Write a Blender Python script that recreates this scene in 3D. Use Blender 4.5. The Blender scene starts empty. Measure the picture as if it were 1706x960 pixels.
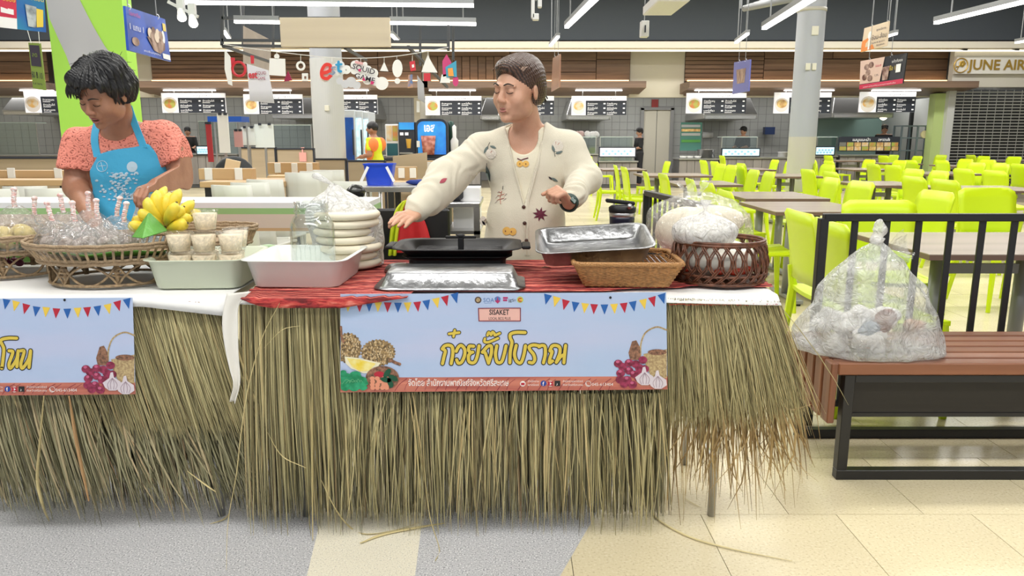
import bpy, bmesh, math, random
import numpy as np
from mathutils import Vector, Matrix, noise, Euler
random.seed(7)
S = bpy.context.scene
COL = S.collection
PI = math.pi
def R(a): return a*PI/180.0
# ---------------------------------------------------------------- camera
PITCH = math.atan(248/1250.0)
CH = 1.25
cam_d = bpy.data.cameras.new('camera'); cam = bpy.data.objects.new('camera', cam_d); COL.objects.link(cam)
cam_d.sensor_width = 36.0; cam_d.lens = 36.0*1250/1706
cam.location = (0, 0, CH); cam.rotation_euler = (PI/2-PITCH, 0, 0)
cam_d.clip_start = 0.05; cam_d.clip_end = 200
S.camera = cam
# ---------------------------------------------------------------- world and lights
W = bpy.data.worlds.new('world'); S.world = W; W.use_nodes = True
W.node_tree.nodes['Background'].inputs[0].default_value = (0.93, 0.97, 1.0, 1)
W.node_tree.nodes['Background'].inputs[1].default_value = 0.5
def area(name, loc, sx, sy, power, rot=(0, 0, 0), col=(1, 0.98, 0.94)):
    l = bpy.data.lights.new(name, 'AREA'); l.shape = 'RECTANGLE'; l.size = sx; l.size_y = sy
    l.energy = power; l.color = col
    o = bpy.data.objects.new(name, l); COL.objects.link(o); o.location = loc; o.rotation_euler = rot
    return o
area('ceiling_strip_light', (-2.2, 0.6, 4.6), 5.0, 0.4, 150)
area('ceiling_strip_light', (3.0, 0.3, 4.6), 5.0, 0.4, 110)
area('ceiling_strip_light', (0.4, -2.6, 4.6), 9.0, 0.5, 190)
area('ceiling_strip_light', (0.0, 4.4, 4.7), 9.0, 0.4, 235)
area('ceiling_strip_light', (-5.0, 9.5, 4.8), 6.0, 0.5, 260)
area('ceiling_strip_light', (5.5, 8.0, 4.8), 7.0, 0.5, 290)
area('ceiling_strip_light', (0.0, 13.0, 4.9), 18.0, 0.5, 520)
area('ceiling_strip_light', (6.0, 16.5, 4.9), 14.0, 0.5, 330)
area('ceiling_strip_light', (-7.0, 16.5, 4.9), 12.0, 0.5, 330)
area('kitchen_strip_light', (-6.0, 21.6, 2.9), 20.0, 0.3, 190)
area('kitchen_strip_light', (9.0, 21.6, 2.9), 16.0, 0.3, 190)
S.cycles.transparent_max_bounces = 32
S.view_settings.view_transform = 'Standard'; S.view_settings.look = 'None'
S.view_settings.exposure = 0.25; S.view_settings.gamma = 1.0; S.view_settings.use_curve_mapping = False

# ---------------------------------------------------------------- projection of a picture point on a real plane
def ray(px, py):
    a = (px-853)/1250.0; b = -(py-480)/1250.0
    c, s = math.cos(PITCH), math.sin(PITCH)
    return Vector((a, c+b*s, -s+b*c))
def pix(px, py, y=None, z=None):
    d = ray(px, py)
    t = (y/d.y) if y is not None else ((z-CH)/d.z)
    return Vector((d.x*t, d.y*t, CH+d.z*t))
def depth_of(py, z): return pix(853, py, z=z).y

# ---------------------------------------------------------------- materials
_M = {}
def mat(name, col=(0.8, 0.8, 0.8), rough=0.5, metal=0.0, emit=0.0, alpha=1.0, noise_amt=0.0, noise_scale=20.0,
        bump=0.0, bump_scale=60.0, trans=0.0, coat=0.0, stretch=(1, 1, 1), col2=None, sss=0.0, spec=None, ior=None, sheen=0.0, detail=4.0):
    if name in _M: return _M[name]
    m = bpy.data.materials.new(name); m.use_nodes = True; nt = m.node_tree; b = nt.nodes['Principled BSDF']
    L = nt.links.new
    b.inputs['Base Color'].default_value = (*col, 1); b.inputs['Roughness'].default_value = rough
    b.inputs['Metallic'].default_value = metal; b.inputs['Alpha'].default_value = alpha
    b.inputs['Transmission Weight'].default_value = trans; b.inputs['Coat Weight'].default_value = coat
    if spec is not None: b.inputs['Specular IOR Level'].default_value = spec
    if ior: b.inputs['IOR'].default_value = ior
    if sheen: b.inputs['Sheen Weight'].default_value = sheen
    if sss:
        b.inputs['Subsurface Weight'].default_value = sss; b.inputs['Subsurface Radius'].default_value = (0.012, 0.005, 0.003)
        b.inputs['Subsurface Scale'].default_value = 1.0
    if emit: b.inputs['Emission Color'].default_value = (*col, 1); b.inputs['Emission Strength'].default_value = emit
    if noise_amt or bump:
        tc = nt.nodes.new('ShaderNodeTexCoord'); mp = nt.nodes.new('ShaderNodeMapping'); L(tc.outputs['Object'], mp.inputs[0])
        mp.inputs['Scale'].default_value = stretch
    if noise_amt:
        n = nt.nodes.new('ShaderNodeTexNoise'); n.inputs['Scale'].default_value = noise_scale; n.inputs['Detail'].default_value = detail
        L(mp.outputs[0], n.inputs['Vector'])
        r = nt.nodes.new('ShaderNodeValToRGB'); L(n.outputs['Fac'], r.inputs[0])
        c2 = col2 if col2 else tuple(max(0, c*(1-noise_amt)) for c in col)
        c1 = col if col2 else tuple(min(1, c*(1+noise_amt*0.5)) for c in col)
        r.color_ramp.elements[0].position = 0.35; r.color_ramp.elements[1].position = 0.65
        r.color_ramp.elements[0].color = (*c2, 1); r.color_ramp.elements[1].color = (*c1, 1)
        L(r.outputs[0], b.inputs['Base Color'])
        if emit: L(r.outputs[0], b.inputs['Emission Color'])
    if bump:
        n2 = nt.nodes.new('ShaderNodeTexNoise'); n2.inputs['Scale'].default_value = bump_scale; n2.inputs['Detail'].default_value = 3
        L(mp.outputs[0], n2.inputs['Vector'])
        bp = nt.nodes.new('ShaderNodeBump'); bp.inputs['Strength'].default_value = bump; bp.inputs['Distance'].default_value = 0.01
        L(n2.outputs['Fac'], bp.inputs['Height']); L(bp.outputs[0], b.inputs['Normal'])
    _M[name] = m
    return m
def wood(name, c1, c2, axis='x', scale=6.0, rough=0.5, ring=26.0):
    """streaky grain running along one axis, slightly different from board to board"""
    if name in _M: return _M[name]
    m = bpy.data.materials.new(name); m.use_nodes = True; nt = m.node_tree; b = nt.nodes['Principled BSDF']; L = nt.links.new
    tc = nt.nodes.new('ShaderNodeTexCoord'); mp = nt.nodes.new('ShaderNodeMapping'); oi = nt.nodes.new('ShaderNodeObjectInfo')
    L(tc.outputs['Object'], mp.inputs[0])
    st = {'x': (0.06, 1, 1), 'y': (1, 0.06, 1), 'z': (1, 1, 0.06)}[axis]
    mp.inputs['Scale'].default_value = st
    ad = nt.nodes.new('ShaderNodeVectorMath'); ad.operation = 'ADD'; L(mp.outputs[0], ad.inputs[0])
    cb = nt.nodes.new('ShaderNodeCombineXYZ'); ml = nt.nodes.new('ShaderNodeMath'); ml.operation = 'MULTIPLY'; ml.inputs[1].default_value = 17.0
    L(oi.outputs['Random'], ml.inputs[0]); L(ml.outputs[0], cb.inputs[0]); L(ml.outputs[0], cb.inputs[2]); L(cb.outputs[0], ad.inputs[1])
    n = nt.nodes.new('ShaderNodeTexNoise'); n.inputs['Scale'].default_value = scale*ring/6; n.inputs['Detail'].default_value = 6; n.inputs['Distortion'].default_value = 0.6
    L(ad.outputs[0], n.inputs['Vector'])
    r = nt.nodes.new('ShaderNodeValToRGB'); L(n.outputs['Fac'], r.inputs[0])
    r.color_ramp.elements[0].position = 0.3; r.color_ramp.elements[1].position = 0.7
    r.color_ramp.elements[0].color = (*c2, 1); r.color_ramp.elements[1].color = (*c1, 1)
    hs = nt.nodes.new('ShaderNodeHueSaturation'); L(r.outputs[0], hs.inputs['Color'])
    mr = nt.nodes.new('ShaderNodeMapRange'); mr.inputs['To Min'].default_value = 0.88; mr.inputs['To Max'].default_value = 1.12
    L(oi.outputs['Random'], mr.inputs[0]); L(mr.outputs[0], hs.inputs['Value'])
    L(hs.outputs[0], b.inputs['Base Color']); b.inputs['Roughness'].default_value = rough
    bp = nt.nodes.new('ShaderNodeBump'); bp.inputs['Strength'].default_value = 0.15; bp.inputs['Distance'].default_value = 0.004
    L(n.outputs['Fac'], bp.inputs['Height']); L(bp.outputs[0], b.inputs['Normal'])
    _M[name] = m
    return m

# ---------------------------------------------------------------- mesh builder
class MB:
    def __init__(s): s.v = []; s.f = []; s.mi = []; s.m = 0
    def add(s, vs, fs):
        o = len(s.v); s.v.extend([tuple(p) for p in vs])
        for f in fs: s.f.append(tuple(i+o for i in f)); s.mi.append(s.m)
        return s
    def box(s, c, d, rot=None, taper=1.0):
        hx, hy, hz = d[0]/2, d[1]/2, d[2]/2; c = Vector(c)
        P = []
        for z in (-1, 1):
            t = taper if z > 0 else 1
            for x, y in ((-1, -1), (1, -1), (1, 1), (-1, 1)): P.append(Vector((x*hx*t, y*hy*t, z*hz)))
        if rot is not None:
            q = rot if isinstance(rot, Matrix) else Euler(rot).to_matrix()
            P = [q @ p for p in P]
        return s.add([p+c for p in P], [(3, 2, 1, 0), (4, 5, 6, 7), (0, 1, 5, 4), (1, 2, 6, 5), (2, 3, 7, 6), (3, 0, 4, 7)])
    def span(s, a, b):
        a = Vector(a); b = Vector(b)
        return s.box((a+b)/2, [abs(b[i]-a[i]) for i in range(3)])
    def bar(s, a, b, w, h, up=(0, 0, 1)):
        """rectangular bar from a to b"""
        a = Vector(a); b = Vector(b); d = (b-a); L = d.length; d.normalize(); up = Vector(up)
        if abs(d.dot(up)) > 0.98: up = Vector((0, 1, 0))
        sx = d.cross(up).normalized(); uz = sx.cross(d).normalized()
        q = Matrix((sx, d, uz)).transposed()
        return s.box((a+b)/2, (w, L, h), q)
    def tube(s, pts, r, n=8, caps=True, closed=False, flat=None):
        pts = [Vector(p) for p in pts]; N = len(pts)
        rs = r if isinstance(r, (list, tuple)) else [r]*N
        ref = None; rings = []
        for i, p in enumerate(pts):
            if closed: t = pts[(i+1) % N]-pts[i-1]
            else: t = pts[min(i+1, N-1)]-pts[max(i-1, 0)]
            if t.length < 1e-9: t = Vector((0, 0, 1))
            t.normalize()
            if ref is None:
                ref = Vector((0, 0, 1)) if abs(t.z) < 0.9 else Vector((1, 0, 0))
            u = t.cross(ref)
            if u.length < 1e-6: u = t.orthogonal()
            u.normalize(); w = u.cross(t).normalized(); ref = w
            fa, fb = (1, 1) if flat is None else flat
            rings.append([p+(u*math.cos(2*PI*k/n)*fa+w*math.sin(2*PI*k/n)*fb)*rs[i] for k in range(n)])
        vs = [v for g in rings for v in g]; fs = []
        M = N if closed else N-1
        for i in range(M):
            j = (i+1) % N
            for k in range(n):
                l = (k+1) % n; fs.append((i*n+k, i*n+l, j*n+l, j*n+k))
        if caps and not closed:
            fs.append(tuple(range(n-1, -1, -1))); fs.append(tuple((N-1)*n+k for k in range(n)))
        return s.add(vs, fs)
    def cyl(s, a, b, r0, r1=None, n=16, caps=True):
        return s.tube([a, b], [r0, r0 if r1 is None else r1], n, caps)
    def loft(s, rings, cap0=True, cap1=True, closed=True):
        n = len(rings[0]); vs = [v for g in rings for v in g]; fs = []
        for i in range(len(rings)-1):
            for k in range(n if closed else n-1):
                l = (k+1) % n; fs.append((i*n+k, i*n+l, (i+1)*n+l, (i+1)*n+k))
        if cap0: fs.append(tuple(range(n-1, -1, -1)))
        if cap1: fs.append(tuple((len(rings)-1)*n+k for k in range(n)))
        return s.add(vs, fs)
    def lathe(s, prof, c=(0, 0, 0), n=24, cap0=False, cap1=False, sx=1, sy=1, arc=None):
        c = Vector(c)
        return s.loft([[c+Vector((r*sx*math.cos(2*PI*k/n), r*sy*math.sin(2*PI*k/n), z)) for k in range(n)] for r, z in prof], cap0, cap1)
    def grid(s, fn, nu, nv, wrap=False):
        vs = [fn(i/(nu if wrap else nu-1), j/(nv-1)) for j in range(nv) for i in range(nu)]; fs = []
        for j in range(nv-1):
            for i in range(nu if wrap else nu-1):
                k = (i+1) % nu; fs.append((j*nu+i, j*nu+k, (j+1)*nu+k, (j+1)*nu+i))
        return s.add(vs, fs)
    def poly(s, pts): return s.add(pts, [tuple(range(len(pts)))])
    def ball(s, c, r, nu=16, nv=10, rot=None):
        rr = r if isinstance(r, (tuple, list)) else (r, r, r); c = Vector(c); rings = []
        for j in range(nv+1):
            t = PI*min(max(j/nv, 0.004), 0.996); g = []
            for i in range(nu):
                p = Vector((rr[0]*math.sin(t)*math.cos(2*PI*i/nu), rr[1]*math.sin(t)*math.sin(2*PI*i/nu), -rr[2]*math.cos(t)))
                if rot is not None: p = rot @ p
                g.append(c+p)
            rings.append(g)
        return s.loft(rings)
    def prism(s, pts, d):
        """flat outline pts given thickness vector d"""
        n = len(pts); d = Vector(d); a = [Vector(p) for p in pts]
        return s.add(a+[p+d for p in a], [tuple(range(n-1, -1, -1)), tuple(range(n, 2*n))]+[(i, (i+1) % n, n+(i+1) % n, n+i) for i in range(n)])
    def build(s, name, mats, parent=None, smooth=False, bevel=0.0, sub=0, world=True, solid=0.0, loc=None, kind=None, label=None, seg=1, angle=None):
        off = Vector((0, 0, 0))
        if parent is not None and world:
            r = parent
            while r is not None: off = off+r.location; r = r.parent
        if parent is None and loc is not None: off = Vector(loc)
        me = bpy.data.meshes.new(name)
        me.from_pydata([(v[0]-off[0], v[1]-off[1], v[2]-off[2]) for v in s.v], [], s.f)
        ml = mats if isinstance(mats, (list, tuple)) else [mats]
        for m in ml: me.materials.append(m)
        if len(ml) > 1: me.polygons.foreach_set('material_index', s.mi)
        if smooth: me.polygons.foreach_set('use_smooth', [True]*len(me.polygons))
        me.update()
        o = bpy.data.objects.new(name, me); COL.objects.link(o)
        if parent is not None: o.parent = parent
        elif loc is not None: o.location = loc
        if solid:
            md = o.modifiers.new('solid', 'SOLIDIFY'); md.thickness = solid; md.offset = 0
        if bevel:
            md = o.modifiers.new('bevel', 'BEVEL'); md.width = bevel; md.segments = seg; md.limit_method = 'ANGLE'; md.angle_limit = R(40)
        if sub:
            md = o.modifiers.new('sub', 'SUBSURF'); md.levels = sub; md.render_levels = sub
        if kind: o['kind'] = kind
        if label: o['label'] = label
        return o
def tag(o, label, cat, group=None, kind=None):
    o['label'] = label; o['category'] = cat
    if group: o['group'] = group
    if kind: o['kind'] = kind
    return o
def thing(name, label, cat, loc=(0, 0, 0), group=None):
    o = bpy.data.objects.new(name, None); COL.objects.link(o); o.location = loc; o.empty_display_size = 0.05
    return tag(o, label, cat, group)
def solo(name, mb, mats, label, cat, group=None, **k):
    """a thing that is one mesh; its origin goes to the middle of its foot"""
    a = np.array(mb.v); lo = a.min(0); hi = a.max(0)
    o = mb.build(name, mats, loc=((lo[0]+hi[0])/2, (lo[1]+hi[1])/2, lo[2]), **k)
    return tag(o, label, cat, group)
def struct(name, mb, mats, **k):
    o = mb.build(name, mats, **k); o['kind'] = 'structure'; return o
def copy_tree(o, loc=None, rz=None, label=None, group=None, parent=None):
    c = o.copy(); COL.objects.link(c)
    if parent is not None: c.parent = parent
    if loc is not None: c.location = loc
    if rz is not None: c.rotation_euler = (0, 0, rz)
    if label: c['label'] = label
    if group: c['group'] = group
    for ch in list(o.children): copy_tree(ch, parent=c)
    return c
def text_mb(body, size, o, ux=(1, 0, 0), uz=(0, 0, 1), shear=0.0, thick=0.0, off=0.0, align='LEFT', width=None, res=2):
    """vertices and faces of lettering laid on the plane through o spanned by ux, uz"""
    cu = bpy.data.curves.new('t', 'FONT'); cu.body = body; cu.size = size; cu.resolution_u = res; cu.offset = off
    cu.align_x = align
    ob = bpy.data.objects.new('t', cu); COL.objects.link(ob)
    dg = bpy.context.evaluated_depsgraph_get(); me = ob.evaluated_get(dg).to_mesh()
    xs = [v.co.x for v in me.vertices]
    k = 1.0
    if width and xs: k = width/max(1e-6, max(xs)-min(xs))
    o = Vector(o); ux = Vector(ux); uz = Vector(uz)
    vs = [o+ux*((v.co.x+v.co.y*shear)*k)+uz*v.co.y for v in me.vertices]
    fs = [tuple(p.vertices) for p in me.polygons]
    ob.evaluated_get(dg).to_mesh_clear(); bpy.data.objects.remove(ob); bpy.data.curves.remove(cu)
    return vs, fs
def cr(pts, n=6, closed=False):
    """Catmull-Rom through points"""
    P = [Vector(p) for p in pts]; N = len(P); out = []
    for i in range(N if closed else N-1):
        p0 = P[i-1] if (i > 0 or closed) else P[0]*2-P[1]
        p1 = P[i]; p2 = P[(i+1) % N]; p3 = P[(i+2) % N] if (i+2 < N or closed) else P[-1]*2-P[-2]
        for k in range(n):
            t = k/n
            out.append(0.5*((2*p1)+(p2-p0)*t+(2*p0-5*p1+4*p2-p3)*t*t+(3*p1-p0-3*p2+p3)*t*t*t))
    if not closed: out.append(P[-1])
    return out
# ================================================================ THE SETTING
cream = mat('cream paint', (0.62, 0.58, 0.48), 0.6)
dark = mat('dark grey paint', (0.045, 0.055, 0.07), 0.7)
# floor: beige vinyl under everything, grey terrazzo and its beige inlay in the aisle, real tiles near the camera
def speckle(name, base, c_dark, c_lite, scale, rough, dens=0.5):
    m = bpy.data.materials.new(name); m.use_nodes = True; nt = m.node_tree; b = nt.nodes['Principled BSDF']; L = nt.links.new
    tc = nt.nodes.new('ShaderNodeTexCoord')
    n = nt.nodes.new('ShaderNodeTexNoise'); n.inputs['Scale'].default_value = scale; n.inputs['Detail'].default_value = 2
    L(tc.outputs['Object'], n.inputs['Vector'])
    r = nt.nodes.new('ShaderNodeValToRGB'); L(n.outputs['Fac'], r.inputs[0])
    e = r.color_ramp.elements; e[0].position = 0.33; e[0].color = (*c_dark, 1); e[1].position = 0.68; e[1].color = (*c_lite, 1)
    k = e.new(0.42); k.color = (*base, 1); k = e.new(0.58); k.color = (*base, 1)
    n2 = nt.nodes.new('ShaderNodeTexNoise'); n2.inputs['Scale'].default_value = 1.7; n2.inputs['Detail'].default_value = 6
    L(tc.outputs['Object'], n2.inputs['Vector'])
    mr = nt.nodes.new('ShaderNodeMapRange'); mr.inputs['To Min'].default_value = 0.86; mr.inputs['To Max'].default_value = 1.1
    L(n2.outputs['Fac'], mr.inputs[0])
    oi = nt.nodes.new('ShaderNodeObjectInfo'); mr2 = nt.nodes.new('ShaderNodeMapRange'); mr2.inputs['To Min'].default_value = 0.94; mr2.inputs['To Max'].default_value = 1.05
    L(oi.outputs['Random'], mr2.inputs[0])
    mu = nt.nodes.new('ShaderNodeMath'); mu.operation = 'MULTIPLY'; L(mr.outputs[0], mu.inputs[0]); L(mr2.outputs[0], mu.inputs[1])
    hs = nt.nodes.new('ShaderNodeHueSaturation'); L(r.outputs[0], hs.inputs['Color']); L(mu.outputs[0], hs.inputs['Value'])
    L(hs.outputs[0], b.inputs['Base Color']); b.inputs['Roughness'].default_value = rough
    mr3 = nt.nodes.new('ShaderNodeMapRange'); mr3.inputs['To Min'].default_value = rough-0.08; mr3.inputs['To Max'].default_value = rough+0.12
    L(n2.outputs['Fac'], mr3.inputs[0]); L(mr3.outputs[0], b.inputs['Roughness'])
    _M[name] = m
    return m
m_grey = speckle('grey granular floor', (0.47, 0.47, 0.48), (0.13, 0.13, 0.14), (0.85, 0.84, 0.82), 210, 0.75)
m_inlay = speckle('beige granular floor', (0.8, 0.75, 0.6), (0.5, 0.47, 0.4), (0.9, 0.87, 0.76), 210, 0.6)
m_tile = speckle('beige vinyl tile', (0.74, 0.65, 0.43), (0.6, 0.51, 0.33), (0.8, 0.72, 0.52), 120, 0.22)
m_joint = mat('dark tile joint', (0.2, 0.17, 0.12), 0.8)
fl = MB(); fl.span((-16, -8, -0.06), (16, 26, -0.012))
floor = struct('floor', fl, [m_joint])
A1 = pix(1012, 820, z=0); A2 = pix(990, 862, z=0); A3 = pix(940, 948, z=0)
bx0 = A2.x+(A2.x-A3.x)/(A2.y-A3.y)*(2.3-A2.y)
sl = (A2.x-A3.x)/(A2.y-A3.y)
def bound(y): return A2.x+sl*(y-A2.y)      # slanting edge between the grey aisle and the beige tiles
g = MB()
s1l = pix(533, 870, z=0); s1r = pix(703, 870, z=0); s2l = pix(512, 956, z=0); s2r = pix(692, 956, z=0)
def ln(a, b, y): return a.x+(b.x-a.x)/(b.y-a.y)*(y-a.y)
def slab(mb, poly, z0=-0.02, z1=0.0): mb.prism([Vector((x, y, z0)) for x, y in poly], (0, 0, z1-z0))
yl, yh = 1.3, 2.95
slab(g, [(-9, yl), (ln(s1l, s2l, yl), yl), (ln(s1l, s2l, yh), yh), (-9, yh)])
g.build('grey_flooring', m_grey, floor)
g = MB(); slab(g, [(ln(s1r, s2r, yl), yl), (bound(yl), yl), (bound(yh), yh), (ln(s1r, s2r, yh), yh)])
g.build('grey_flooring', m_grey, floor)
g = MB(); slab(g, [(ln(s1l, s2l, yl), yl), (ln(s1r, s2r, yl), yl), (ln(s1r, s2r, yh), yh), (ln(s1l, s2l, yh), yh)])
g.build('beige_inlay', m_inlay, floor)
g = MB(); slab(g, [(-9, -7.9), (9, -7.9), (9, yl), (-9, yl)]); g.build('grey_flooring', m_grey, floor)
def clip(poly, f):
    out = []
    for i in range(len(poly)):
        a, b = poly[i], poly[(i+1) % len(poly)]; fa, fb = f(a), f(b)
        if fa >= 0: out.append(a)
        if fa*fb < 0:
            t = fa/(fa-fb); out.append((a[0]+(b[0]-a[0])*t, a[1]+(b[1]-a[1])*t))
    return out
TS = 0.46; cnt = 0; ty0 = depth_of(857, 0)-TS
gap = 0.0012; tile_me = None
rest = MB()
for j in range(-1, 40):
    y0 = ty0+j*TS-TS
    offx = (j % 2)*0.16
    if y0 < yl: continue
    for i in range(-28, 22):
        x0 = 0.02+i*TS+offx
        near = y0 < 7.2 and -0.3 < x0 < 5.5 and x0 < 0.75*y0+1.0 and cnt < 300
        poly = [(x0+gap, y0+gap), (x0+TS-gap, y0+gap), (x0+TS-gap, y0+TS-gap), (x0+gap, y0+TS-gap)]
        if y0 < 2.95: poly = clip(poly, lambda p: p[0]-bound(p[1]) if p[1] < 2.951 else 1.0)
        if len(poly) < 3: continue
        if y0 > 24 or (y0 < 2.95 and x0 < -0.5): continue
        if near:
            cx = sum(p[0] for p in poly)/len(poly); cy = sum(p[1] for p in poly)/len(poly)
            full = y0 >= 2.95
            if full and tile_me is not None:
                o = bpy.data.objects.new('floor_tile', tile_me); COL.objects.link(o)
            else:
                mb = MB(); slab(mb, [(p[0]-cx, p[1]-cy) for p in poly], -0.012, 0.0)
                o = mb.build('floor_tile', m_tile)
                if full: tile_me = o.data
            o.location = (cx, cy, random.uniform(-0.0002, 0.0)); o.parent = floor; cnt += 1
        else: slab(rest, poly, -0.012, 0.0)
rest.build('floor_tile_field', m_tile, floor, kind='stuff')

# walls
YB = 23.5
m_wtile = mat('grey wall tile', (0.42, 0.43, 0.42), 0.25, coat=0.2)
m_wtile2 = mat('pale green wall tile', (0.36, 0.47, 0.44), 0.25)
m_grout = mat('grout', (0.27, 0.27, 0.27), 0.8)
w = MB(); w.span((-17, YB, 0), (17, YB+0.15, 5.3))
wall = struct('wall_back', w, m_grout)
dl = pix(1072, 200, y=YB).x; dr = pix(1116, 200, y=YB).x
# doorway bay: wall_back is continuous; the door stands as pale panels in a frame, in front of it
tz = 0.235; tiles = 0; restb = MB(); tme = None
zlo = 0.6
for j in range(0, 12):
    z0 = 0.35+j*tz
    for i in range(-70, 72):
        x0 = i*tz
        if dl-0.1 < x0+tz/2 < dr+0.1 and z0 < 2.1: continue
        c = (x0+tz/2, YB-0.004, z0+tz/2)
        want = 0.9 < z0 < 2.3 and ((0.9 < x0 < 8.0) or (-2.9 < x0 < -1.4))
        if want and tiles < 300:
            if tme is None:
                mb = MB(); mb.box((0, 0, 0), (tz-0.012, 0.012, tz-0.012)); o = mb.build('wall_tile', m_wtile); tme = o.data
            else:
                o = bpy.data.objects.new('wall_tile', tme); COL.objects.link(o)
            o.location = c; o.parent = wall; tiles += 1
        else: restb.box(c, (tz-0.012, 0.012, tz-0.012))
restb.build('wall_tile_field', m_wtile, wall, kind='stuff')
for side, x in (('left', -16.0), ('right', 16.0)):
    w = MB(); w.box((x, 11, 2.6), (0.2, 27, 5.2)); struct('wall_'+side, w, cream)
w = MB(); w.span((-17, -8, 5.2), (17, YB, 5.4)); struct('ceiling', w, mat('ceiling paint', (0.22, 0.23, 0.24), 0.8))

# bulkhead above the food counters: dark upper part, cream cove ledge, timber panels, timber canopy
YF = 20.0
w = MB(); w.span((-16, YF-0.9, 3.62), (16, YF-0.7, 5.2)); struct('wall_bulkhead', w, dark)
def zat(py, y): return pix(853, py, y=y).z
w = MB(); w.span((-16, YF-0.95, zat(80, YF-0.95)), (16, YF-0.6, zat(69, YF-0.95))); struct('trim_1', w, mat('cove ledge', (0.75, 0.7, 0.6), 0.6))
w = MB(); w.span((-16, YF-0.6, zat(84, YF-0.8)), (16, YF-0.55, zat(78, YF-0.8))); struct('trim_2', w, mat('cove light', (1.0, 0.93, 0.75), 0.6, emit=1.1))
YW = YF+0.2
zt = zat(80, YW); zb = zat(136, YW)
m_wpanel = wood('brown timber panel', (0.30, 0.19, 0.12), (0.17, 0.105, 0.07), 'x', 4, 0.55, 16)
m_wdark = mat('panel joint', (0.05, 0.035, 0.03), 0.8)
m_warm = mat('warm cove lamp', (1.0, 0.62, 0.28), 0.5, emit=2.2)
m_tube = mat('white lamp tube', (1.0, 0.98, 0.95), 0.5, emit=5.0)
nwall = 0
def wood_bay(px0, px1, plan, soffit=True, lamps=()):
    """one stretch of timber cladding over the counters"""
    global nwall
    nwall += 1
    x0 = pix(px0, 110, y=YW).x; x1 = pix(px1, 110, y=YW).x
    w = MB(); w.span((x0, YW, zb-0.1), (x1, YW+0.2, zt)); root = struct('wall_timber_%d' % nwall, w, m_wdark)
    H = zt-zb; Wd = x1-x0
    for (a, b, c, d) in plan:       # fractions of the bay: x0 x1 z0 z1
        mb = MB(); mb.span((x0+Wd*a+0.008, YW-0.03, zb+H*c+0.008), (x0+Wd*b-0.008, YW, zb+H*d-0.008)); mb.build('panel', m_wpanel, root, bevel=0.004)
    if soffit:
        e = 0.55
        xa, xb = x0-0.1, x1+0.25
        yf = YF-0.85
        z1, z2 = zat(135, yf), zat(146, yf)
        z3 = zat(159, YF+0.3)
        sec = [(YW, z1), (yf, z1), (yf, z2), (YW+0.3, z3), (YW+0.3, z1)]
        mb = MB(); mb.prism([Vector((xa, y, z)) for y, z in sec], (xb-xa, 0, 0)); mb.build('canopy', wood('canopy timber', (0.23, 0.15, 0.105), (0.14, 0.09, 0.065), 'x', 4, 0.5, 16), root)
        mb = MB()
        for (p, q) in lamps:
            qa = pix(p, 147, y=yf+0.5).x; qb = pix(q, 147, y=yf+0.5).x
            mb.span((qa, yf+0.3, z2-0.06), (qb, yf+0.36, z2-0.04))
        mb.build('canopy_lamp', m_tube, root)
        mb = MB(); mb.span((x0+0.05, YW-0.16, zb+0.0), (x1-0.05, YW-0.1, zb+0.03)); mb.build('cove_lamp', m_warm, root)
        mb = MB(); mb.span((xa, YF+0.55, zat(162, YF+0.5)), (xb, YF+0.75, zat(157, YF+0.5))); mb.build('header', cream, root)
    return root
rows = lambda n: [(0, 1, i/n, (i+1)/n) for i in range(n)]
wood_bay(-60, 80, [(0, 1, 0, .25), (0, 1, .25, .6), (0, 1, .6, 1)], lamps=((40, 95),))
wood_bay(252, 525, rows(8), lamps=((277, 363), (410, 488)))
wood_bay(570, 703, [(0, .45, .5, 1), (0, .45, 0, .5), (.45, 1, .3, 1), (.45, 1, 0, .3)], lamps=((570, 616),))
pl = [(0, .4, .75, 1)]+[(i*.04, (i+1)*.04, 0, .75) for i in range(10)]+[(.4, .83, .62, 1), (.4, .83, .28, .62), (.4, .83, 0, .28), (.83, 1, .66, 1), (.83, 1, 0, .66)]
wood_bay(716, 1050, pl, lamps=((716, 793), (958, 1035)))
pl = [(0, .3, i/8, (i+1)/8) for i in range(8)]+[(.3, .48, 0, .34), (.3, .48, .34, .68), (.3, .56, .68, 1), (.48, .7, 0, .67), (.56, 1, .68, 1), (.7, 1, .34, .67), (.7, 1, 0, .34)]
wood_bay(1141, 1578, pl, lamps=((1155, 1235), (1303, 1385), (1448, 1528)))
# cream plaster between the timber bays
for k, (a, b) in enumerate(((215, 252), (1050, 1141), (700, 718))):
    x0 = pix(a, 110, y=YW).x; x1 = pix(b, 110, y=YW).x
    w = MB(); w.span((x0, YW+0.02, zat(162, YW)), (x1, YW+0.3, zt+0.05)); struct('wall_plaster_%d' % (k+1), w, cream)
# doorway with pale panels
zd = 2.12
w = MB()
for x in (dl-0.05, dr+0.05): w.span((x-0.05, YB-0.1, 0), (x+0.05, YB, zd+0.06))
w.span((dl-0.1, YB-0.1, zd), (dr+0.1, YB, zd+0.08))
door = struct('door_1', w, mat('grey metal frame', (0.3, 0.3, 0.3), 0.4))
mb = MB(); mb.span((dl, YB-0.03, 0), (dl+(dr-dl)*.5-0.01, YB-0.005, zd)); mb.build('door_leaf', mat('warm white panel', (0.7, 0.66, 0.55), 0.4), door)
mb = MB(); mb.span((dl+(dr-dl)*.5+0.01, YB-0.03, 0), (dr, YB-0.005, zd)); mb.build('door_leaf', mat('warm white panel'), door)
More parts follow.
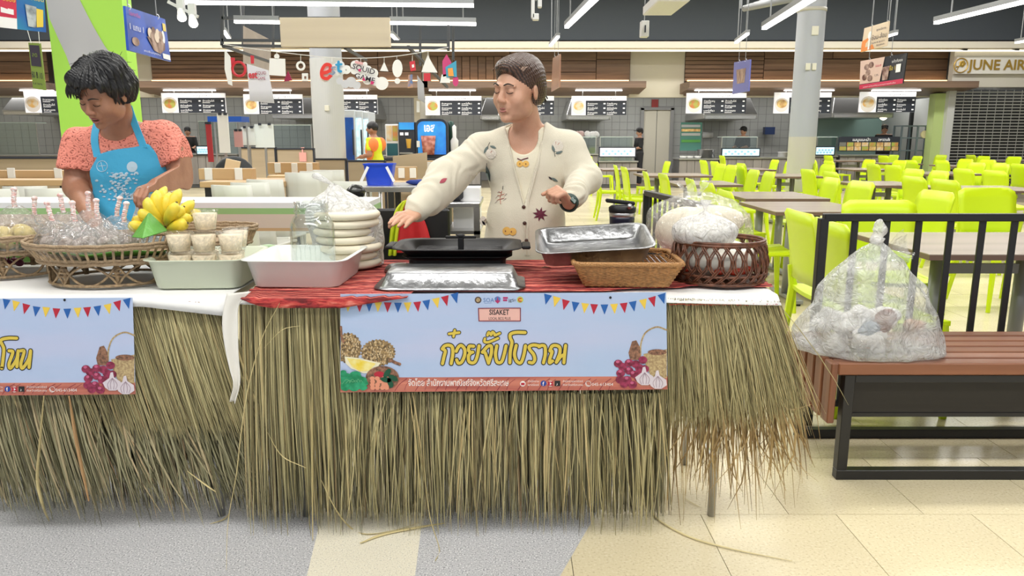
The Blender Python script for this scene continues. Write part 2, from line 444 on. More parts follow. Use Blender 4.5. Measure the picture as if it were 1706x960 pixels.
# partition walls between the stalls and the right-hand shop front
def stall_wall(px, n, m):
    x = pix(px, 200, y=YF+1.5).x
    w = MB(); w.span((x-0.08, YF+0.85, 0), (x+0.08, YB, 2.35)); struct('wall_stall_%d' % n, w, m)
stall_wall(700, 1, cream); stall_wall(1530, 2, mat('pale grey paint', (0.55, 0.57, 0.56), 0.5))
x0 = pix(1575, 200, y=YF-0.4).x; zs1 = zat(150, YF-.3)
w = MB(); w.span((x0, YF-0.5, zs1+0.06), (16, YF-0.3, zat(75, YF-.5))); shop = struct('wall_shop_front', w, mat('shop fascia cream', (0.66, 0.63, 0.56), 0.5))
mb = MB(); mb.span((x0+0.0, YF-0.62, zat(123, YF-.6)), (16, YF-0.5, zat(93, YF-.6))); mb.build('sign_fascia', mat('white fascia', (0.8, 0.78, 0.74), 0.4), shop)
gold = mat('gold lettering', (0.55, 0.36, 0.08), 0.3, metal=0.6)
mb = MB(); q = pix(1614, 116, y=YF-.64); vs, fs = text_mb('JUNE AIRPORT', 0.34, q, off=0.008, width=2.3); mb.add(vs, fs)
mb.build('shop_lettering', gold, shop)
mb = MB(); c = pix(1601, 109, y=YF-.64)
mb.tube([c+Vector((0.17*math.cos(a*PI/12), 0, 0.17*math.sin(a*PI/12))) for a in range(24)], 0.014, 6, closed=True)
for a in range(5): mb.ball(c+Vector((0.03+0.04*math.cos(a*1.256), 0, 0.04+0.04*math.sin(a*1.256))), (0.045, 0.012, 0.045), 8, 6)
mb.tube([c+Vector((-0.09, 0, -0.12)), c+Vector((-0.05, 0, -0.03)), c+Vector((0.02, 0, 0.02))], 0.01, 5)
mb.ball(c+Vector((-0.09, 0, -0.03)), (0.04, 0.01, 0.02), 8, 5)
mb.build('rose_emblem', gold, shop)
# shutter
xs0 = pix(1588, 200, y=YF-.3).x
mb = MB(); z = 0.1
while z < zs1: mb.span((xs0, YF-0.33, z), (15.5, YF-0.30, z+0.028)); z += 0.077
x = xs0
while x < 15.5: mb.span((x, YF-0.30, 0.1), (x+0.012, YF-0.29, zs1)); x += 0.21
shut = solo('roller_shutter', mb, mat('shutter steel', (0.55, 0.56, 0.56), 0.3, metal=0.7), 'closed roller shutter of thin horizontal rods over dark shop', 'shutter')
w = MB(); w.span((xs0-0.2, YF-0.35, 0), (xs0-0.02, YF-0.2, zs1+0.05)); struct('trim_3', w, mat('pale grey trim', (0.6, 0.61, 0.6), 0.5))
w = MB(); w.span((xs0-0.45, YF-0.2, 0), (xs0-0.2, YF+0.1, 2.4)); struct('trim_4', w, mat('lime wall trim', (0.5, 0.62, 0.25), 0.5))
w = MB(); w.span((xs0-0.1, YF+1.6, 0), (16, YF+1.7, 2.6)); struct('wall_shop_inside', w, mat('dark shop inside', (0.025, 0.028, 0.03), 0.8))
w = MB(); w.span((xs0+0.2, YF+0.9, 0.0), (xs0+0.62, YF+1.0, 1.95)); solo('shop_poster_board', w, mat('white board', (0.7, 0.7, 0.7), 0.5), 'pale board behind the left end of the roller shutter', 'board')
# ================================================================ SERVING TABLES, SKIRTS, BANNERS
TZ = 0.79; TF = 2.225; TB = 2.83
steel = mat('brushed steel', (0.62, 0.62, 0.63), 0.28, metal=1.0, bump=0.05, bump_scale=30)
darkm = mat('black steel', (0.012, 0.012, 0.013), 0.38)
def cloth(name, col, b=0.35, **k): return mat(name, col, 0.85, bump=b, bump_scale=9, sheen=0.2, **k)
m_white_cloth = cloth('white cloth', (0.78, 0.78, 0.76))
def folding_table(x0, x1, label, ground):
    t = thing('folding_table', label, 'table', ((x0+x1)/2, (TF+TB)/2, 0))
    mb = MB(); mb.span((x0, TF+0.01, TZ-0.032), (x1, TB, TZ-0.006)); mb.build('tabletop', mat('table board', (0.5, 0.45, 0.38), 0.5), t, bevel=0.004)
    for x in (x0+0.11, x1-0.11):
        for y in (TF+0.12, TB-0.08):
            mb = MB(); mb.cyl((x, y, 0.0), (x, y, TZ-0.032), 0.0135, n=14); mb.build('leg', steel, t, smooth=True)
        mb = MB(); mb.cyl((x, TF+0.12, 0.2), (x, TB-0.08, 0.2), 0.009, n=8); mb.build('cross_bar', steel, t)
    return t
XL, XR = pix(398, 490, z=TZ).x, pix(1296, 490, z=TZ).x
folding_table(XL+0.02, XR-0.02, 'folding table with steel legs under the red and white cloths, grass skirt in front', 0)
XL2 = -2.1; XR2 = pix(372, 490, z=TZ).x
folding_table(XL2, XR2, 'folding table under the plain white cloth at the left edge', 0)

# table covers
def cover(name, x0, x1, y0, y1, z, m, label, drop_f, drop_r=0.0, rip=0.004, seed=1, nx=90, group=None, drop_l=0.0):
    mb = MB(); prof = []
    L = y1-y0
    def fn(u, v):
        x = x0+(x1-x0)*u
        d = drop_f(u) if callable(drop_f) else drop_f
        tot = L+d; s = v*tot
        w = noise.noise(Vector((x*9, s*6, seed)))*rip
        if s < L: return Vector((x, y1-s, z+abs(w)*0.5))
        return Vector((x, y0-0.036-abs(w)*1.2, z-(s-L)))
    mb.grid(fn, nx, 24)
    o = solo(name, mb, m, label, 'tablecloth', group, smooth=True, solid=0.002)
    return o
def dfr(u): return 0.02+0.006*math.sin(u*7)
cover('white_tablecloth', XL+0.01, XR, TF, TB, TZ-0.003, m_white_cloth, 'white cloth on the serving table showing below the red striped cloth', dfr, seed=3)
cover('white_tablecloth', XL2, XR2+0.02, TF, TB, TZ-0.003, m_white_cloth, 'white cloth on the left table under the wicker stands', lambda u: 0.028+0.03*max(0, u-0.8)*5, seed=8)
# hanging corner of the left cloth
mb = MB()
pts = [(378, 489), (372, 520), (371, 545), (376, 580), (384, 615), (390, 640), (384, 668)]
pts2 = [(418, 486), (398, 508), (396, 545), (397, 590), (400, 625), (399, 645), (392, 672)]
Lp = cr([pix(x, y, y=TF-0.05) for x, y in pts], 5); Rp = cr([pix(x, y, y=TF-0.05) for x, y in pts2], 5)
def fn(u, v):
    i = v*(len(Lp)-1); k = int(min(i, len(Lp)-2)); f = i-k
    a = Lp[k].lerp(Lp[k+1], f); b = Rp[k].lerp(Rp[k+1], f); p = a.lerp(b, u)
    p.y += -0.006*math.sin(u*PI*1.6+v*2)*(0.4+v); return p
mb.grid(fn, 14, 40)
c = solo('cloth_corner', mb, mat('ivory cloth', (0.74, 0.72, 0.66), 0.85, bump=0.3, bump_scale=12), 'white cloth corner hanging down between the two grass skirts', 'cloth', smooth=True, solid=0.002)
# red striped cloth with woven ridges
m_red = bpy.data.materials.new('red striped cloth'); m_red.use_nodes = True
nt = m_red.node_tree; b = nt.nodes['Principled BSDF']; LK = nt.links.new
tc = nt.nodes.new('ShaderNodeTexCoord'); mp = nt.nodes.new('ShaderNodeMapping'); mp.inputs['Scale'].default_value = (0.35, 1, 1)
LK(tc.outputs['Object'], mp.inputs[0])
wv = nt.nodes.new('ShaderNodeTexWave'); wv.bands_direction = 'Y'; wv.inputs['Scale'].default_value = 19; wv.inputs['Distortion'].default_value = 3.0; wv.inputs['Detail'].default_value = 3; wv.inputs['Detail Scale'].default_value = 3
LK(mp.outputs[0], wv.inputs['Vector'])
r = nt.nodes.new('ShaderNodeValToRGB'); LK(wv.outputs['Fac'], r.inputs[0]); e = r.color_ramp.elements
e[0].position = 0.08; e[0].color = (0.14, 0.014, 0.016, 1); e[1].position = 0.75; e[1].color = (0.55, 0.085, 0.06, 1)
k = e.new(0.38); k.color = (0.42, 0.035, 0.035, 1); k = e.new(0.95); k.color = (0.66, 0.2, 0.15, 1)
LK(r.outputs[0], b.inputs['Base Color']); b.inputs['Roughness'].default_value = 0.85
bp_ = nt.nodes.new('ShaderNodeBump'); bp_.inputs['Distance'].default_value = 0.006; bp_.inputs['Strength'].default_value = 0.8; LK(wv.outputs['Fac'], bp_.inputs['Height']); LK(bp_.outputs[0], b.inputs['Normal'])
mb = MB()
rx0, rx1 = pix(412, 490, z=TZ).x, pix(1270, 470, z=TZ).x
def fn(u, v):
    x = rx0+(rx1-rx0)*u; px = 412+(1270-412)*u
    d = 0.0
    if px < 700: d = 0.034*math.sin(min(1, (px-405)/60)*PI/2)*(1 if px < 570 else max(0, 1-(px-570)/110))
    fr = 0 if px < 920 else min(0.09, (px-920)/300*0.12)
    Lc = TB-TF-0.01-fr; s = v*(Lc+d)
    w = 0.0025*math.sin(s*150+noise.noise(Vector((x*3, s*4, 0)))*4)+0.003
    y = TB-0.01-s
    if s < Lc or d < .002: return Vector((x, max(y, TF+.004), TZ+0.004+w))
    return Vector((x, TF-0.058-0.5*w, TZ+0.004-(s-Lc)))
mb.grid(fn, 120, 90)
solo('striped_cloth', mb, m_red, 'red ribbed woven cloth laid over the white cloth on the serving table', 'cloth', smooth=True, solid=0.0015)

# ---- grass skirts
def grass_mat(name, ramp):
    m = bpy.data.materials.new(name); m.use_nodes = True; nt = m.node_tree; b = nt.nodes['Principled BSDF']; L = nt.links.new
    ge = nt.nodes.new('ShaderNodeNewGeometry'); r = nt.nodes.new('ShaderNodeValToRGB'); L(ge.outputs['Random Per Island'], r.inputs[0])
    e = r.color_ramp.elements
    while len(e) > 1: e.remove(e[0])
    e[0].position = ramp[0][0]; e[0].color = (*ramp[0][1], 1)
    for p, c in ramp[1:]: k = e.new(p); k.color = (*c, 1)
    tc = nt.nodes.new('ShaderNodeTexCoord'); mp = nt.nodes.new('ShaderNodeMapping'); mp.inputs['Scale'].default_value = (1, 1, 0.05); L(tc.outputs['Object'], mp.inputs[0])
    n = nt.nodes.new('ShaderNodeTexNoise'); n.inputs['Scale'].default_value = 260; L(mp.outputs[0], n.inputs['Vector'])
    mr = nt.nodes.new('ShaderNodeMapRange'); mr.inputs['To Min'].default_value = 0.7; mr.inputs['To Max'].default_value = 1.3; L(n.outputs['Fac'], mr.inputs[0])
    hs = nt.nodes.new('ShaderNodeHueSaturation'); L(r.outputs[0], hs.inputs['Color']); L(mr.outputs[0], hs.inputs['Value']); L(hs.outputs[0], b.inputs['Base Color'])
    b.inputs['Roughness'].default_value = 0.5; _M[name] = m
    return m
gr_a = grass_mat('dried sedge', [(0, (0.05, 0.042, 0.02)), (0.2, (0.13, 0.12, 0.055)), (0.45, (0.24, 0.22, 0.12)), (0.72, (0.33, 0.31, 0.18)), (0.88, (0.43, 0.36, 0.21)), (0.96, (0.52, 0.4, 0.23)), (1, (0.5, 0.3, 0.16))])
gr_d = grass_mat('shade dark sedge', [(0, (0.02, 0.017, 0.01)), (0.5, (0.07, 0.06, 0.03)), (1, (0.14, 0.12, 0.06))])  # under-table shade painted into the colour of the inner strands
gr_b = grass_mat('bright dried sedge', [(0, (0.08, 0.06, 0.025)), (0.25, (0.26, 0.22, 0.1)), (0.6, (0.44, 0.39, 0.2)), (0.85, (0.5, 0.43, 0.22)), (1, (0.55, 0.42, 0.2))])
gr_c = grass_mat('brown withered sedge', [(0, (0.16, 0.1, 0.035)), (0.4, (0.33, 0.22, 0.09)), (0.8, (0.44, 0.31, 0.13)), (1, (0.55, 0.4, 0.18))])
def blade(mb, p, q, w, sag=0.0, tw=0.0, kink=None, seg=4, ydir=-1):
    """one flat tapering leaf from p down to q"""
    p = Vector(p); q = Vector(q); rows = []
    side = Vector((math.cos(tw), math.sin(tw), 0))
    for i in range(seg+1):
        t = i/seg; c = p.lerp(q, t); c.y += ydir*sag*math.sin(t*PI)
        if kink: c.x += kink*math.sin(t*PI*0.9)
        ww = w*(0.75+0.35*math.sin(PI*min(1, t*1.2)))*(1 if t < 0.8 else max(0.25, 1-(t-0.8)*3.4))
        rows.append((c-side*ww/2, c+side*ww/2, c+Vector((0, -ww*0.3, 0))))
    vs = []; fs = []
    for a, b, m in rows: vs += [a, m, b]
    for i in range(seg):
        o = 3*i; fs += [(o, o+1, o+4, o+3), (o+1, o+2, o+5, o+4)]
    mb.add(vs, fs)
rnd = random.Random(11)
def skirt_layer(mb, pxa, pxb, n, ytop, ybot, D, tilt=(0, 0), wid=(0.002, 0.0055), jit=11, dj=0.012, xt=0.0035, seg=4, sag=0.01):
    """n leaves hanging between two picture rows on the plane y = D; tilt is the sideways drift from top to bottom"""
    for i in range(n):
        u = (i+rnd.random())/n; px = pxa+(pxb-pxa)*u
        yt = ytop(u) if callable(ytop) else ytop; yb = ybot(u) if callable(ybot) else ybot
        d = D+rnd.uniform(-dj, dj)
        p = pix(px, yt+rnd.uniform(-2, 2), y=d); L_ = yb+rnd.gauss(0, jit)
        q = pix(px, L_, y=d+rnd.uniform(-dj, dj)); q.x = p.x+(tilt[0]+(tilt[1]-tilt[0])*u)+rnd.gauss(0, xt*3)
        q.z = max(q.z, 0.004)
        blade(mb, p, q, rnd.uniform(*wid), sag*rnd.uniform(0, 1.5), rnd.uniform(-0.6, 0.6), rnd.gauss(0, xt*1.2), seg)
def sew(mb, pxa, pxb, py, D, dots=True):
    x = pxa
    while x < pxb:
        a = pix(x, py+rnd.uniform(-1, 1), y=D); b_ = pix(x+5, py+rnd.uniform(-1.5, 1.5), y=D)
        mb.tube([a, (a+b_)/2+Vector((0, -0.002, 0.0015)), b_], 0.0009, 4); x += 5.5
m_thread = mat('red thread', (0.5, 0.04, 0.03), 0.8)
m_dark_back = mat('shaded straw backing', (0.06, 0.05, 0.03), 0.9)
# front skirt of the serving table
sk = thing('grass_skirt', 'dried grass skirt hanging to the floor across the serving table front', 'grass skirt', ((XL+XR)/2, TF, 0))
mb = MB()
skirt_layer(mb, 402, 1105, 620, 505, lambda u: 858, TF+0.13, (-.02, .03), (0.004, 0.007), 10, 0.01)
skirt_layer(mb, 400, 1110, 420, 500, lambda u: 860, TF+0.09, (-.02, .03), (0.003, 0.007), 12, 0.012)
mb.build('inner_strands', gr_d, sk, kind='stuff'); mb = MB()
skirt_layer(mb, 398, 1112, 480, 498, lambda u: 862-14*math.sin(u*9)**2, TF+0.035, (-.02, .02), (0.0015, 0.0045), 14, 0.012)
skirt_layer(mb, 400, 1114, 480, 496, lambda u: 870-18*abs(math.sin(u*14)), TF-0.005, (-.02, .02), (0.0012, 0.0045), 14, 0.008)
mb.build('grass_strands', gr_a, sk, kind='stuff')
mb = MB(); skirt_layer(mb, 404, 566, 150, 496, 800, TF-0.02, (-.03, .01), (0.002, 0.007), 60, 0.005); 
skirt_layer(mb, 572, 1104, 260, 655, 850, TF-0.02, (-.02, .02), (0.0012, 0.006), 40, 0.005, xt=0.007)
mb.build('front_strands', gr_b, sk, kind='stuff')
def stray(pts, w, D=TF-0.062, m=None, name='loose_blade', parent=None, floor_from=None):
    P_ = []
    for k, (x, y) in enumerate(pts):
        p = pix(x, y, y=D)
        if floor_from is not None and k >= floor_from: p = pix(x, y, z=0.004)
        P_.append(p)
    P_ = cr(P_, 5); w *= 1.25; mb = MB(); mb.tube(P_, [w*max(0.2, math.sin(PI*(0.12+0.8*i/len(P_)))) for i in range(len(P_))], 5, flat=(1, 0.35))
    return mb.build(name, m or gr_b, parent)
straw = mat('pale straw', (0.62, 0.52, 0.26), 0.5)
for pts, w, ff in [
    ([(466, 505), (438, 560), (415, 640), (402, 720), (394, 790), (380, 870), (377, 950)], 0.0035, 6),
    ([(600, 905), (640, 890), (690, 880), (740, 872)], 0.006, 0),
    ([(535, 800), (560, 850), (585, 880), (612, 890), (660, 883), (700, 870)], 0.0035, 2),
    ([(705, 700), (707, 780), (716, 860), (732, 915), (725, 935)], 0.0035, 3),
    ([(1085, 850), (1100, 868), (1150, 895), (1220, 915), (1320, 935)], 0.004, 0),
    ([(440, 580), (470, 550), (500, 543)], 0.002, None),
    ([(520, 640), (520, 760), (521, 900)], 0.006, 2),
    ([(445, 720), (470, 760), (510, 780)], 0.002, None),
    ([(1140, 830), (1160, 842), (1168, 846)], 0.002, 0),
    ([(545, 640), (548, 740), (546, 860)], 0.005, None),
    ([(690, 700), (698, 790), (700, 830)], 0.005, None)]:
    stray(pts, w, parent=sk, m=straw, floor_from=ff)
# right end: a shorter dense fringe sewn with red thread over a thin withered one
sk = thing('grass_skirt', 'short pale grass fringe sewn with red thread at the right table corner', 'grass skirt', (pix(1210, 500, y=TF).x, TF, 0))
mb = MB()
ytr = lambda u: 498+5*u
skirt_layer(mb, 1100, 1292, 360, ytr, lambda u: 700-10*u, TF-0.0, (0.02, .10), (0.002, 0.005), 12, 0.006)
skirt_layer(mb, 1100, 1296, 330, ytr, lambda u: 705-12*u, TF-0.014, (0.02, .12), (0.002, 0.0045), 12, 0.005)
skirt_layer(mb, 1120, 1300, 160, ytr, lambda u: 712-20*u, TF-0.022, (0.04, .15), (0.0015, 0.0035), 14, 0.005, xt=0.012)
mb.build('grass_strands', gr_b, sk, kind='stuff')
mb = MB(); sew(mb, 1115, 1296, 508, TF-0.034); mb.build('red_stitching', m_thread, sk)
sk = thing('grass_skirt', 'thin brown withered grass fringe below the short one at the right corner', 'grass skirt', (pix(1210, 500, y=TF).x, TF+0.03, 0))
mb = MB()
skirt_layer(mb, 1112, 1300, 190, 500, lambda u: 795-20*u, TF+0.05, (0.0, .10), (0.0015, 0.006), 38, 0.012, xt=0.014)
skirt_layer(mb, 1180, 1300, 60, 640, lambda u: 770, TF+0.03, (0.0, .05), (0.003, 0.007), 40, 0.012, xt=0.03, sag=0.03)
mb.build('grass_strands', gr_c, sk, kind='stuff')
for pts, w in [([(1285, 640), (1300, 700), (1312, 760), (1300, 800), (1285, 830)], 0.0015), ([(1300, 600), (1325, 680), (1336, 760), (1328, 830)], 0.001), ([(1290, 620), (1310, 680), (1352, 674)], 0.0012), ([(1215, 760), (1240, 770), (1292, 790)], 0.0012)]:
    stray(pts, w, parent=sk, m=gr_c)
# left table
sk = thing('grass_skirt', 'slanting dried grass fringe hung from the left table beside the white cloth corner', 'grass skirt', (XR2-0.5, TF, 0))
mb = MB()
skirt_layer(mb, -60, 372, 700, 506, lambda u: 705+15*u, TF+0.0, (0.06, .10), (0.002, 0.005), 12, 0.006)
skirt_layer(mb, 150, 378, 420, 505, lambda u: 712, TF-0.014, (0.08, .10), (0.002, 0.005), 12, 0.005)
mb.build('grass_strands', gr_b, sk, kind='stuff')
mb = MB(); sew(mb, 225, 330, 504, TF-0.03); mb.build('brown_stitching', mat('brown thread', (0.25, 0.1, 0.05), 0.8), sk)
sk = thing('grass_skirt', 'long dark grass fringe nearly reaching the floor under the left table', 'grass skirt', (XR2-0.5, TF+0.05, 0))
mb = MB()
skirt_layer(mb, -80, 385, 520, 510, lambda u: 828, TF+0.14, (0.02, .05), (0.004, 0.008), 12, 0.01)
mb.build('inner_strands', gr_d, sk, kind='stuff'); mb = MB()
skirt_layer(mb, -80, 380, 430, 510, lambda u: 828, TF+0.07, (0.04, .09), (0.003, 0.008), 16, 0.012)
skirt_layer(mb, -80, 130, 300, 650, lambda u: 820, TF-0.005, (0.04, .06), (0.002, 0.006), 22, 0.008)
skirt_layer(mb, 130, 375, 190, 660, lambda u: 822, TF+0.02, (0.05, .10), (0.003, 0.007), 22, 0.012, xt=0.014)
mb.build('grass_strands', gr_a, sk, kind='stuff')
for pts, w, ff in [([(73, 660), (66, 740), (62, 800), (72, 845), (82, 868)], 0.006, 4), ([(115, 660), (128, 740), (148, 835)], 0.007, None), ([(312, 785), (345, 810), (360, 820)], 0.003, None), ([(350, 873), (372, 866), (383, 855)], 0.003, 0)]:
    stray(pts, w, parent=sk, m=straw if w != 0.007 else grass_mat('orange straw', [(0, (0.5, 0.3, 0.14)), (1, (0.55, 0.33, 0.16))]), floor_from=ff)

# ---- banners (flat print built as thin layers on the sheet)
BD = TF-0.046
def bp(px, py, l=0): return pix(px, py, y=BD-0.0006-0.0005*l)
def flatp(mb, pts, l): mb.poly([bp(x, y, l) for x, y in reversed(pts)])
def bell(mb, cx, cy, rx, ry, l, n=18, rot=0): 
    c, s_ = math.cos(rot), math.sin(rot)
    flatp(mb, [(cx+rx*math.cos(2*PI*k/n)*c-ry*math.sin(2*PI*k/n)*s_, cy+rx*math.cos(2*PI*k/n)*s_+ry*math.sin(2*PI*k/n)*c) for k in range(n)], l)
def stroke(mb, pts, w, l, n=6, raw=False):
    """round-ended brush stroke"""
    P_ = [Vector((x, y, 0)) for x, y in pts]
    if not raw and len(P_) > 2: P_ = cr(P_, n)
    Lf, Rt = [], []
    for i, p in enumerate(P_):
        t = (P_[min(i+1, len(P_)-1)]-P_[max(i-1, 0)])
        if t.length < 1e-6: t = Vector((1, 0, 0))
        t.normalize(); nrm = Vector((-t.y, t.x, 0)); Lf.append(p+nrm*w/2); Rt.append(p-nrm*w/2)
    for i in range(len(P_)-1):
        e_ = rnd.random()*0.8
        mb.poly([bp(q.x, q.y, l+e_) for q in (Lf[i], Rt[i], Rt[i+1], Lf[i+1])])
    for p in (P_[0], P_[-1]): bell(mb, p.x, p.y, w/2, w/2, l+rnd.random()*0.8, 12)
    for p in P_[1:-1]: bell(mb, p.x, p.y, w/2, w/2, l+rnd.random()*0.8, 8)
m_sheet = mat('pale blue printed vinyl', (0.36, 0.49, 0.69), 0.42, noise_amt=0.14, noise_scale=3.0, col2=(0.45, 0.5, 0.68), stretch=(0.4, 1, 2))
ink = {}
def inkm(name, c): return mat(name+' print', c, 0.45)
M_blue, M_yel, M_redp = inkm('blue', (0.01, 0.1, 0.36)), inkm('yellow', (0.75, 0.52, 0.06)), inkm('red', (0.42, 0.01, 0.03))
M_ink, M_gold, M_wht = inkm('black', (0.008, 0.008, 0.01)), inkm('gold', (0.62, 0.47, 0.06)), inkm('white', (0.8, 0.75, 0.72))
M_pink = inkm('pink', (0.72, 0.42, 0.36)); M_maroon = inkm('maroon', (0.2, 0.01, 0.03))
m_plank = wood('printed red planks', (0.56, 0.2, 0.13), (0.3, 0.06, 0.05), 'x', 7, 0.45, 30)
m_duri = mat('printed durian rind', (0.42, 0.28, 0.12), 0.5, noise_amt=0.7, noise_scale=160, col2=(0.06, 0.035, 0.015))
m_tan = mat('printed cane', (0.52, 0.4, 0.2), 0.5, noise_amt=0.5, noise_scale=160, col2=(0.3, 0.2, 0.1))
m_pulp = mat('printed yellow pulp', (0.75, 0.56, 0.04), 0.5, noise_amt=0.3, noise_scale=40, col2=(0.8, 0.72, 0.3))
m_leafp = mat('printed kale green', (0.0, 0.19, 0.07), 0.5, noise_amt=0.6, noise_scale=60, col2=(0.02, 0.33, 0.15))
m_onion = mat('printed shallot', (0.13, 0.005, 0.025), 0.5, noise_amt=0.5, noise_scale=90, col2=(0.33, 0.03, 0.09))
m_garl = mat('printed garlic', (0.62, 0.56, 0.6), 0.5); m_brown = mat('printed brown', (0.25, 0.12, 0.07), 0.5, noise_amt=0.6, noise_scale=120)
def pennants(root, xs, names=(M_blue, M_yel, M_redp), drop=22, start=0, w=13):
    for i, (x, y) in enumerate(xs):
        sl_ = (xs[min(i+1, len(xs)-1)][1]-xs[max(i-1, 0)][1])/(xs[min(i+1, len(xs)-1)][0]-xs[max(i-1, 0)][0])
        d = MB(); flatp(d, [(x-w/2, y-w/2*sl_), (x+w/2, y+w/2*sl_), (x-sl_*drop*0.7, y+17)], 1); d.build('pennant_print', names[(start+i) % 3], root)
def shallots(root, ox, oy):
    def q(x, y): return (x+ox, y+oy)
    hnd = MB(); stroke(hnd, [q(1067, 592), q(1068, 572), q(1076, 554), (ox+1094, oy+545), q(1111, 550)], 2.6, 1); 
    flatp(hnd, [q(1072, 590), q(1111, 582), q(1111, 630), q(1086, 630), q(1076, 610)], 1); hnd.build('basket_print', m_tan, root)
    d = MB(); bell(d, 1095+ox, 587+oy, 20 if False else 16, 5, 2); d.build('basket_mouth_print', m_brown, root)
    d = MB(); flatp(d, [q(1053, 569), q(1060, 567), q(1066, 578), q(1068, 600), q(1050, 600), q(1047, 588)], 2); d.build('stalk_print', m_brown, root)
    d = MB()
    for k, (x, y) in enumerate([(1030, 606), (1037, 611), (1048, 605), (1059, 607), (1065, 613), (1048, 618), (1034, 622), (1057, 624), (1033, 633), (1045, 633), (1040, 640), (1054, 641), (1064, 630), (1071, 600), (1074, 615), (1065, 622)]):
        bell(d, x+ox, y+oy, 7.5, 6.5, 3+k*0.12, 12)
    d.build('shallot_print', m_onion, root)
    d = MB()
    for k, (x, y) in enumerate([(1030, 604), (1048, 603), (1048, 616), (1034, 620), (1045, 631), (1055, 622), (1054, 639)]): bell(d, x+ox-1, y+oy-1, 3, 2.6, 5.5+k*0.1, 8)
    d.build('shallot_highlight_print', mat('printed pink', (0.5, 0.1, 0.2), 0.5), root)
    d = MB()
    for k, (cx, cy) in enumerate(((1074, 631), (1096, 637))):
        flatp(d, [q(cx-16, cy-2), q(cx-5, cy-10), q(cx-3, cy-19), q(cx+1, cy-20), q(cx+3, cy-11), q(cx+14, cy-4), q(cx+15, cy+5), q(cx+6, cy+11), q(cx-5, cy+11), q(cx-12, cy+6)], 6+k*0.6)
    d.build('garlic_print', m_garl, root)
    d = MB()
    for (cx, cy) in ((1074, 631), (1096, 637)):
        for s_ in (-8, -3, 3, 8): stroke(d, [q(cx, cy-10), q(cx+s_, cy), q(cx+s_*0.7, cy+9)], 0.7, 8, 3)
    d.build('garlic_line_print', mat('printed mauve', (0.3, 0.2, 0.26), 0.5), root)
def contact_strip(root, ox, oy, who=True):
    d = MB()
    bell(d, 871+ox, 639.5+oy, 4.6, 4.6, 3)
    for s_, y in (('สำนักงาน', 637), ('พาณิชย์', 643)):
        vs, fs = text_mb(s_, 0.0085, bp(879+ox, y+oy, 3), width=0.034); d.add(vs, fs)
        vs, fs = text_mb('สำนักงานพาณิชย์' if y < 640 else 'จังหวัดศรีสะเกษ', 0.0085, bp(937+ox, y+oy, 3), width=0.062); d.add(vs, fs)
    vs, fs = text_mb('045-613404', 0.0135, bp(986+ox, 643+oy, 3), width=0.064); d.add(vs, fs)
    stroke(d, [(976+ox, 638+oy), (978+ox, 642+oy), (982+ox, 643+oy)], 1, 3, 2)
    for k in range(20):
        a0, a1 = 2*PI*k/20, 2*PI*(k+1)/20
        stroke(d, [(980+ox+4.6*math.cos(a0), 639.5+oy+4.6*math.sin(a0)), (980+ox+4.6*math.cos(a1), 639.5+oy+4.6*math.sin(a1))], 0.7, 3, raw=True)
    bell(d, 917+ox, 639.5+oy, 4.8, 4.8, 3); d.build('contact_print', M_wht, root)
    d = MB(); bell(d, 905.5+ox, 639+oy, 4.8, 4.8, 3); d.build('round_icon_print', inkm('navy', (0.01, 0.05, 0.3)), root)
    d = MB(); vs, fs = text_mb('f', 0.017, bp(903.8+ox, 642.5+oy, 5), off=0.0003); d.add(vs, fs)
    vs, fs = text_mb('♪', 0.012, bp(926.5+ox, 642.5+oy, 5)); d.add(vs, fs); flatp(d, [(916+ox, 637+oy), (916+ox, 642+oy), (919.5+ox, 639.5+oy)], 6); d.build('icon_glyph_print', M_wht, root)
    d = MB(); flatp(d, [(912.5+ox, 636+oy), (921.5+ox, 636+oy), (921.5+ox, 643+oy), (912.5+ox, 643+oy)], 4); flatp(d, [(868+ox, 638+oy), (874+ox, 638+oy), (874+ox, 642+oy), (868+ox, 642+oy)], 4); d.build('play_icon_print', M_redp, root)
    d = MB(); flatp(d, [(924+ox, 634.5+oy), (933.5+ox, 634.5+oy), (933.5+ox, 643.5+oy), (924+ox, 643.5+oy)], 3); d.build('square_icon_print', M_ink, root)

def sheet(root, c4):
    mb = MB(); a, b_, c_, d_ = [bp(x, y) for x, y in c4]
    def fn(u, v):
        p = a.lerp(b_, u).lerp(d_.lerp(c_, u), v); return p
    mb.grid(fn, 2, 2); mb.build('vinyl_sheet', m_sheet, root)
bn = thing('banner', 'pale blue banner with gold Thai lettering, durians and shallots on the serving table', 'banner', (pix(840, 570, y=BD).x, BD, 0.4))
sheet(bn, [(567, 490), (1110, 487), (1112, 649), (567, 654)])
mb = MB(); flatp(mb, [(567, 629.5), (1112, 627), (1112, 649), (567, 654)], 0.5); mb.build('plank_print', m_plank, bn)
mb = MB()
for x in range(590, 1030, 34): stroke(mb, [(x, 651), (x+8, 640), (x+20, 631)], 1.0, 1, 3); stroke(mb, [(x+16, 650), (x+20, 640), (x+30, 632)], 0.7, 1, 3)
mb.build('plank_grain_print', M_maroon, bn)
pennants(bn, [(580, 503), (599, 503.5), (615, 503), (630, 503.5), (646, 504), (663, 504.5), (679, 504), (695, 503), (710, 500.5), (726, 497), (741, 493.5), (757, 489)], start=1)
pennants(bn, [(913, 491), (928, 495), (943, 500), (959, 503.5), (975, 505.5), (990, 507), (1007, 507.5), (1023, 506.5), (1039, 505), (1054, 502.5), (1071, 499), (1086, 495), (1102, 490)])
shallots(bn, 0, 0); contact_strip(bn, 0, 0)
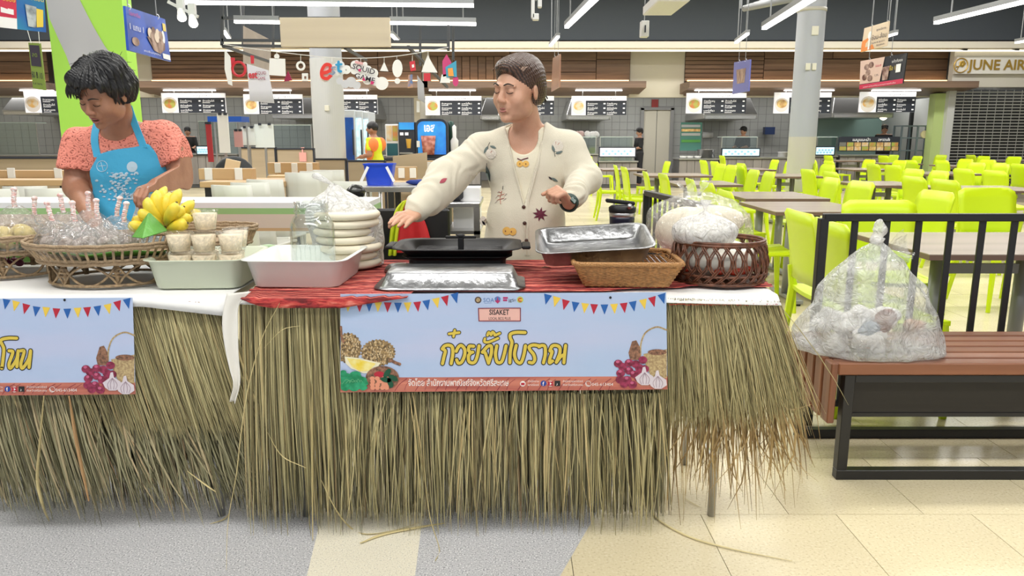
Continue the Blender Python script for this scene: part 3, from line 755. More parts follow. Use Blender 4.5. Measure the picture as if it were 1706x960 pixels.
# durians
d = MB()
def spiky(cx, cy, rx, ry, l, n=44, amp=0.1):
    flatp(d, [(cx+rx*(1+amp*(k % 2))*math.cos(2*PI*k/n), cy+ry*(1+amp*(k % 2))*math.sin(2*PI*k/n)) for k in range(n)], l)
d2 = MB()
def cut(pts): return [(max(567.5, x), y) for x, y in pts]
def spikyc(mb, cx, cy, rx, ry, l, n=44, amp=0.1):
    flatp(mb, cut([(cx+rx*(1+amp*(k % 2))*math.cos(2*PI*k/n), cy+ry*(1+amp*(k % 2))*math.sin(2*PI*k/n)) for k in range(n)]), l)
spikyc(d, 580, 580, 21, 24, 1); spikyc(d, 630, 588, 27, 21, 1.5, 56); d.build('durian_print', m_duri, bn)
d = MB()
for k in range(150):
    a = rnd.uniform(0, 2*PI); q = math.sqrt(rnd.random())
    cx, cy, rx, ry = (581, 580, 19, 22) if k % 2 else (630, 588, 25, 19)
    x = cx+rx*q*math.cos(a); y = cy+ry*q*math.sin(a)
    if x < 569: continue
    flatp(d, [(x-1.3, y+1.2), (x+1.3, y+1.2), (x, y-2.6)], 2)
d.build('durian_spine_print', mat('printed pale spine', (0.62, 0.48, 0.28), 0.5), bn)
d = MB(); stroke(d, [(568, 545), (569, 560), (572, 570)], 4, 2.2, 3); stroke(d, [(650, 600), (660, 605), (666, 607)], 5, 2.2, 3); d.build('stalk_print', m_brown, bn)
d = MB(); flatp(d, [(574, 594), (600, 597), (634, 605), (622, 622), (605, 622), (585, 614), (576, 606)], 3); d.build('husk_print', inkm('cream', (0.75, 0.7, 0.5)), bn)
d = MB(); flatp(d, [(578, 597), (598, 599), (626, 606), (615, 618), (600, 619), (586, 611)], 4); d.build('pulp_print', m_pulp, bn)
d = MB(); bell(d, 637, 630, 28, 20, 5, 24); d.build('round_husk_print', m_brown, bn)
mb = d = MB()
for k in range(16): bell(d, 622+(k % 4)*8+rnd.uniform(-2, 2), 632+(k//4)*5.2-1.2, 4.2, 3.6, 6+k*0.1, 10)
d.build('kernel_print', inkm('salmon', (0.68, 0.27, 0.16)), bn)
d = MB(); bell(d, 632, 624, 9, 5, 5.6); d.build('red_kernel_print', M_redp, bn)
d = MB()
for k, (x, y, r_) in enumerate([(577, 632, 12), (592, 628, 11), (602, 637, 11), (575, 644, 9), (590, 643, 11), (605, 645, 7), (572, 622, 6)]):
    flatp(d, cut([(x+r_*(1+0.12*math.sin(5*a*0.35))*math.cos(a*0.35), min(652.5, y+0.85*r_*math.sin(a*0.35))) for a in range(18)]), 8+k*0.3)
d.build('kale_print', m_leafp, bn)
d = MB()
for k in range(6): stroke(d, [(570+k*6, 640-k), (577+k*5, 632+2*(k % 2)), (584+k*4, 637)], 0.8, 11, 3)
d.build('kale_vein_print', mat('printed light green', (0.12, 0.42, 0.2), 0.5), bn)
d = MB()
for (x, y, r_) in ((645, 622, -0.9), (655, 630, 0.5), (650, 638, 1.2), (643, 633, 0.2)): bell(d, x, y, 9, 4.5, 9, 10, r_)
d.build('herb_print', mat('printed dark green', (0.0, 0.07, 0.03), 0.5), bn)
# top logos and name plate
d = MB(); bell(d, 796.5, 500, 5.6, 5.6, 1); d.build('seal_print', inkm('dark brown', (0.08, 0.05, 0.04)), bn)
d = MB(); bell(d, 796.5, 500, 3.4, 3.4, 2); d.build('seal_print', m_tan, bn)
d = MB(); vs, fs = text_mb('SOA', 0.018, bp(805, 503.5, 1), width=0.032); d.add(vs, fs); stroke(d, [(807, 505.5), (819, 505)], 0.5, 1, raw=True); bell(d, 829, 498, 5, 4, 1); d.build('logo_print', inkm('steel blue', (0.08, 0.17, 0.42)), bn)
d = MB(); flatp(d, [(827, 504), (829, 494), (831, 504)], 2); flatp(d, [(824, 501), (834, 501), (829, 506)], 2.2); flatp(d, [(838, 495), (846, 495), (846, 498), (838, 498)], 1); flatp(d, [(838, 499), (845, 499), (845, 502), (838, 502)], 1); d.build('logo_print', inkm('crimson', (0.4, 0.02, 0.12)), bn)
d = MB(); vs, fs = text_mb('jgระ', 0.014, bp(847, 502.5, 1), width=0.022); d.add(vs, fs); d.build('logo_print', M_ink, bn)
d = MB(); bell(d, 866.5, 499.5, 5.4, 5.4, 1); d.build('logo_print', inkm('lime', (0.35, 0.55, 0.12)), bn)
d = MB(); bell(d, 866.5, 499.5, 4.2, 4.2, 1.5); d.build('logo_print', M_yel, bn)
d = MB(); stroke(d, [(868.5, 497.5), (865, 497.5), (864, 499.5), (865, 502), (868.5, 502)], 1.6, 2.5, 3); d.build('logo_print', M_redp, bn)
d = MB(); flatp(d, [(798, 514), (866, 513.5), (867, 535), (797, 535)], 1); d.build('name_plate_print', M_pink, bn)
d = MB()
for a, b_ in (((797, 514), (867, 513.5)), ((867, 513.5), (867, 535)), ((867, 535), (798, 535)), ((798, 535), (797, 514))): stroke(d, [a, b_], 1.4, 2, raw=True)
d.build('name_plate_border_print', M_maroon, bn)
d = MB(); vs, fs = text_mb('SISAKET', 0.0225, bp(815, 524.5, 2), width=0.059, off=0.0004); d.add(vs, fs); vs, fs = text_mb('LOCAL BCG PLUS', 0.012, bp(814, 533, 2), width=0.065); d.add(vs, fs); d.build('name_plate_lettering', M_ink, bn)
# big Thai lettering, drawn stroke by stroke; coordinates from an enlarged view (7.108 px per px)
G = [[(120, 365), (150, 330), (200, 322), (238, 345), (245, 420), (225, 540)], [(120, 365), (155, 390), (140, 460), (122, 540)],
     [(285, 395), (310, 345), (345, 325), (385, 370), (385, 440), (350, 520), (310, 535), (290, 495)],
     [(490, 335), (440, 335), (432, 385), (455, 410), (430, 450), (440, 520), (500, 525), (535, 450), (555, 330)], [(455, 412), (480, 405)],
     [(595, 405), (625, 370), (660, 335), (700, 335), (700, 420), (668, 535)], [(595, 405), (625, 410), (640, 450), (668, 535)],
     [(765, 330), (750, 430), (770, 520), (820, 520), (850, 440), (875, 330)],
     [(1100, 172), (1000, 170), (930, 190), (925, 240), (945, 290), (925, 400), (920, 530)],
     [(995, 325), (975, 430), (1000, 510), (1050, 530), (1085, 440), (1105, 330)],
     [(1270, 330), (1200, 320), (1150, 340), (1160, 380), (1200, 430), (1215, 490), (1190, 530), (1150, 525)],
     [(1265, 340), (1300, 325), (1335, 340), (1340, 430), (1318, 530)],
     [(1395, 385), (1420, 335), (1465, 325), (1510, 350), (1510, 420), (1470, 525)], [(1395, 390), (1420, 400), (1395, 480), (1390, 530), (1425, 510)],
     [(1470, 525), (1520, 460), (1570, 430)], [(1580, 325), (1570, 420), (1560, 530)],
     [(200, 188), (320, 172)], [(268, 145), (252, 220)],
     [(625, 245), (620, 280), (670, 285), (780, 240)], [(655, 205), (670, 170), (690, 190), (700, 200), (715, 165), (740, 190), (745, 205), (800, 180)]]
for w_, l_, m_ in ((60, 1.0, M_ink), (38, 2.0, M_gold)):
    d = MB()
    for s_ in G: 
        k = 0.62 if min(p[1] for p in s_) < 300 and s_[0][1] < 260 and len(s_) < 9 and s_[0][0] != 1100 else 1
        stroke(d, [(720+x/7.108, 530+y/7.108) for x, y in s_], w_*(k if k == 1 else 0.8)/7.108, l_)
    d.build('thai_lettering', m_, bn)
d = MB(); vs, fs = text_mb('จัดโดย สำนักงานพาณิชย์จังหวัดศรีสะเกษ', 0.028, bp(680, 643, 1.5), width=0.305, off=0.0003); d.add(vs, fs); d.build('organiser_lettering', M_wht, bn)
for px in (637, 1017):
    d = MB(); bell(d, px, 496, 2.2, 2.2, 4, 12); d.build('eyelet', M_ink, bn)
# left banner
bn = thing('banner', 'pale blue banner cut by the left edge, with shallots and a wicker basket', 'banner', (pix(80, 570, y=BD).x, BD, 0.4))
sheet(bn, [(-330, 500), (221, 496), (226, 657), (-330, 662)])
mb = MB(); flatp(mb, [(-330, 640), (225, 637), (226, 657), (-330, 662)], 0.5); mb.build('plank_print', m_plank, bn)
mb = MB()
for x in range(-30, 130, 34): stroke(mb, [(x, 657), (x+8, 647), (x+20, 640)], 1.0, 1, 3); stroke(mb, [(x+16, 656), (x+20, 647), (x+30, 640)], 0.7, 1, 3)
mb.build('plank_grain_print', M_maroon, bn)
pennants(bn, [(11, 499), (27, 502), (44, 507), (61, 511), (77, 512), (94, 514), (112, 514.5), (129, 513), (145, 512), (162, 510), (179, 507), (195, 502), (211, 498)])
shallots(bn, -887, 9); contact_strip(bn, -893, 9.5)
GL = [[(-300, 330), (110, 330), (20, 345), (10, 365), (30, 420), (20, 530)], [(60, 415), (85, 425), (60, 500), (70, 530), (110, 470), (120, 415), (112, 520)],
      [(135, 415), (160, 420), (138, 500), (150, 530), (190, 470), (202, 415), (192, 525)]]
GL[0] = [(110, 332), (50, 332), (5, 348), (25, 400), (20, 470), (12, 530)]
for w_, l_, m_ in ((33, 1.0, M_ink), (21, 2.0, M_gold)):
    d = MB()
    for s_ in GL: stroke(d, [(x/3.967, 480+y/3.967) for x, y in s_], w_/3.967, l_)
    d.build('thai_lettering', m_, bn)
d = MB(); bell(d, 107.5, 500, 2.2, 2.2, 4, 12); d.build('eyelet', M_ink, bn)
# ================================================================ SMOOTH-UNION SURFACES (figures, soft bags, fruit)
class SDF:
    def __init__(s, lo, hi, h):
        s.lo = np.array(lo, float); s.h = h
        s.n = np.ceil((np.array(hi)-s.lo)/h).astype(int)+1
        s.ax = [s.lo[i]+h*np.arange(s.n[i]) for i in range(3)]
        s.d = np.full(s.n, 0.2, np.float32)
    def _win(s, lo, hi, pad):
        a = np.clip(((np.array(lo)-pad-s.lo)/s.h).astype(int), 0, s.n-1); b = np.clip(((np.array(hi)+pad-s.lo)/s.h).astype(int)+2, 0, s.n)
        sl = tuple(slice(a[i], b[i]) for i in range(3))
        X = s.ax[0][sl[0]][:, None, None]; Y = s.ax[1][sl[1]][None, :, None]; Z = s.ax[2][sl[2]][None, None, :]
        return sl, X, Y, Z
    def _mix(s, sl, d, k, op):
        o = s.d[sl]
        if o.size == 0: return
        if op == 'sub': d = -d
        if k <= 0: s.d[sl] = np.minimum(o, d) if op == 'add' else np.maximum(o, d); return
        if op == 'add':
            h = np.clip(0.5+0.5*(d-o)/k, 0, 1); s.d[sl] = d*(1-h)+o*h-k*h*(1-h)
        else:
            h = np.clip(0.5-0.5*(d-o)/k, 0, 1); s.d[sl] = o*h+d*(1-h)+k*h*(1-h)
    def cap(s, a, b, ra, rb=None, k=0.015, op='add'):
        rb = ra if rb is None else rb
        a = np.array(a, float); b = np.array(b, float); m = max(ra, rb)
        sl, X, Y, Z = s._win(np.minimum(a, b)-m, np.maximum(a, b)+m, k+0.03)
        v = b-a; L2 = max(1e-9, (v**2).sum())
        t = np.clip(((X-a[0])*v[0]+(Y-a[1])*v[1]+(Z-a[2])*v[2])/L2, 0, 1)
        d = np.sqrt((X-a[0]-t*v[0])**2+(Y-a[1]-t*v[1])**2+(Z-a[2]-t*v[2])**2)-(ra+(rb-ra)*t)
        s._mix(sl, d, k, op); return s
    def ell(s, c, r, rot=None, k=0.015, op='add'):
        c = np.array(c, float); m = max(r)
        sl, X, Y, Z = s._win(c-m, c+m, k+0.03)
        X = X-c[0]; Y = Y-c[1]; Z = Z-c[2]
        if rot is not None:
            q = np.array(rot.transposed() if isinstance(rot, Matrix) else rot)
            X, Y, Z = q[0][0]*X+q[0][1]*Y+q[0][2]*Z, q[1][0]*X+q[1][1]*Y+q[1][2]*Z, q[2][0]*X+q[2][1]*Y+q[2][2]*Z
        k0 = np.sqrt((X/r[0])**2+(Y/r[1])**2+(Z/r[2])**2)+1e-6
        k1 = np.sqrt((X/r[0]**2)**2+(Y/r[1]**2)**2+(Z/r[2]**2)**2)+1e-6
        s._mix(sl, k0*(k0-1)/k1, k, op); return s
    def chain(s, pts, rs, k=0.008):
        for i in range(len(pts)-1): s.cap(pts[i], pts[i+1], rs[i], rs[i+1], k)
        return s
    def mesh(s, d=None):
        d = s.d if d is None else d
        d = d.copy(); 
        d[0] = d[-1] = 1e-3+np.abs(d[0]); 
        d[:, 0] = np.abs(d[:, 0])+1e-3; d[:, -1] = np.abs(d[:, -1])+1e-3; d[:, :, 0] = np.abs(d[:, :, 0])+1e-3; d[:, :, -1] = np.abs(d[:, :, -1])+1e-3
        ins = d < 0
        n = np.array(d.shape)-1
        cnt = np.zeros(n, np.int8)
        for i in (0, 1):
            for j in (0, 1):
                for k in (0, 1): cnt += ins[i:n[0]+i, j:n[1]+j, k:n[2]+k]
        act = (cnt > 0) & (cnt < 8); C = np.argwhere(act)
        idx = np.full(n, -1, np.int32); idx[tuple(C.T)] = np.arange(len(C))
        acc = np.zeros((len(C), 3)); num = np.zeros(len(C))
        for a in range(3):
            o1, o2 = [x for x in range(3) if x != a]
            for i in (0, 1):
                for j in (0, 1):
                    p = C.copy(); p[:, o1] += i; p[:, o2] += j; q = p.copy(); q[:, a] += 1
                    dp = d[tuple(p.T)]; dq = d[tuple(q.T)]; m = (dp < 0) != (dq < 0)
                    t = np.where(m, dp/np.where(m, dp-dq, 1), 0)
                    P = p.astype(float); P[:, a] += t; acc += P*m[:, None]; num += m
        V = acc/num[:, None]*s.h+s.lo
        F = []
        for a in range(3):
            o1, o2 = (a+1) % 3, (a+2) % 3
            sa = [slice(None)]*3; sb = [slice(None)]*3; sa[a] = slice(0, -1); sb[a] = slice(1, None)
            m = ins[tuple(sa)] != ins[tuple(sb)]; E = np.argwhere(m)
            E = E[(E[:, o1] > 0) & (E[:, o2] > 0) & (E[:, o1] < n[o1]) & (E[:, o2] < n[o2])]
            flip = ins[tuple(E.T)]
            def cell(i, j): c = E.copy(); c[:, o1] -= i; c[:, o2] -= j; return idx[tuple(c.T)]
            q = np.stack([cell(1, 1), cell(0, 1), cell(0, 0), cell(1, 0)], 1)
            q[~flip] = q[~flip][:, ::-1]; F.append(q)
        F = np.concatenate(F); F = F[(F >= 0).all(1)]
        return V, F
def np_obj(name, V, F, mats, parent=None, smooth=True, mi=None, loc=None):
    off = np.zeros(3)
    r = parent
    while r is not None: off += np.array(r.location); r = r.parent
    if parent is None and loc is not None: off = np.array(loc, float)
    me = bpy.data.meshes.new(name); F = np.asarray(F); nf = len(F)
    me.vertices.add(len(V)); me.vertices.foreach_set('co', (V-off).astype(np.float32).ravel())
    me.loops.add(nf*4); me.loops.foreach_set('vertex_index', F.astype(np.int32).ravel())
    me.polygons.add(nf); me.polygons.foreach_set('loop_start', np.arange(0, nf*4, 4, dtype=np.int32))
    ml = mats if isinstance(mats, (list, tuple)) else [mats]
    for m in ml: me.materials.append(m)
    if mi is not None: me.polygons.foreach_set('material_index', np.asarray(mi, np.int32))
    me.polygons.foreach_set('use_smooth', np.ones(nf, bool)); me.update(calc_edges=True); me.validate()
    o = bpy.data.objects.new(name, me); COL.objects.link(o)
    if parent is not None: o.parent = parent
    elif loc is not None: o.location = loc
    return o
def relax(V, F, it=2, f=0.5):
    E = np.concatenate([F[:, [0, 1]], F[:, [1, 2]], F[:, [2, 3]], F[:, [3, 0]]])
    n = len(V); cntv = np.bincount(E.ravel(), minlength=n)[:, None]
    for _ in range(it):
        A = np.stack([np.bincount(E[:, 0], V[E[:, 1], c], n)+np.bincount(E[:, 1], V[E[:, 0], c], n) for c in range(3)], 1)
        V = V*(1-f)+f*A/np.maximum(1, cntv)
    return V
def normals(V, F):
    fn = np.cross(V[F[:, 2]]-V[F[:, 0]], V[F[:, 3]]-V[F[:, 1]]); N = np.zeros_like(V)
    for k in range(4):
        for c in range(3): N[:, c] += np.bincount(F[:, k], fn[:, c], len(V))
    return N/(np.linalg.norm(N, axis=1)[:, None]+1e-12)
# ================================================================ PEOPLE
def skin(name, c, c2): return mat(name, c, 0.45, noise_amt=0.3, noise_scale=14, col2=c2, sss=0.12, bump=0.12, bump_scale=180)
sk_a = skin('warm skin', (0.6, 0.34, 0.23), (0.52, 0.27, 0.17)); sk_b = skin('tanned skin', (0.42, 0.21, 0.13), (0.34, 0.155, 0.095))
m_lip = mat('lip', (0.36, 0.13, 0.11), 0.4); m_eyew = mat('eye white', (0.6, 0.56, 0.52), 0.25); m_lash = mat('lash', (0.012, 0.008, 0.006), 0.6)
def hair_mat(name, c1, c2, sc=42):
    m = bpy.data.materials.new(name); m.use_nodes = True; nt = m.node_tree; b = nt.nodes['Principled BSDF']; L = nt.links.new
    tc = nt.nodes.new('ShaderNodeTexCoord'); w = nt.nodes.new('ShaderNodeTexWave'); w.wave_type = 'BANDS'; w.bands_direction = 'DIAGONAL'
    w.inputs['Scale'].default_value = sc; w.inputs['Distortion'].default_value = 7; w.inputs['Detail'].default_value = 2; w.inputs['Detail Scale'].default_value = 0.6
    L(tc.outputs['Object'], w.inputs['Vector']); r = nt.nodes.new('ShaderNodeValToRGB'); L(w.outputs['Fac'], r.inputs[0])
    r.color_ramp.elements[0].color = (*c2, 1); r.color_ramp.elements[1].color = (*c1, 1); L(r.outputs[0], b.inputs['Base Color'])
    b.inputs['Roughness'].default_value = 0.38
    bp = nt.nodes.new('ShaderNodeBump'); bp.inputs['Strength'].default_value = 0.3; bp.inputs['Distance'].default_value = 0.003; L(w.outputs['Fac'], bp.inputs['Height']); L(bp.outputs[0], b.inputs['Normal'])
    _M[name] = m; return m
hair_brown = hair_mat('brown hair', (0.11, 0.055, 0.035), (0.02, 0.012, 0.01)); hair_black = hair_mat('black hair', (0.016, 0.016, 0.018), (0.004, 0.004, 0.005))
def Rm(yaw, pitch, roll=0): return Matrix.Rotation(R(yaw), 3, 'Z') @ Matrix.Rotation(R(pitch), 3, 'X') @ Matrix.Rotation(R(roll), 3, 'Y')
def head(s, c, Q, sc=1.0, mouth_open=0.0, male=True):
    """skull, face, ears; local frame: x to the head's left, -y towards the face, z up"""
    c = Vector(c)
    T = lambda x, y, z: tuple(c+Q @ (Vector((x, y, z))*sc))
    E = lambda x, y, z, r, k=0.012, op='add', q=None: s.ell(T(x, y, z), [a*sc for a in r], Q if q is None else Q @ q, k*sc, op)
    E(0, .018, .035, (.076, .094, .083)); E(0, -.03, -.02, (.064, .058, .078), .03); E(0, -.04, -.075, (.05, .044, .04), .03)
    for x in (-1, 1):
        E(x*.04, -.055, -.03, (.027, .027, .03), .02); E(x*.05, -.015, -.065, (.018, .03, .03), .02)
        E(x*.031, -.094, .004, (.019, .012, .0105), .01, 'sub'); E(x*.031, -.0765, .003, (.0145, .0125, .0115), .004)
        s.cap(T(x*.012, -.088, .024), T(x*.047, -.078, .021), .0065*sc, .005*sc, .012*sc)
        E(x*.0125, -.1, -.031, (.0085, .009, .0075), .006)
        E(x*.078, .01, -.008, (.008, .017, .028), .006, 'add', Matrix.Rotation(R(x*18), 3, 'Z')); E(x*.089, .004, -.006, (.006, .011, .017), .005, 'sub')
    s.cap(T(0, -.088, .01), T(0, -.106, -.026), .0075*sc, .0115*sc, .012*sc)
    E(0, -.086, -.048, (.024, .012, .014), .012)
    s.cap(T(-.02, -.087, -.057-.001), T(.02, -.087, -.058), .006*sc, .006*sc, .006*sc); s.cap(T(-.016, -.087, -.069-mouth_open), T(.016, -.087, -.069-mouth_open), .0065*sc, .0065*sc, .006*sc)
    if mouth_open: E(0, -.098, -.063-mouth_open/2, (.017, .02, .004+mouth_open*.6), .004, 'sub')
    E(0, -.078, -.098-mouth_open*.5, (.02, .015, .015), .016)
    return T
def face_parts(root, T, sc, brow=None, mo=0.0, closed=True):
    for x in (-1, 1):
        mb = MB(); mb.tube(cr([T(x*.012, -.0985, .025), T(x*.03, -.0945, .031), T(x*.048, -.083, .024)], 4), [.0022*sc, .0032*sc, .0034*sc, .0034*sc, .0034*sc, .003*sc, .0025*sc, .002*sc, .0012*sc], 6, flat=(1, .8)); mb.build('eyebrow', brow or m_lash, root, smooth=True)
        mb = MB(); P_ = cr([T(x*.0165, -.0885, .001), T(x*.024, -.0905, -.0035), T(x*.034, -.0900, -.0042), T(x*.044, -.0845, -.0005)], 3); mb.tube(P_, .0013*sc, 5); mb.build('eyelashes', m_lash, root)
    mb = MB()
    up = cr([T(-.023, -.0865, -.062), T(-.01, -.0945, -.0585), T(0, -.0955, -.0595), T(.01, -.0945, -.0585), T(.023, -.0865, -.062)], 4)
    lo = cr([T(-.023, -.0865, -.063), T(-.01, -.0945, -.068-mo), T(0, -.096, -.0695-mo), T(.01, -.0945, -.068-mo), T(.023, -.0865, -.063)], 4)
    n = len(up); rr = [max(.0012, .0042*math.sin(PI*i/(n-1)))*sc for i in range(n)]
    mb.tube(up, rr, 6); mb.tube(lo, [r*1.15 for r in rr], 6); mb.build('lips', m_lip, root, smooth=True)
def hand(s, wrist, dirv, palm_n, side, sc=1.0, curl=(0.2, 0.2, 0.2, 0.25), spread=0.06, thumb=0.5, thumb_curl=0.3):
    """palm and five fingers; dirv points along the hand, palm_n out of the palm, side=+1 puts the thumb on +u"""
    w = Vector(wrist); d = Vector(dirv).normalized(); n = Vector(palm_n); n = (n-d*n.dot(d)).normalized(); u = d.cross(n).normalized()*side
    P = lambda a, b, c_: w+(d*a+u*b+n*c_)*sc
    for b in (-.026, -.009, .009, .026): s.cap(tuple(P(.012, b*.7, 0)), tuple(P(.078, b, 0)), .0135*sc, .0115*sc, .012)
    LNS = ((.026, .040, .024, .019), (.010, .044, .028, .02), (-.008, .041, .026, .02), (-.025, .032, .02, .018))
    for i, (b, l1, l2, l3) in enumerate(LNS):
        p = P(.082, b, 0); a = curl[i]; dd = (d+u*(b/.026)*spread).normalized(); pts = [P(.06, b, 0), p]; ang = 0
        for l, g in ((l1, 1.0), (l2, 1.15), (l3, 0.8)):
            ang += a*g; q = dd*math.cos(ang)+n*math.sin(ang); p = p+q*l*sc; pts.append(p)
        s.chain([tuple(x) for x in pts], [.0095*sc, .0095*sc, .0086*sc, .008*sc, .0066*sc], .003)
    t0 = P(.015, .022, .004); t1 = P(.045, .045+.01*thumb, .012); dt = (d*(1-thumb*.5)+u*thumb+n*thumb_curl).normalized()
    t2 = t1+dt*.032*sc; t3 = t2+(dt+n*thumb_curl*.8-u*0.2).normalized()*.026*sc
    s.chain([tuple(t0), tuple(t1), tuple(t2), tuple(t3)], [.015*sc, .012*sc, .0098*sc, .0082*sc], .006)
def PX(px, py, D): return np.array(pix(px, py, y=D))
def pr_wave(V, N, amp, freq, seed=0, mask=None):
    """cloth folds pushed along the normals"""
    ph = np.array([noise.noise(Vector((v[0]*freq, v[1]*freq, v[2]*freq+seed))) for v in V]); ph *= amp
    if mask is not None: ph *= mask
    return V+N*ph[:, None]

# ---------------- vendor in the cream cardigan
D1 = 3.02
p1 = thing('person', 'person in embroidered cream cardigan reaching over the black grill, hair tied back', 'person', (PX(870, 400, D1)[0], D1+0.03, 0))
h1 = 0.0038
hc = PX(862, 150, 2.93); Q1 = Rm(-38, 8, 4)       # face turned towards the left of the picture, looking down
neck = PX(882, 218, 3.03); chest = PX(880, 285, 3.02); belly = PX(876, 370, 3.0); hip = PX(872, 430, 3.02); hip[2] = 0.80
shL = PX(804, 250, 3.03); shR = PX(944, 246, 3.03)   # shoulders as seen in the picture
elL = PX(742, 296, 2.93); wrL = PX(692, 356, 2.74)
elR = PX(974, 296, 2.98); wrR = PX(948, 338, 2.76)
B1lo = np.array([PX(630, 400, 2.5)[0], 2.5, -0.0]); B1hi = np.array([PX(1010, 100, 3.3)[0], 3.32, PX(850, 70, 3.0)[2]])
s = SDF(B1lo, B1hi, h1)
def torso(s, neck, chest, belly, hip, shL, shR, w=0.15, k=0.05, dep=.1):
    s.ell(chest+np.array([0, .01, -.0]), (w, dep, .15), None, k); s.ell(belly, (w*.96, dep*1.0, .16), None, k); s.ell(hip, (w*1.03, dep*1.1, .13), None, k)
    s.cap(shL, shR, .048, .048, k); s.cap(neck+np.array([0, .01, -.02]), shL*.55+neck*.45+np.array([0, 0.01, -.02]), .05, .05, k); s.cap(neck+np.array([0, .01, -.02]), shR*.55+neck*.45+np.array([0, 0.01, -.02]), .05, .05, k)
torso(s, neck, chest, belly, hip, shL, shR)
for x in (-1, 1):
    a = hip+np.array([x*.085, 0, -.04]); kx = hip+np.array([x*.1, -.02, -.42]); f = np.array([hip[0]+x*.11, hip[1]+.02, .08])
    s.chain([a, kx, f], [.085, .055, .04], .03); s.cap(f+np.array([0, .02, -.045]), f+np.array([0, -.13, -.052]), .03, .026, .02)
torsoD = s.d.copy()
s.cap(neck+np.array([0.0, .0, -.02]), hc+np.array(Q1 @ Vector((0, .03, -.05))), .056, .052, .02)
T1 = head(s, hc, Q1, 1.0)
s.chain([shL, elL, wrL], [.05, .042, .026], .02); s.chain([shR, elR, wrR], [.05, .042, .026], .02)
bare = SDF(B1lo, B1hi, h1)
hd = PX(655, 372, 2.56)-wrL
hand(s, wrL, hd, (-0.25, 0.1, -1), -1, 0.95, (0.12, 0.1, 0.1, 0.14), 0.05, 0.45, 0.9)
hand(s, wrR, PX(930, 312, 2.7)-wrR, (-0.75, -0.55, 0.1), -1, 0.92, (1.15, 1.2, 1.2, 1.2), 0.02, 0.25, 0.8)
V, F = s.mesh(); V = relax(V, F, 1, .4)
np_obj('body', V, F, sk_a, p1)
face_parts(p1, T1, 1.0)
# trousers
t = SDF(B1lo, np.array([B1hi[0], B1hi[1], 0.9]), 0.008)
for x in (-1, 1):
    a = hip+np.array([x*.085, 0, -.04]); kx = hip+np.array([x*.1, -.02, -.42]); f = np.array([hip[0]+x*.11, hip[1]+.02, .1])
    t.chain([a, kx, f], [.1, .075, .07], .03)
t.ell(hip+np.array([0, 0, -.05]), (.165, .125, .1), None, .04)
V, F = t.mesh(); np_obj('trousers', V, F, mat('dark trousers', (0.03, 0.03, 0.035), 0.8), p1)
# cardigan: a shell over torso and arms with a deep V opening; inner top shows in it
c_ = SDF(B1lo+np.array([0, 0, .6]), B1hi, h1); zoff = int(round(.6/h1)); c_.lo = s.lo+np.array([0, 0, zoff*h1]); c_.n = np.array(torsoD[:, :, zoff:].shape); c_.ax = [c_.lo[i]+h1*np.arange(c_.n[i]) for i in range(3)]
base = torsoD[:, :, zoff:].copy()
c_.d = base-0.014
c_.chain([shL, elL], [.064, .066], .03); c_.chain([elL, wrL+(elL-wrL)*.1], [.066, .05], .02); c_.cap(elL*.55+shL*.45+np.array([0, 0, -.02]), elL*.4+wrL*.6+np.array([.01, 0, -.03]), .05, .04, .03)
c_.chain([shR, elR], [.064, .066], .03); c_.chain([elR, wrR+(elR-wrR)*.22], [.062, .045], .02)
for sh_, w_ in ((shL, wrL+(elL-wrL)*.08), (shR, wrR+(elR-wrR)*.2)): pass
c_.cap(wrL+(elL-wrL)*.06, wrL+(elL-wrL)*.2, .042, .046, .004); c_.cap(wrR+(elR-wrR)*.16, wrR+(elR-wrR)*.28, .04, .045, .004)
X, Y, Z = c_.ax[0][:, None, None], c_.ax[1][None, :, None], c_.ax[2][None, None, :]
vA = PX(840, 208, 2.95); vB = PX(911, 200, 2.95); vC = PX(873, 345, 2.88)
def prism3(X, Z, P):      # signed distance-like value of a convex outline in x,z (counter-clockwise seen from the front)
    d = None
    for i in range(len(P)):
        a, b = P[i], P[(i+1) % len(P)]; ex, ez = b[0]-a[0], b[1]-a[1]; L = math.hypot(ex, ez)
        q = ((X-a[0])*ez-(Z-a[1])*ex)/L; d = q if d is None else np.maximum(d, q)
    return d
vp = [(vA[0]-.0, vA[2]), (vC[0], vC[2]), (vB[0]+.0, vB[2]), (vB[0]-.005, vB[2]+.14), (vA[0]+.005, vA[2]+.14)]
pd = np.maximum(prism3(X, Z, vp), Y-neck[1]-0.0)+0*X*Z
pn = np.sqrt((X-neck[0])**2+(Y-neck[1]-.01)**2)-.068+0*Z; pn = np.maximum(pn, neck[2]+.005-Z)      # neck hole
cd = np.maximum(c_.d, -pd); cd = np.maximum(cd, -pn); cd = np.maximum(cd, (hip[2]-.09)-Z)
wr1 = (wrL+(elL-wrL)*.05)
V, F = c_.mesh(cd.astype(np.float32)); N = normals(V, F); V = relax(V, F, 2, .5)
def seg_t(V, a, b):
    v = b-a; t = ((V-a)@v)/(v@v); dd = np.linalg.norm(V-(a+np.clip(t, 0, 1)[:, None]*v), axis=1); return t, dd
amp = np.zeros(len(V))
for (a, b, f) in ((shL, elL, 60), (elL, wrL, 75), (elR, wrR, 95), (shR, elR, 50)):
    t, dd = seg_t(V, a, b); m = np.clip((0.085-dd)/.03, 0, 1)*np.clip((t+.1)*4, 0, 1)*np.clip((1.15-t)*5, 0, 1)
    L_ = np.linalg.norm(b-a); nz = np.array([noise.noise(Vector(v*9)) for v in V]); amp += m*.0042*np.sin(t*L_*f*1.5+nz*16)*np.clip(.5+1.6*nz, 0, 1)+m*.009*nz
nzt = np.array([noise.noise(Vector((v[0]*16, v[1]*8, v[2]*4))) for v in V]); amp += .008*nzt
V = V+N*amp[:, None]
m_card = mat('cream knit', (0.68, 0.63, 0.5), 0.85, bump=0.35, bump_scale=420, sheen=0.3)
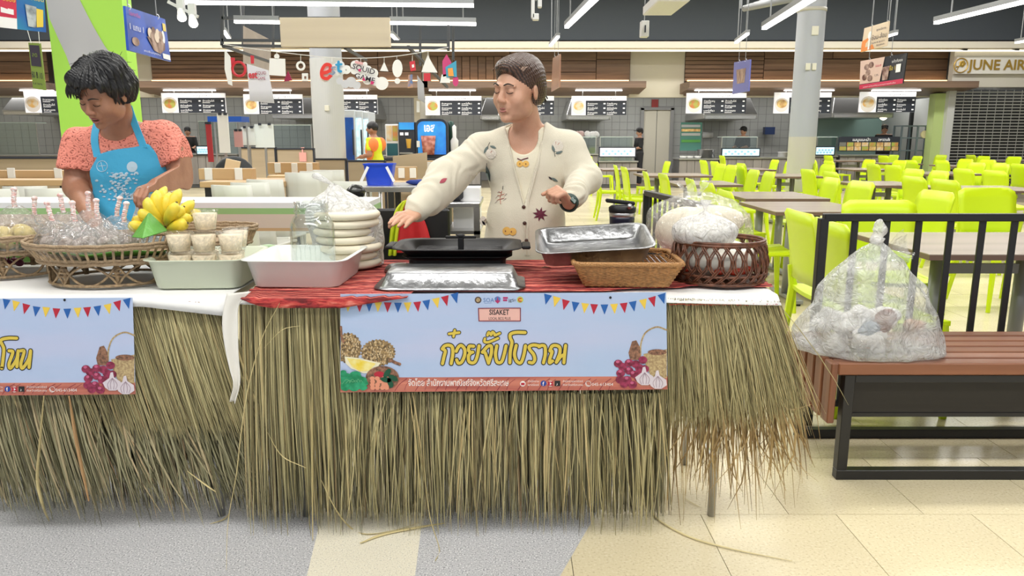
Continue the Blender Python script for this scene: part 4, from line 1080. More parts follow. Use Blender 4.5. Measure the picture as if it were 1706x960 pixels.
card = np_obj('cardigan', V, F, m_card, p1)
i_ = base-0.006
sc_ = PX(872, 247, 2.9); rsc = .085
ps = np.sqrt((X-sc_[0])**2*1.15+(Z-(sc_[2]+.045))**2*.8)-.062; ps = np.maximum(ps, Y-neck[1])+0*X*Y*Z
idd = np.maximum(i_, -ps); idd = np.maximum(idd, -pn); idd = np.maximum(idd, hip[2]-.03-Z); idd = np.maximum(idd, Z-(neck[2]+.03)); idd = np.maximum(idd, np.abs(X-neck[0])-.16)
V, F = c_.mesh(idd.astype(np.float32)); V = relax(V, F, 2, .5); inner = np_obj('inner_top', V, F, mat('cream jersey', (0.72, 0.67, 0.52), 0.8, bump=0.2, bump_scale=300), p1)
# front surface lookup for trims and embroidery
def front_lookup(obj, root):
    me = obj.data; V = np.empty(len(me.vertices)*3, np.float32); me.vertices.foreach_get('co', V); V = V.reshape(-1, 3)+np.array(root.location)
    from mathutils.bvhtree import BVHTree
    n = len(me.polygons); F = np.empty(n*4, np.int32); me.loops.foreach_get('vertex_index', F)
    return BVHTree.FromPolygons([tuple(v) for v in V.tolist()], F.reshape(-1, 4).tolist())
def on(tree, px, py, lift=0.002, D0=2.0):
    o = pix(px, py, y=D0); d = ray(px, py).normalized(); h = tree.ray_cast(o, d)
    if h[0] is None: return pix(px, py, y=2.9)
    return h[0]-d*lift
tc1 = front_lookup(card, p1); ti1 = front_lookup(inner, p1)
def surf(root, tree, name, m, polys, lift=0.0025, label=None):
    """small pieces lying on a surface, given by picture outlines"""
    mb = MB()
    for k, pl in enumerate(polys):
        c = (sum(p[0] for p in pl)/len(pl), sum(p[1] for p in pl)/len(pl))
        P_ = [on(tree, x, y, lift) for x, y in pl]; Cn = on(tree, c[0], c[1], lift+.001)
        n = len(P_); mb.add([Cn]+P_, [(0, (i+1) % n+1, i+1) for i in range(n)])
    return mb.build(name, m, root, label=label, kind='stuff' if len(polys) > 12 else None)
def thread(root, tree, name, m, lines, r=0.0016, lift=0.002):
    mb = MB()
    for l in lines: mb.tube([on(tree, x, y, lift) for x, y in l], r, 5)
    return mb.build(name, m, root)
def leafp(x0, y0, x1, y1, w, n=5):
    d = Vector((x1-x0, y1-y0)); L = d.length; d.normalize(); q = Vector((-d.y, d.x)); up = [(x0+d.x*L*t+q.x*w*math.sin(PI*t), y0+d.y*L*t+q.y*w*math.sin(PI*t)) for t in [i/n for i in range(n+1)]]
    dn = [(x0+d.x*L*t-q.x*w*math.sin(PI*t), y0+d.y*L*t-q.y*w*math.sin(PI*t)) for t in [1-i/n for i in range(1, n)]]
    return up+dn
def circ(x, y, r, n=12, ry=None): return [(x+r*math.cos(2*PI*i/n), y+(ry or r)*math.sin(2*PI*i/n)) for i in range(n)]
rib = []
thread(p1, tc1, 'button_band', m_card, [[(843, 215), (848, 245), (856, 280), (864, 310), (872, 340), (874, 380), (876, 425)], [(906, 208), (902, 240), (896, 275), (888, 305), (880, 335), (879, 380), (881, 425)]], 0.0035, 0.002)
for (x, y) in ((872.5, 345), (874, 372), (877, 401)):
    mb = MB(); c = on(tc1, x, y, .004); mb.ball(c, (.0075, .004, .0075), 10, 6); mb.build('button', mat('brown button', (0.07, 0.03, 0.02), 0.3), p1, smooth=True)
e_grey = mat('grey green thread', (0.12, 0.16, 0.15), 0.7); e_dark = mat('dark thread', (0.03, 0.02, 0.03), 0.7); e_pl = mat('plum thread', (0.12, 0.008, 0.03), 0.7)
e_wh = mat('ivory thread', (0.74, 0.68, 0.58), 0.8, bump=0.6, bump_scale=300); e_rose = mat('rust thread', (0.42, 0.13, 0.08), 0.8); e_or = mat('yellow thread', (0.72, 0.42, 0.1), 0.8)
surf(p1, tc1, 'embroidered_flower', e_wh, [circ(818, 256, 9)]); surf(p1, tc1, 'embroidered_flower', e_wh, [circ(929, 243, 10)])
surf(p1, tc1, 'embroidered_leaf', e_grey, [leafp(806, 256, 813, 243, 2.4)]); surf(p1, tc1, 'embroidered_leaf', e_grey, [leafp(816, 243, 827, 247, 2.2)])
surf(p1, tc1, 'embroidered_leaf', e_grey, [leafp(920, 241, 924, 254, 2.6)]); surf(p1, tc1, 'embroidered_leaf', e_grey, [leafp(925, 256, 938, 252, 2.4)])
surf(p1, tc1, 'embroidered_leaf', e_grey, [leafp(810, 276, 816, 303, 3.4)]); surf(p1, tc1, 'embroidered_leaf', e_dark, [leafp(914, 294, 920, 300, 1.5)]); surf(p1, tc1, 'embroidered_leaf', e_grey, [leafp(918, 296, 930, 303, 2.2)])
thread(p1, tc1, 'embroidered_stem', e_dark, [[(813, 252), (813, 243), (816, 237)], [(925, 261), (923, 252), (928, 244)], [(811, 284), (811, 272)], [(837, 316), (838, 310)]], .0009)
thread(p1, tc1, 'embroidered_sprig', e_rose, [[(834, 340), (833, 330), (836, 318)], [(827, 334), (833, 332)], [(828, 326), (834, 326)], [(830, 320), (835, 321)], [(841, 330), (834, 332)], [(842, 323), (835, 325)], [(816, 256), (820, 251)], [(822, 258), (818, 254)], [(927, 244), (932, 238)], [(926, 243), (926, 236)]], .0013)
thread(p1, tc1, 'embroidered_berries', e_wh, [[(825, 338), (829, 334)], [(826, 330), (829, 326)], [(829, 321), (832, 318)], [(839, 333), (843, 330)], [(840, 326), (844, 322)]], .003)
st = []
for k in range(16):
    a = 2*PI*k/16+.2; r_ = 13 if k % 2 == 0 else 6; st.append((900+r_*math.cos(a), 357+r_*math.sin(a)*.95))
surf(p1, tc1, 'embroidered_maple_leaf', e_pl, [st])
surf(p1, tc1, 'embroidered_flower', e_or, [circ(844, 385, 7)]); surf(p1, tc1, 'embroidered_flower', e_or, [circ(854, 386, 6.5)])
surf(p1, tc1, 'embroidered_flower', e_wh, [circ(805, 368, 6, ry=8)]); surf(p1, tc1, 'embroidered_leaf', e_dark, [leafp(803, 368, 809, 376, 2)])
surf(p1, ti1, 'embroidered_flower', e_or, [circ(866, 273, 5.5)]); surf(p1, ti1, 'embroidered_flower', e_or, [circ(876, 273, 5.5)])
thread(p1, ti1, 'embroidered_twig', e_pl, [[(862, 264), (868, 267), (873, 265), (880, 263)]], .002)
for (x, y) in ((866, 273), (876, 273)): thread(p1, ti1, 'embroidered_dot', e_dark, [[(x-.6, y), (x+.6, y)]], .0022, .004)
for (x, y) in ((842, 385), (852, 386)): thread(p1, tc1, 'embroidered_dot', e_pl, [[(x-.6, y), (x+.6, y)]], .0026, .004)
surf(p1, tc1, 'embroidered_patch', mat('pink red thread', (0.4, 0.07, 0.1), 0.8), [leafp(732, 305, 745, 297, 3.5)])
# hair swept back into a small bun
hs_ = SDF(hc-.2, hc+.22, 0.003)
Tq = lambda x, y, z: tuple(Vector(hc)+Q1 @ Vector((x, y, z)))
hs_.ell(Tq(0, .026, .046), (.087, .103, .089), Q1, 0); hs_.ell(Tq(0, .06, -.01), (.078, .07, .07), Q1, .03); hs_.ell(Tq(0, -.035, .088), (.06, .05, .03), Q1, .03)
hs_.ell(Tq(0, -.098, -.005), (.072, .062, .078), Q1, .012, 'sub'); hs_.ell(Tq(.075, -.045, -.06), (.03, .04, .05), Q1, .01, 'sub'); hs_.ell(Tq(-.075, -.045, -.06), (.03, .04, .05), Q1, .01, 'sub')
for x in (-1, 1): hs_.ell(Tq(x*.086, .008, -.012), (.018, .022, .034), Q1, .006, 'sub')
hs_.ell(Tq(0, .02, -.1), (.1, .12, .045), Q1, .01, 'sub')
V, F = hs_.mesh(); V = relax(V, F, 2); N = normals(V, F)
loc_ = (V-np.array(hc))@np.array(Q1); ang = np.arctan2(loc_[:, 0], loc_[:, 2]+.0)
gro = .0007*np.sin(ang*46+4*np.sin(loc_[:, 1]*22)); V = V+N*gro[:, None]
np_obj('hair', V, F, hair_brown, p1)
mb = MB(); bc = Vector(Tq(0, .125, -.01)); mb.ball(bc, (.03, .026, .032), 14, 10)
for k in range(16):
    a = rnd.uniform(0, 6.28); e_ = Vector((math.cos(a)*.03, rnd.uniform(-.01, .02), math.sin(a)*.03)); mb.tube(cr([bc, bc+e_, bc+e_*1.5+Vector((0, 0, -.02))], 3), .0025, 4)
mb.build('hair_bun', hair_black, p1, smooth=True)
mb = MB()
for k in range(46):      # loose strands combed back over the head
    x = rnd.uniform(-.075, .075); P_ = []
    for j in range(7):
        tt = j/6; a = R(38+tt*112); rz = .0875+rnd.uniform(0, .003); P_.append(Tq(x*(1-.25*tt), .022-.104*math.cos(a), .043+math.sqrt(max(0, 1-(x/.088)**2))*rz*math.sin(a)))
    mb.tube(P_, .0012, 4)
mb.build('combed_strands', mat('light brown hair', (0.3, 0.19, 0.13), 0.4), p1, kind='stuff')
# watch on the raised wrist
ax = Vector(wrR-elR).normalized(); wc = Vector(wrR)+ax*0.0
mb = MB(); u_ = ax.orthogonal().normalized(); v_ = ax.cross(u_)
for k in (-1, 0, 1): mb.tube([wc+ax*k*.007+(u_*math.cos(a)+v_*math.sin(a))*.031 for a in [2*PI*i/20 for i in range(20)]], .0045, 6, closed=True)
mb.build('watch_strap', mat('dark green rubber', (0.04, 0.07, 0.06), 0.5), p1, smooth=True)
fc = (pix(955, 333, y=wc.y-.03)-wc).normalized(); mb = MB(); q = Matrix((ax, fc.cross(ax), fc)).transposed(); mb.box(wc+fc*.034, (.036, .032, .009), q); mb.build('watch_face', mat('dark green watch face', (0.03, 0.07, 0.06), 0.15), p1, bevel=.003, seg=2)

# ---------------- vendor in coral lace and blue apron
D2 = 2.98
p2 = thing('person', 'older person with short black hair in coral lace top and blue apron, packing bags', 'person', (PX(200, 400, D2)[0], D2+.06, 0))
hc2 = PX(172, 155, 2.80); Q2 = Rm(-15, 32, 8)
neck = PX(205, 225, 2.97); chest = PX(212, 270, 2.98); belly = PX(215, 350, 3.02); hip = PX(215, 430, 3.06); hip[2] = 0.84
shL = PX(136, 240, 2.98); shR = PX(274, 230, 2.98); elL = PX(128, 312, 2.95); wrL = PX(158, 372, 2.72); elR = PX(312, 292, 2.98); wrR = PX(262, 309, 2.74)
lo = np.array([PX(60, 400, 3.1)[0], 2.5, 0.0]); hi = np.array([PX(350, 100, 3.3)[0], 3.36, PX(180, 50, 2.9)[2]])
s = SDF(lo, hi, h1); torso(s, neck, chest, belly, hip, shL, shR, .16, .05, .11)
for x in (-1, 1):
    a = hip+np.array([x*.085, 0, -.04]); kx = hip+np.array([x*.1, -.02, -.42]); f = np.array([hip[0]+x*.11, hip[1]+.02, .08])
    s.chain([a, kx, f], [.085, .055, .04], .03); s.cap(f+np.array([0, .02, -.045]), f+np.array([0, -.13, -.052]), .03, .026, .02)
torsoD = s.d.copy()
s.cap(neck+np.array([0, 0, -.03]), hc2+np.array(Q2 @ Vector((0, .035, -.045))), .058, .052, .03)
T2 = head(s, hc2, Q2, .93, mouth_open=.004)
s.chain([shL, elL, wrL], [.056, .046, .028], .02); s.chain([shR, elR, wrR], [.056, .05, .028], .02); s.cap(shR*.5+elR*.5, elR, .056, .05, .02)
hand(s, wrL, (.12, -.25, -.25), (.6, .2, -.5), -1, .95, (.45, .5, .5, .5), .03, .5, .5)
hand(s, wrR, PX(225, 322, 2.6)-wrR, (0, -.2, -1), 1, .95, (.55, .6, .6, .6), .03, .4, .5)
V, F = s.mesh(); V = relax(V, F, 1, .4); np_obj('body', V, F, sk_b, p2)
face_parts(p2, T2, .93, mo=.004)
mb = MB(); mb.ball(T2(0, -.082, -.065), (.013, .006, .004), 10, 6); mb.build('open_mouth', mat('mouth inside', (0.05, 0.01, 0.01), 0.6), p2)
t = SDF(lo, np.array([hi[0], hi[1], .9]), .008)
for x in (-1, 1):
    a = hip+np.array([x*.085, 0, -.04]); kx = hip+np.array([x*.1, -.02, -.42]); f = np.array([hip[0]+x*.11, hip[1]+.02, .1]); t.chain([a, kx, f], [.105, .08, .07], .03)
t.ell(hip+np.array([0, 0, -.05]), (.17, .13, .1), None, .04); V, F = t.mesh(); np_obj('trousers', V, F, mat('dark trousers'), p2)
zoff = int(round(.62/h1)); c_ = SDF(lo, lo+.05, h1); base = torsoD[:, :, zoff:]; c_.lo = s.lo+np.array([0, 0, zoff*h1]); c_.n = np.array(base.shape); c_.ax = [c_.lo[i]+h1*np.arange(c_.n[i]) for i in range(3)]
c_.d = base-.009
c_.cap(shL, shL*.46+elL*.54, .066, .078, .02); c_.cap(shR, shR*.42+elR*.58, .066, .076, .02)
X, Y, Z = c_.ax[0][:, None, None], c_.ax[1][None, :, None], c_.ax[2][None, None, :]
nk = PX(203, 212, 2.95)
pn = np.sqrt((X-nk[0])**2/1.35+(Z-nk[2]-.012)**2*1.2)-.066; pn = np.maximum(pn, Y-neck[1]-.02); pn2 = np.sqrt((X-neck[0])**2+(Y-neck[1])**2)-.075+0*Z; pn2 = np.maximum(pn2, neck[2]+.01-Z)
def cutp(a, b, f, d):     # cut the sleeve off past fraction f, with a scalloped edge
    v = (b-a)/np.linalg.norm(b-a); p = a+(b-a)*f; tt = (X-p[0])*v[0]+(Y-p[1])*v[1]+(Z-p[2])*v[2]
    near = np.sqrt((X-p[0])**2+(Y-p[1])**2+(Z-p[2])**2)-.115
    an = np.arctan2(Y-p[1], X-p[0]); tt = tt-.006*np.abs(np.sin(an*6))
    return np.maximum(d, -np.maximum(-tt, near))
cd = np.maximum(c_.d, -pn); cd = np.maximum(cd, -pn2); cd = cutp(shL, elL, .6, cd); cd = cutp(shR, elR, .6, cd); cd = np.maximum(cd, hip[2]-.08-Z)
V, F = c_.mesh(cd.astype(np.float32)); V = relax(V, F, 2); N = normals(V, F); V = pr_wave(V, N, .005, 14, 2)
m_lace = bpy.data.materials.new('coral lace'); m_lace.use_nodes = True; nt = m_lace.node_tree; b = nt.nodes['Principled BSDF']; L = nt.links.new
tc = nt.nodes.new('ShaderNodeTexCoord'); vo = nt.nodes.new('ShaderNodeTexVoronoi'); vo.inputs['Scale'].default_value = 24; L(tc.outputs['Object'], vo.inputs['Vector'])
vo2 = nt.nodes.new('ShaderNodeTexVoronoi'); vo2.inputs['Scale'].default_value = 110; L(tc.outputs['Object'], vo2.inputs['Vector'])
ms = nt.nodes.new('ShaderNodeMath'); ms.operation = 'SINE'; mm = nt.nodes.new('ShaderNodeMath'); mm.operation = 'MULTIPLY'; mm.inputs[1].default_value = 30; L(vo.outputs['Distance'], mm.inputs[0]); L(mm.outputs[0], ms.inputs[0])
mx = nt.nodes.new('ShaderNodeMath'); mx.operation = 'MULTIPLY_ADD'; mx.inputs[1].default_value = .25; L(ms.outputs[0], mx.inputs[0]); L(vo2.outputs['Distance'], mx.inputs[2])
r = nt.nodes.new('ShaderNodeValToRGB'); L(mx.outputs[0], r.inputs[0]); e = r.color_ramp.elements; e[0].position = .02; e[0].color = (.3, .06, .045, 1); e[1].position = .3; e[1].color = (.86, .29, .22, 1)
L(r.outputs[0], b.inputs['Base Color']); b.inputs['Roughness'].default_value = .85; bp_ = nt.nodes.new('ShaderNodeBump'); bp_.inputs['Strength'].default_value = .9; bp_.inputs['Distance'].default_value = .004; L(mx.outputs[0], bp_.inputs['Height']); L(bp_.outputs[0], b.inputs['Normal'])
lace = np_obj('lace_top', V, F, m_lace, p2)
# apron: a thin shell cut to the bib outline
ap = base-.02
P_ = [PX(148, 252, 2.85), PX(145, 330, 2.85), PX(140, 440, 2.85), PX(300, 440, 2.85), PX(288, 330, 2.85), PX(240, 243, 2.85), PX(195, 258, 2.85)]
P_ = [PX(160, 256, 2.86), PX(143, 285, 2.86), PX(140, 440, 2.86), PX(320, 440, 2.86), PX(285, 305, 2.86), PX(238, 240, 2.86)]
od = prism3(X, Z, [(p[0], p[2]) for p in P_])
ad = np.maximum(np.maximum(ap, od), Y-neck[1]-.03); ad = np.maximum(ad, -(base-.008))
V, F = c_.mesh(ad.astype(np.float32)); V = relax(V, F, 3); N = normals(V, F); V = pr_wave(V, N, .006, 11, 5)
m_ap = mat('sky blue apron', (0.06, 0.42, 0.7), 0.7, bump=0.2, bump_scale=40)
apr = np_obj('apron', V, F, m_ap, p2)
ta = front_lookup(apr, p2); tl = front_lookup(lace, p2)
for pts, nm in (([(163, 262), (158, 235), (161, 210), (168, 192)], 'apron_strap'), ([(240, 246), (232, 225), (222, 200), (214, 176)], 'apron_strap')):
    mb = MB(); q = [on(tl, x, y, .006) for x, y in pts]; 
    q[-1] = pix(*pts[-1], y=q[-2].y+.03); q = cr(q, 5)
    rr = []
    for p in q: rr.append([p+Vector((-.014, 0, 0)), p+Vector((-.014, -.003, 0)), p+Vector((.014, -.003, 0)), p+Vector((.014, 0, 0))])
    mb.loft(rr); mb.build(nm, m_ap, p2, smooth=False)
wp = mat('pale apron print', (0.5, 0.66, 0.78), 0.7)
rr_ = random.Random(4); pol = []
for k in range(125):
    x = rr_.gauss(202, 19); y = 305+rr_.uniform(-18, 28)
    pol.append(circ(x, y, rr_.uniform(1, 3.4), 7, rr_.uniform(.7, 2.4)))
surf(p2, ta, 'apron_print', wp, pol, .0015)
surf(p2, ta, 'apron_print', wp, [circ(220, 278, 9, 16)], .0015)
thread(p2, ta, 'apron_print', wp, [[(170+9*math.cos(a), 277+9*math.sin(a)) for a in [i*PI/8 for i in range(17)]], [(164, 277), (176, 276)], [(168, 270), (172, 284)]], .0012, .001)
# short tousled black hair
hs_ = SDF(hc2-.2, hc2+.2, .003); Tq = lambda x, y, z: tuple(Vector(hc2)+Q2 @ (Vector((x, y, z))*.93))
hs_.ell(Tq(0, .02, .045), (.092, .11, .096), Q2, 0); hs_.ell(Tq(0, .055, .0), (.088, .084, .08), Q2, .03); hs_.ell(Tq(0, -.06, .075), (.07, .04, .035), Q2, .02)
hs_.ell(Tq(.012, -.108, -.012), (.08, .078, .08), Q2, .012, 'sub'); hs_.ell(Tq(0, .0, -.11), (.12, .14, .06), Q2, .01, 'sub')
for x in (-1, 1): hs_.ell(Tq(x*.092, -.004, -.03), (.022, .026, .03), Q2, .006, 'sub')
V, F = hs_.mesh(); V = relax(V, F, 1); N = normals(V, F); loc_ = (V-np.array(hc2))@np.array(Q2)
an = np.arctan2(loc_[:, 0], loc_[:, 1]); nz = np.array([noise.noise(Vector(v*26)) for v in loc_]); V = V+N*(.004*np.sin(an*20+loc_[:, 2]*60)+.008*nz)[:, None]
np_obj('hair', V, F, hair_black, p2)
mb = MB()
for k in range(120):
    th = rnd.uniform(0, 2*PI); ph = rnd.uniform(-.2, 1.2)
    p = Vector((.095*math.cos(ph)*math.cos(th), .02+.11*math.cos(ph)*math.sin(th), .045+.095*math.sin(ph)))
    if p.y < -.03 and p.z < .04: continue
    t = Vector((rnd.gauss(0, 1), rnd.gauss(0, 1), rnd.gauss(-.6, .5))).normalized(); nn = Vector((p.x, p.y, p.z-.03)).normalized()
    q = [p, p+t*.016+nn*.004, p+t*.03+nn*rnd.uniform(.0, .006)]
    mb.tube([Tq(*a) for a in cr(q, 3)], [.0012, .0012, .0011, .001, .0009, .0007, .0004], 3)
for k in range(9):      # fringe
    x = -.055+.055*k/8; q = [(x, -.075, .085), (x-.01, -.1, .055), (x-.015+rnd.uniform(-.01, .01), -.1, .022+.02*rnd.random())]
    mb.tube([Tq(*a) for a in cr(q, 3)], [.005, .0055, .005, .004, .003, .002, .001], 5)
mb.build('hair_wisps', hair_black, p2, kind='stuff')

# ---------------- kitchen staff and customer in the distance
def far_person(loc, label, face, top_m, hat=None, extra=None, h=1.62, lean=0.0, hair=True, arm=0.0, skinm=None):
    """standing figure, facing angle in degrees (0 = towards the camera)"""
    root = thing('person', label, 'person', loc); k = h/1.62; Q = Rm(face, 0)
    s = SDF((-.36, -.42, 0), (.36, .36, 1.75), .0135); L = lambda x, y, z: np.array(Q @ Vector((x*k, (y-lean*(z-.9 if z > .9 else 0))*k, z*k)))
    def body(s, g=0, sleeves=.5):
        s.ell(L(0, 0, 1.22), (.15*k+g, .1*k+g, .2*k+g), Q, .04); s.ell(L(0, 0, .98), (.145*k+g, .1*k+g, .14*k+g), Q, .05); s.cap(L(-.16, 0, 1.34), L(.16, 0, 1.34), .05*k+g, .05*k+g, .03)
        for x in (-1, 1):
            e = L(x*.21, -.03, 1.1)
            if sleeves >= 1: s.chain([L(x*.17, 0, 1.34), e, L(x*.16, -.2-arm, 1.06+arm)], [.05*k+g, .042*k+g, .03*k+g], .02)
            else: s.cap(L(x*.17, 0, 1.34), L(x*.17, 0, 1.34)*(1-sleeves)+e*sleeves, .05*k+g, .05*k+g, .02)
    body(s, 0, 1); s.ell(L(0, 0, 1.52), (.072*k, .09*k, .105*k), Q, .02); s.ell(L(0, -.095, 1.5), (.014, .02, .022), Q, .02); s.cap(L(0, 0.01, 1.34), L(0, 0.01, 1.46), .05*k, .045*k, .02)
    for x in (-1, 1):
        s.ell(L(x*.075, .01, 1.5), (.014, .02, .03), Q, .01); s.chain([L(x*.085, 0, .92), L(x*.09, 0, .5), L(x*.09, 0, .08)], [.08, .055, .04], .02); s.cap(L(x*.09, 0.02, .04), L(x*.09, -.12, .035), .035, .03, .02)
        hx = L(x*.16, -.2-arm, 1.06+arm); s.ell(hx, (.04, .045, .03), Q, .02)
        for j in range(4): s.cap(hx, hx+np.array(Q @ Vector((x*(-.015+.012*j), -.075, -.01*j))), .012, .009, .004)
        s.cap(hx, hx+np.array(Q @ Vector((-x*.05, -.035, .01))), .012, .01, .004)
    V, F = s.mesh(); V = relax(V, F, 1, .3); me = np_obj('body', V+np.array(loc), F, skinm or sk_a, root)
    s = SDF((-.36, -.42, .7), (.36, .36, 1.5), .0135); body(s, .014, .55 if top_m != mat('black uniform', (.02, .02, .022), .7) else .9); s.d = np.maximum(s.d, s.ax[2][None, None, :]-1.375*k); V, F = s.mesh(); np_obj('shirt', V+np.array(loc), F, top_m, root)
    s = SDF((-.3, -.25, .05), (.3, .25, 1.05), .0135)
    for x in (-1, 1): s.chain([L(x*.085, 0, .92), L(x*.09, 0, .5), L(x*.09, 0, .1)], [.098, .075, .065], .02)
    s.ell(L(0, 0, .93), (.16, .115, .1), Q, .03); V, F = s.mesh(); np_obj('trousers', V+np.array(loc), F, mat('dark trousers'), root)
    s = SDF((-.2, -.3, 1.3*k), (.2, .25, 1.8*k), .009); s.ell(L(0, .012, 1.55), (.082*k, .1*k, .095*k), Q, 0); s.ell(L(0, -.1, 1.47), (.075, .07, .085), Q, .01, 'sub'); s.ell(L(0, 0, 1.4), (.1, .12, .06), Q, .01, 'sub')
    if hat: s.ell(L(0, 0, 1.6), (.09*k, .105*k, .07*k), Q, .01); s.ell(L(0, -.12, 1.575), (.07*k, .07*k, .01), Q, .012)
    V, F = s.mesh(); np_obj('cap' if hat else 'hair', V+np.array(loc), F, hat or hair_black, root)
    return root
m_blk = mat('black uniform', (.02, .02, .022), .7)
def gp(px, D): p = pix(px, 300, y=D); return (p.x, D, 0)
far_person(gp(1234, 21.3), 'kitchen worker in black cap behind the stall counter left of the grey column', -55, m_blk, m_blk, h=1.56)
far_person(gp(1466, 21.5), 'kitchen worker in black cap at the mint green stall', -25, m_blk, m_blk, h=1.62)
far_person(gp(319, 21.5), 'kitchen worker in black cap behind the counter beside the lime pillar', 15, m_blk, m_blk, h=1.55)
far_person(gp(1063, 20.9), 'worker in black apron and cap standing sideways by the doorway', -80, m_blk, m_blk, h=1.52)
rt = far_person(gp(630, 11.8), 'person in orange and yellow shirt bending by the drinks fridges', -100, mat('yellow shirt', (.72, .8, .02), .7), lean=.12, h=1.5, skinm=sk_b)
lo_ = Vector(rt.location); mb = MB()
s = SDF((-.36, -.42, .8), (.36, .36, 1.5), .012); Q = Rm(-100, 0)
s.ell(tuple(Q @ Vector((.02, -.075, 1.08))), (.165, .095, .22), Q, .02); [s.ell(tuple(Q @ Vector((x*.17, -.0, 1.17))), (.075, .085, .11), Q, .02) for x in (-1, 1)]; V, F = s.mesh(); np_obj('orange_panel', V+np.array(rt.location), F, mat('orange shirt', (.9, .24, .06), .7), rt)
# ================================================================ GOODS ON THE TABLES
TT = TZ+0.011           # top of the cloths on the serving table
TL = TZ+0.002
alu = mat('worn aluminium', (0.35, 0.355, 0.365), 0.33, metal=1.0, noise_amt=0.35, noise_scale=14, bump=0.25, bump_scale=50)
whitepl = mat('white enamel plastic', (0.72, 0.74, 0.7), 0.3)
greenpl = mat('pale green plastic', (0.56, 0.6, 0.47), 0.35)
blackm = mat('black coated iron', (0.01, 0.01, 0.011), 0.45, spec=.3)
glass = mat('clear glass', (0.96, 0.99, 0.98), 0.03, trans=1.0, ior=1.45)
def film(name, c=(0.9, 0.9, 0.9), rough=0.12, lo=0.06, hi=0.35, sc=14, gl=.55, **k):
    """thin crinkled plastic film: mostly see-through, whitish where it bunches up, glossy at the creases"""
    if name in _M: return _M[name]
    m = bpy.data.materials.new(name); m.use_nodes = True; nt = m.node_tree; nt.nodes.clear(); L = nt.links.new; N_ = nt.nodes.new
    out = N_('ShaderNodeOutputMaterial'); tr = N_('ShaderNodeBsdfTransparent'); df = N_('ShaderNodeBsdfDiffuse'); tl = N_('ShaderNodeBsdfTranslucent'); gs = N_('ShaderNodeBsdfGlossy')
    df.inputs[0].default_value = (*c, 1); tl.inputs[0].default_value = (*c, 1); gs.inputs['Roughness'].default_value = rough
    tc = N_('ShaderNodeTexCoord'); n = N_('ShaderNodeTexNoise'); n.inputs['Scale'].default_value = sc; n.inputs['Detail'].default_value = 5; n.inputs['Distortion'].default_value = 1.5; L(tc.outputs['Object'], n.inputs['Vector'])
    mr = N_('ShaderNodeMapRange'); mr.inputs['From Min'].default_value = .3; mr.inputs['From Max'].default_value = .7; mr.inputs['To Min'].default_value = lo; mr.inputs['To Max'].default_value = hi; L(n.outputs['Fac'], mr.inputs[0])
    n2 = N_('ShaderNodeTexNoise'); n2.inputs['Scale'].default_value = 24; n2.inputs['Detail'].default_value = 2; n2.inputs['Distortion'].default_value = 2.5; L(tc.outputs['Object'], n2.inputs['Vector'])
    bp = N_('ShaderNodeBump'); bp.inputs['Distance'].default_value = .02; bp.inputs['Strength'].default_value = 1; L(n2.outputs['Fac'], bp.inputs['Height'])
    for q in (df, gs, tl): L(bp.outputs[0], q.inputs['Normal'])
    m0 = N_('ShaderNodeMixShader'); m0.inputs[0].default_value = .35; L(df.outputs[0], m0.inputs[1]); L(tl.outputs[0], m0.inputs[2])
    m1 = N_('ShaderNodeMixShader'); L(mr.outputs[0], m1.inputs[0]); L(tr.outputs[0], m1.inputs[1]); L(m0.outputs[0], m1.inputs[2])
    fr = N_('ShaderNodeLayerWeight'); fr.inputs[0].default_value = .35; L(bp.outputs[0], fr.inputs['Normal']); pw = N_('ShaderNodeMath'); pw.operation = 'POWER'; pw.inputs[1].default_value = 2.5; L(fr.outputs['Facing'], pw.inputs[0]); mu = N_('ShaderNodeMath'); mu.operation = 'MULTIPLY_ADD'; mu.inputs[1].default_value = gl; mu.inputs[2].default_value = .05; L(pw.outputs[0], mu.inputs[0])
    m2 = N_('ShaderNodeMixShader'); L(mu.outputs[0], m2.inputs[0]); L(m1.outputs[0], m2.inputs[1]); L(gs.outputs[0], m2.inputs[2]); L(m2.outputs[0], out.inputs[0])
    _M[name] = m
    return m
def thin_glass(name, tint=(.96, .98, .97), hi=.9):
    m = bpy.data.materials.new(name); m.use_nodes = True; nt = m.node_tree; nt.nodes.clear(); L = nt.links.new; N_ = nt.nodes.new
    out = N_('ShaderNodeOutputMaterial'); tr = N_('ShaderNodeBsdfTransparent'); gs = N_('ShaderNodeBsdfGlossy'); tr.inputs[0].default_value = (*tint, 1); gs.inputs['Roughness'].default_value = .04
    fr = N_('ShaderNodeLayerWeight'); fr.inputs[0].default_value = .3; mx = N_('ShaderNodeMixShader'); pw = N_('ShaderNodeMath'); pw.operation = 'POWER'; pw.inputs[1].default_value = 1.8; L(fr.outputs['Facing'], pw.inputs[0]); mu = N_('ShaderNodeMath'); mu.operation = 'MULTIPLY_ADD'; mu.inputs[1].default_value = hi; mu.inputs[2].default_value = .09; L(pw.outputs[0], mu.inputs[0]); L(mu.outputs[0], mx.inputs[0]); L(tr.outputs[0], mx.inputs[1]); L(gs.outputs[0], mx.inputs[2]); L(mx.outputs[0], out.inputs[0]); _M[name] = m
    return m
jar_glass = thin_glass('jar glass', (.95, .97, .965), .8)
f_clear = film('clear plastic film', lo=.03, hi=.22); f_milk = film('milky plastic film', lo=.35, hi=.75, rough=.25)
def rrect(cx, cy, w, d, r, z, n=5, q=None):
    P_ = []
    for sx, sy, a0 in ((1, 1, 0), (-1, 1, 90), (-1, -1, 180), (1, -1, 270)):
        for k in range(n+1):
            a = R(a0+90*k/n); P_.append(Vector((sx*(w/2-r)+r*math.cos(a), sy*(d/2-r)+r*math.sin(a), z)))
    c = Vector((cx, cy, 0))
    return [c+((q @ p) if q is not None else p) for p in P_]
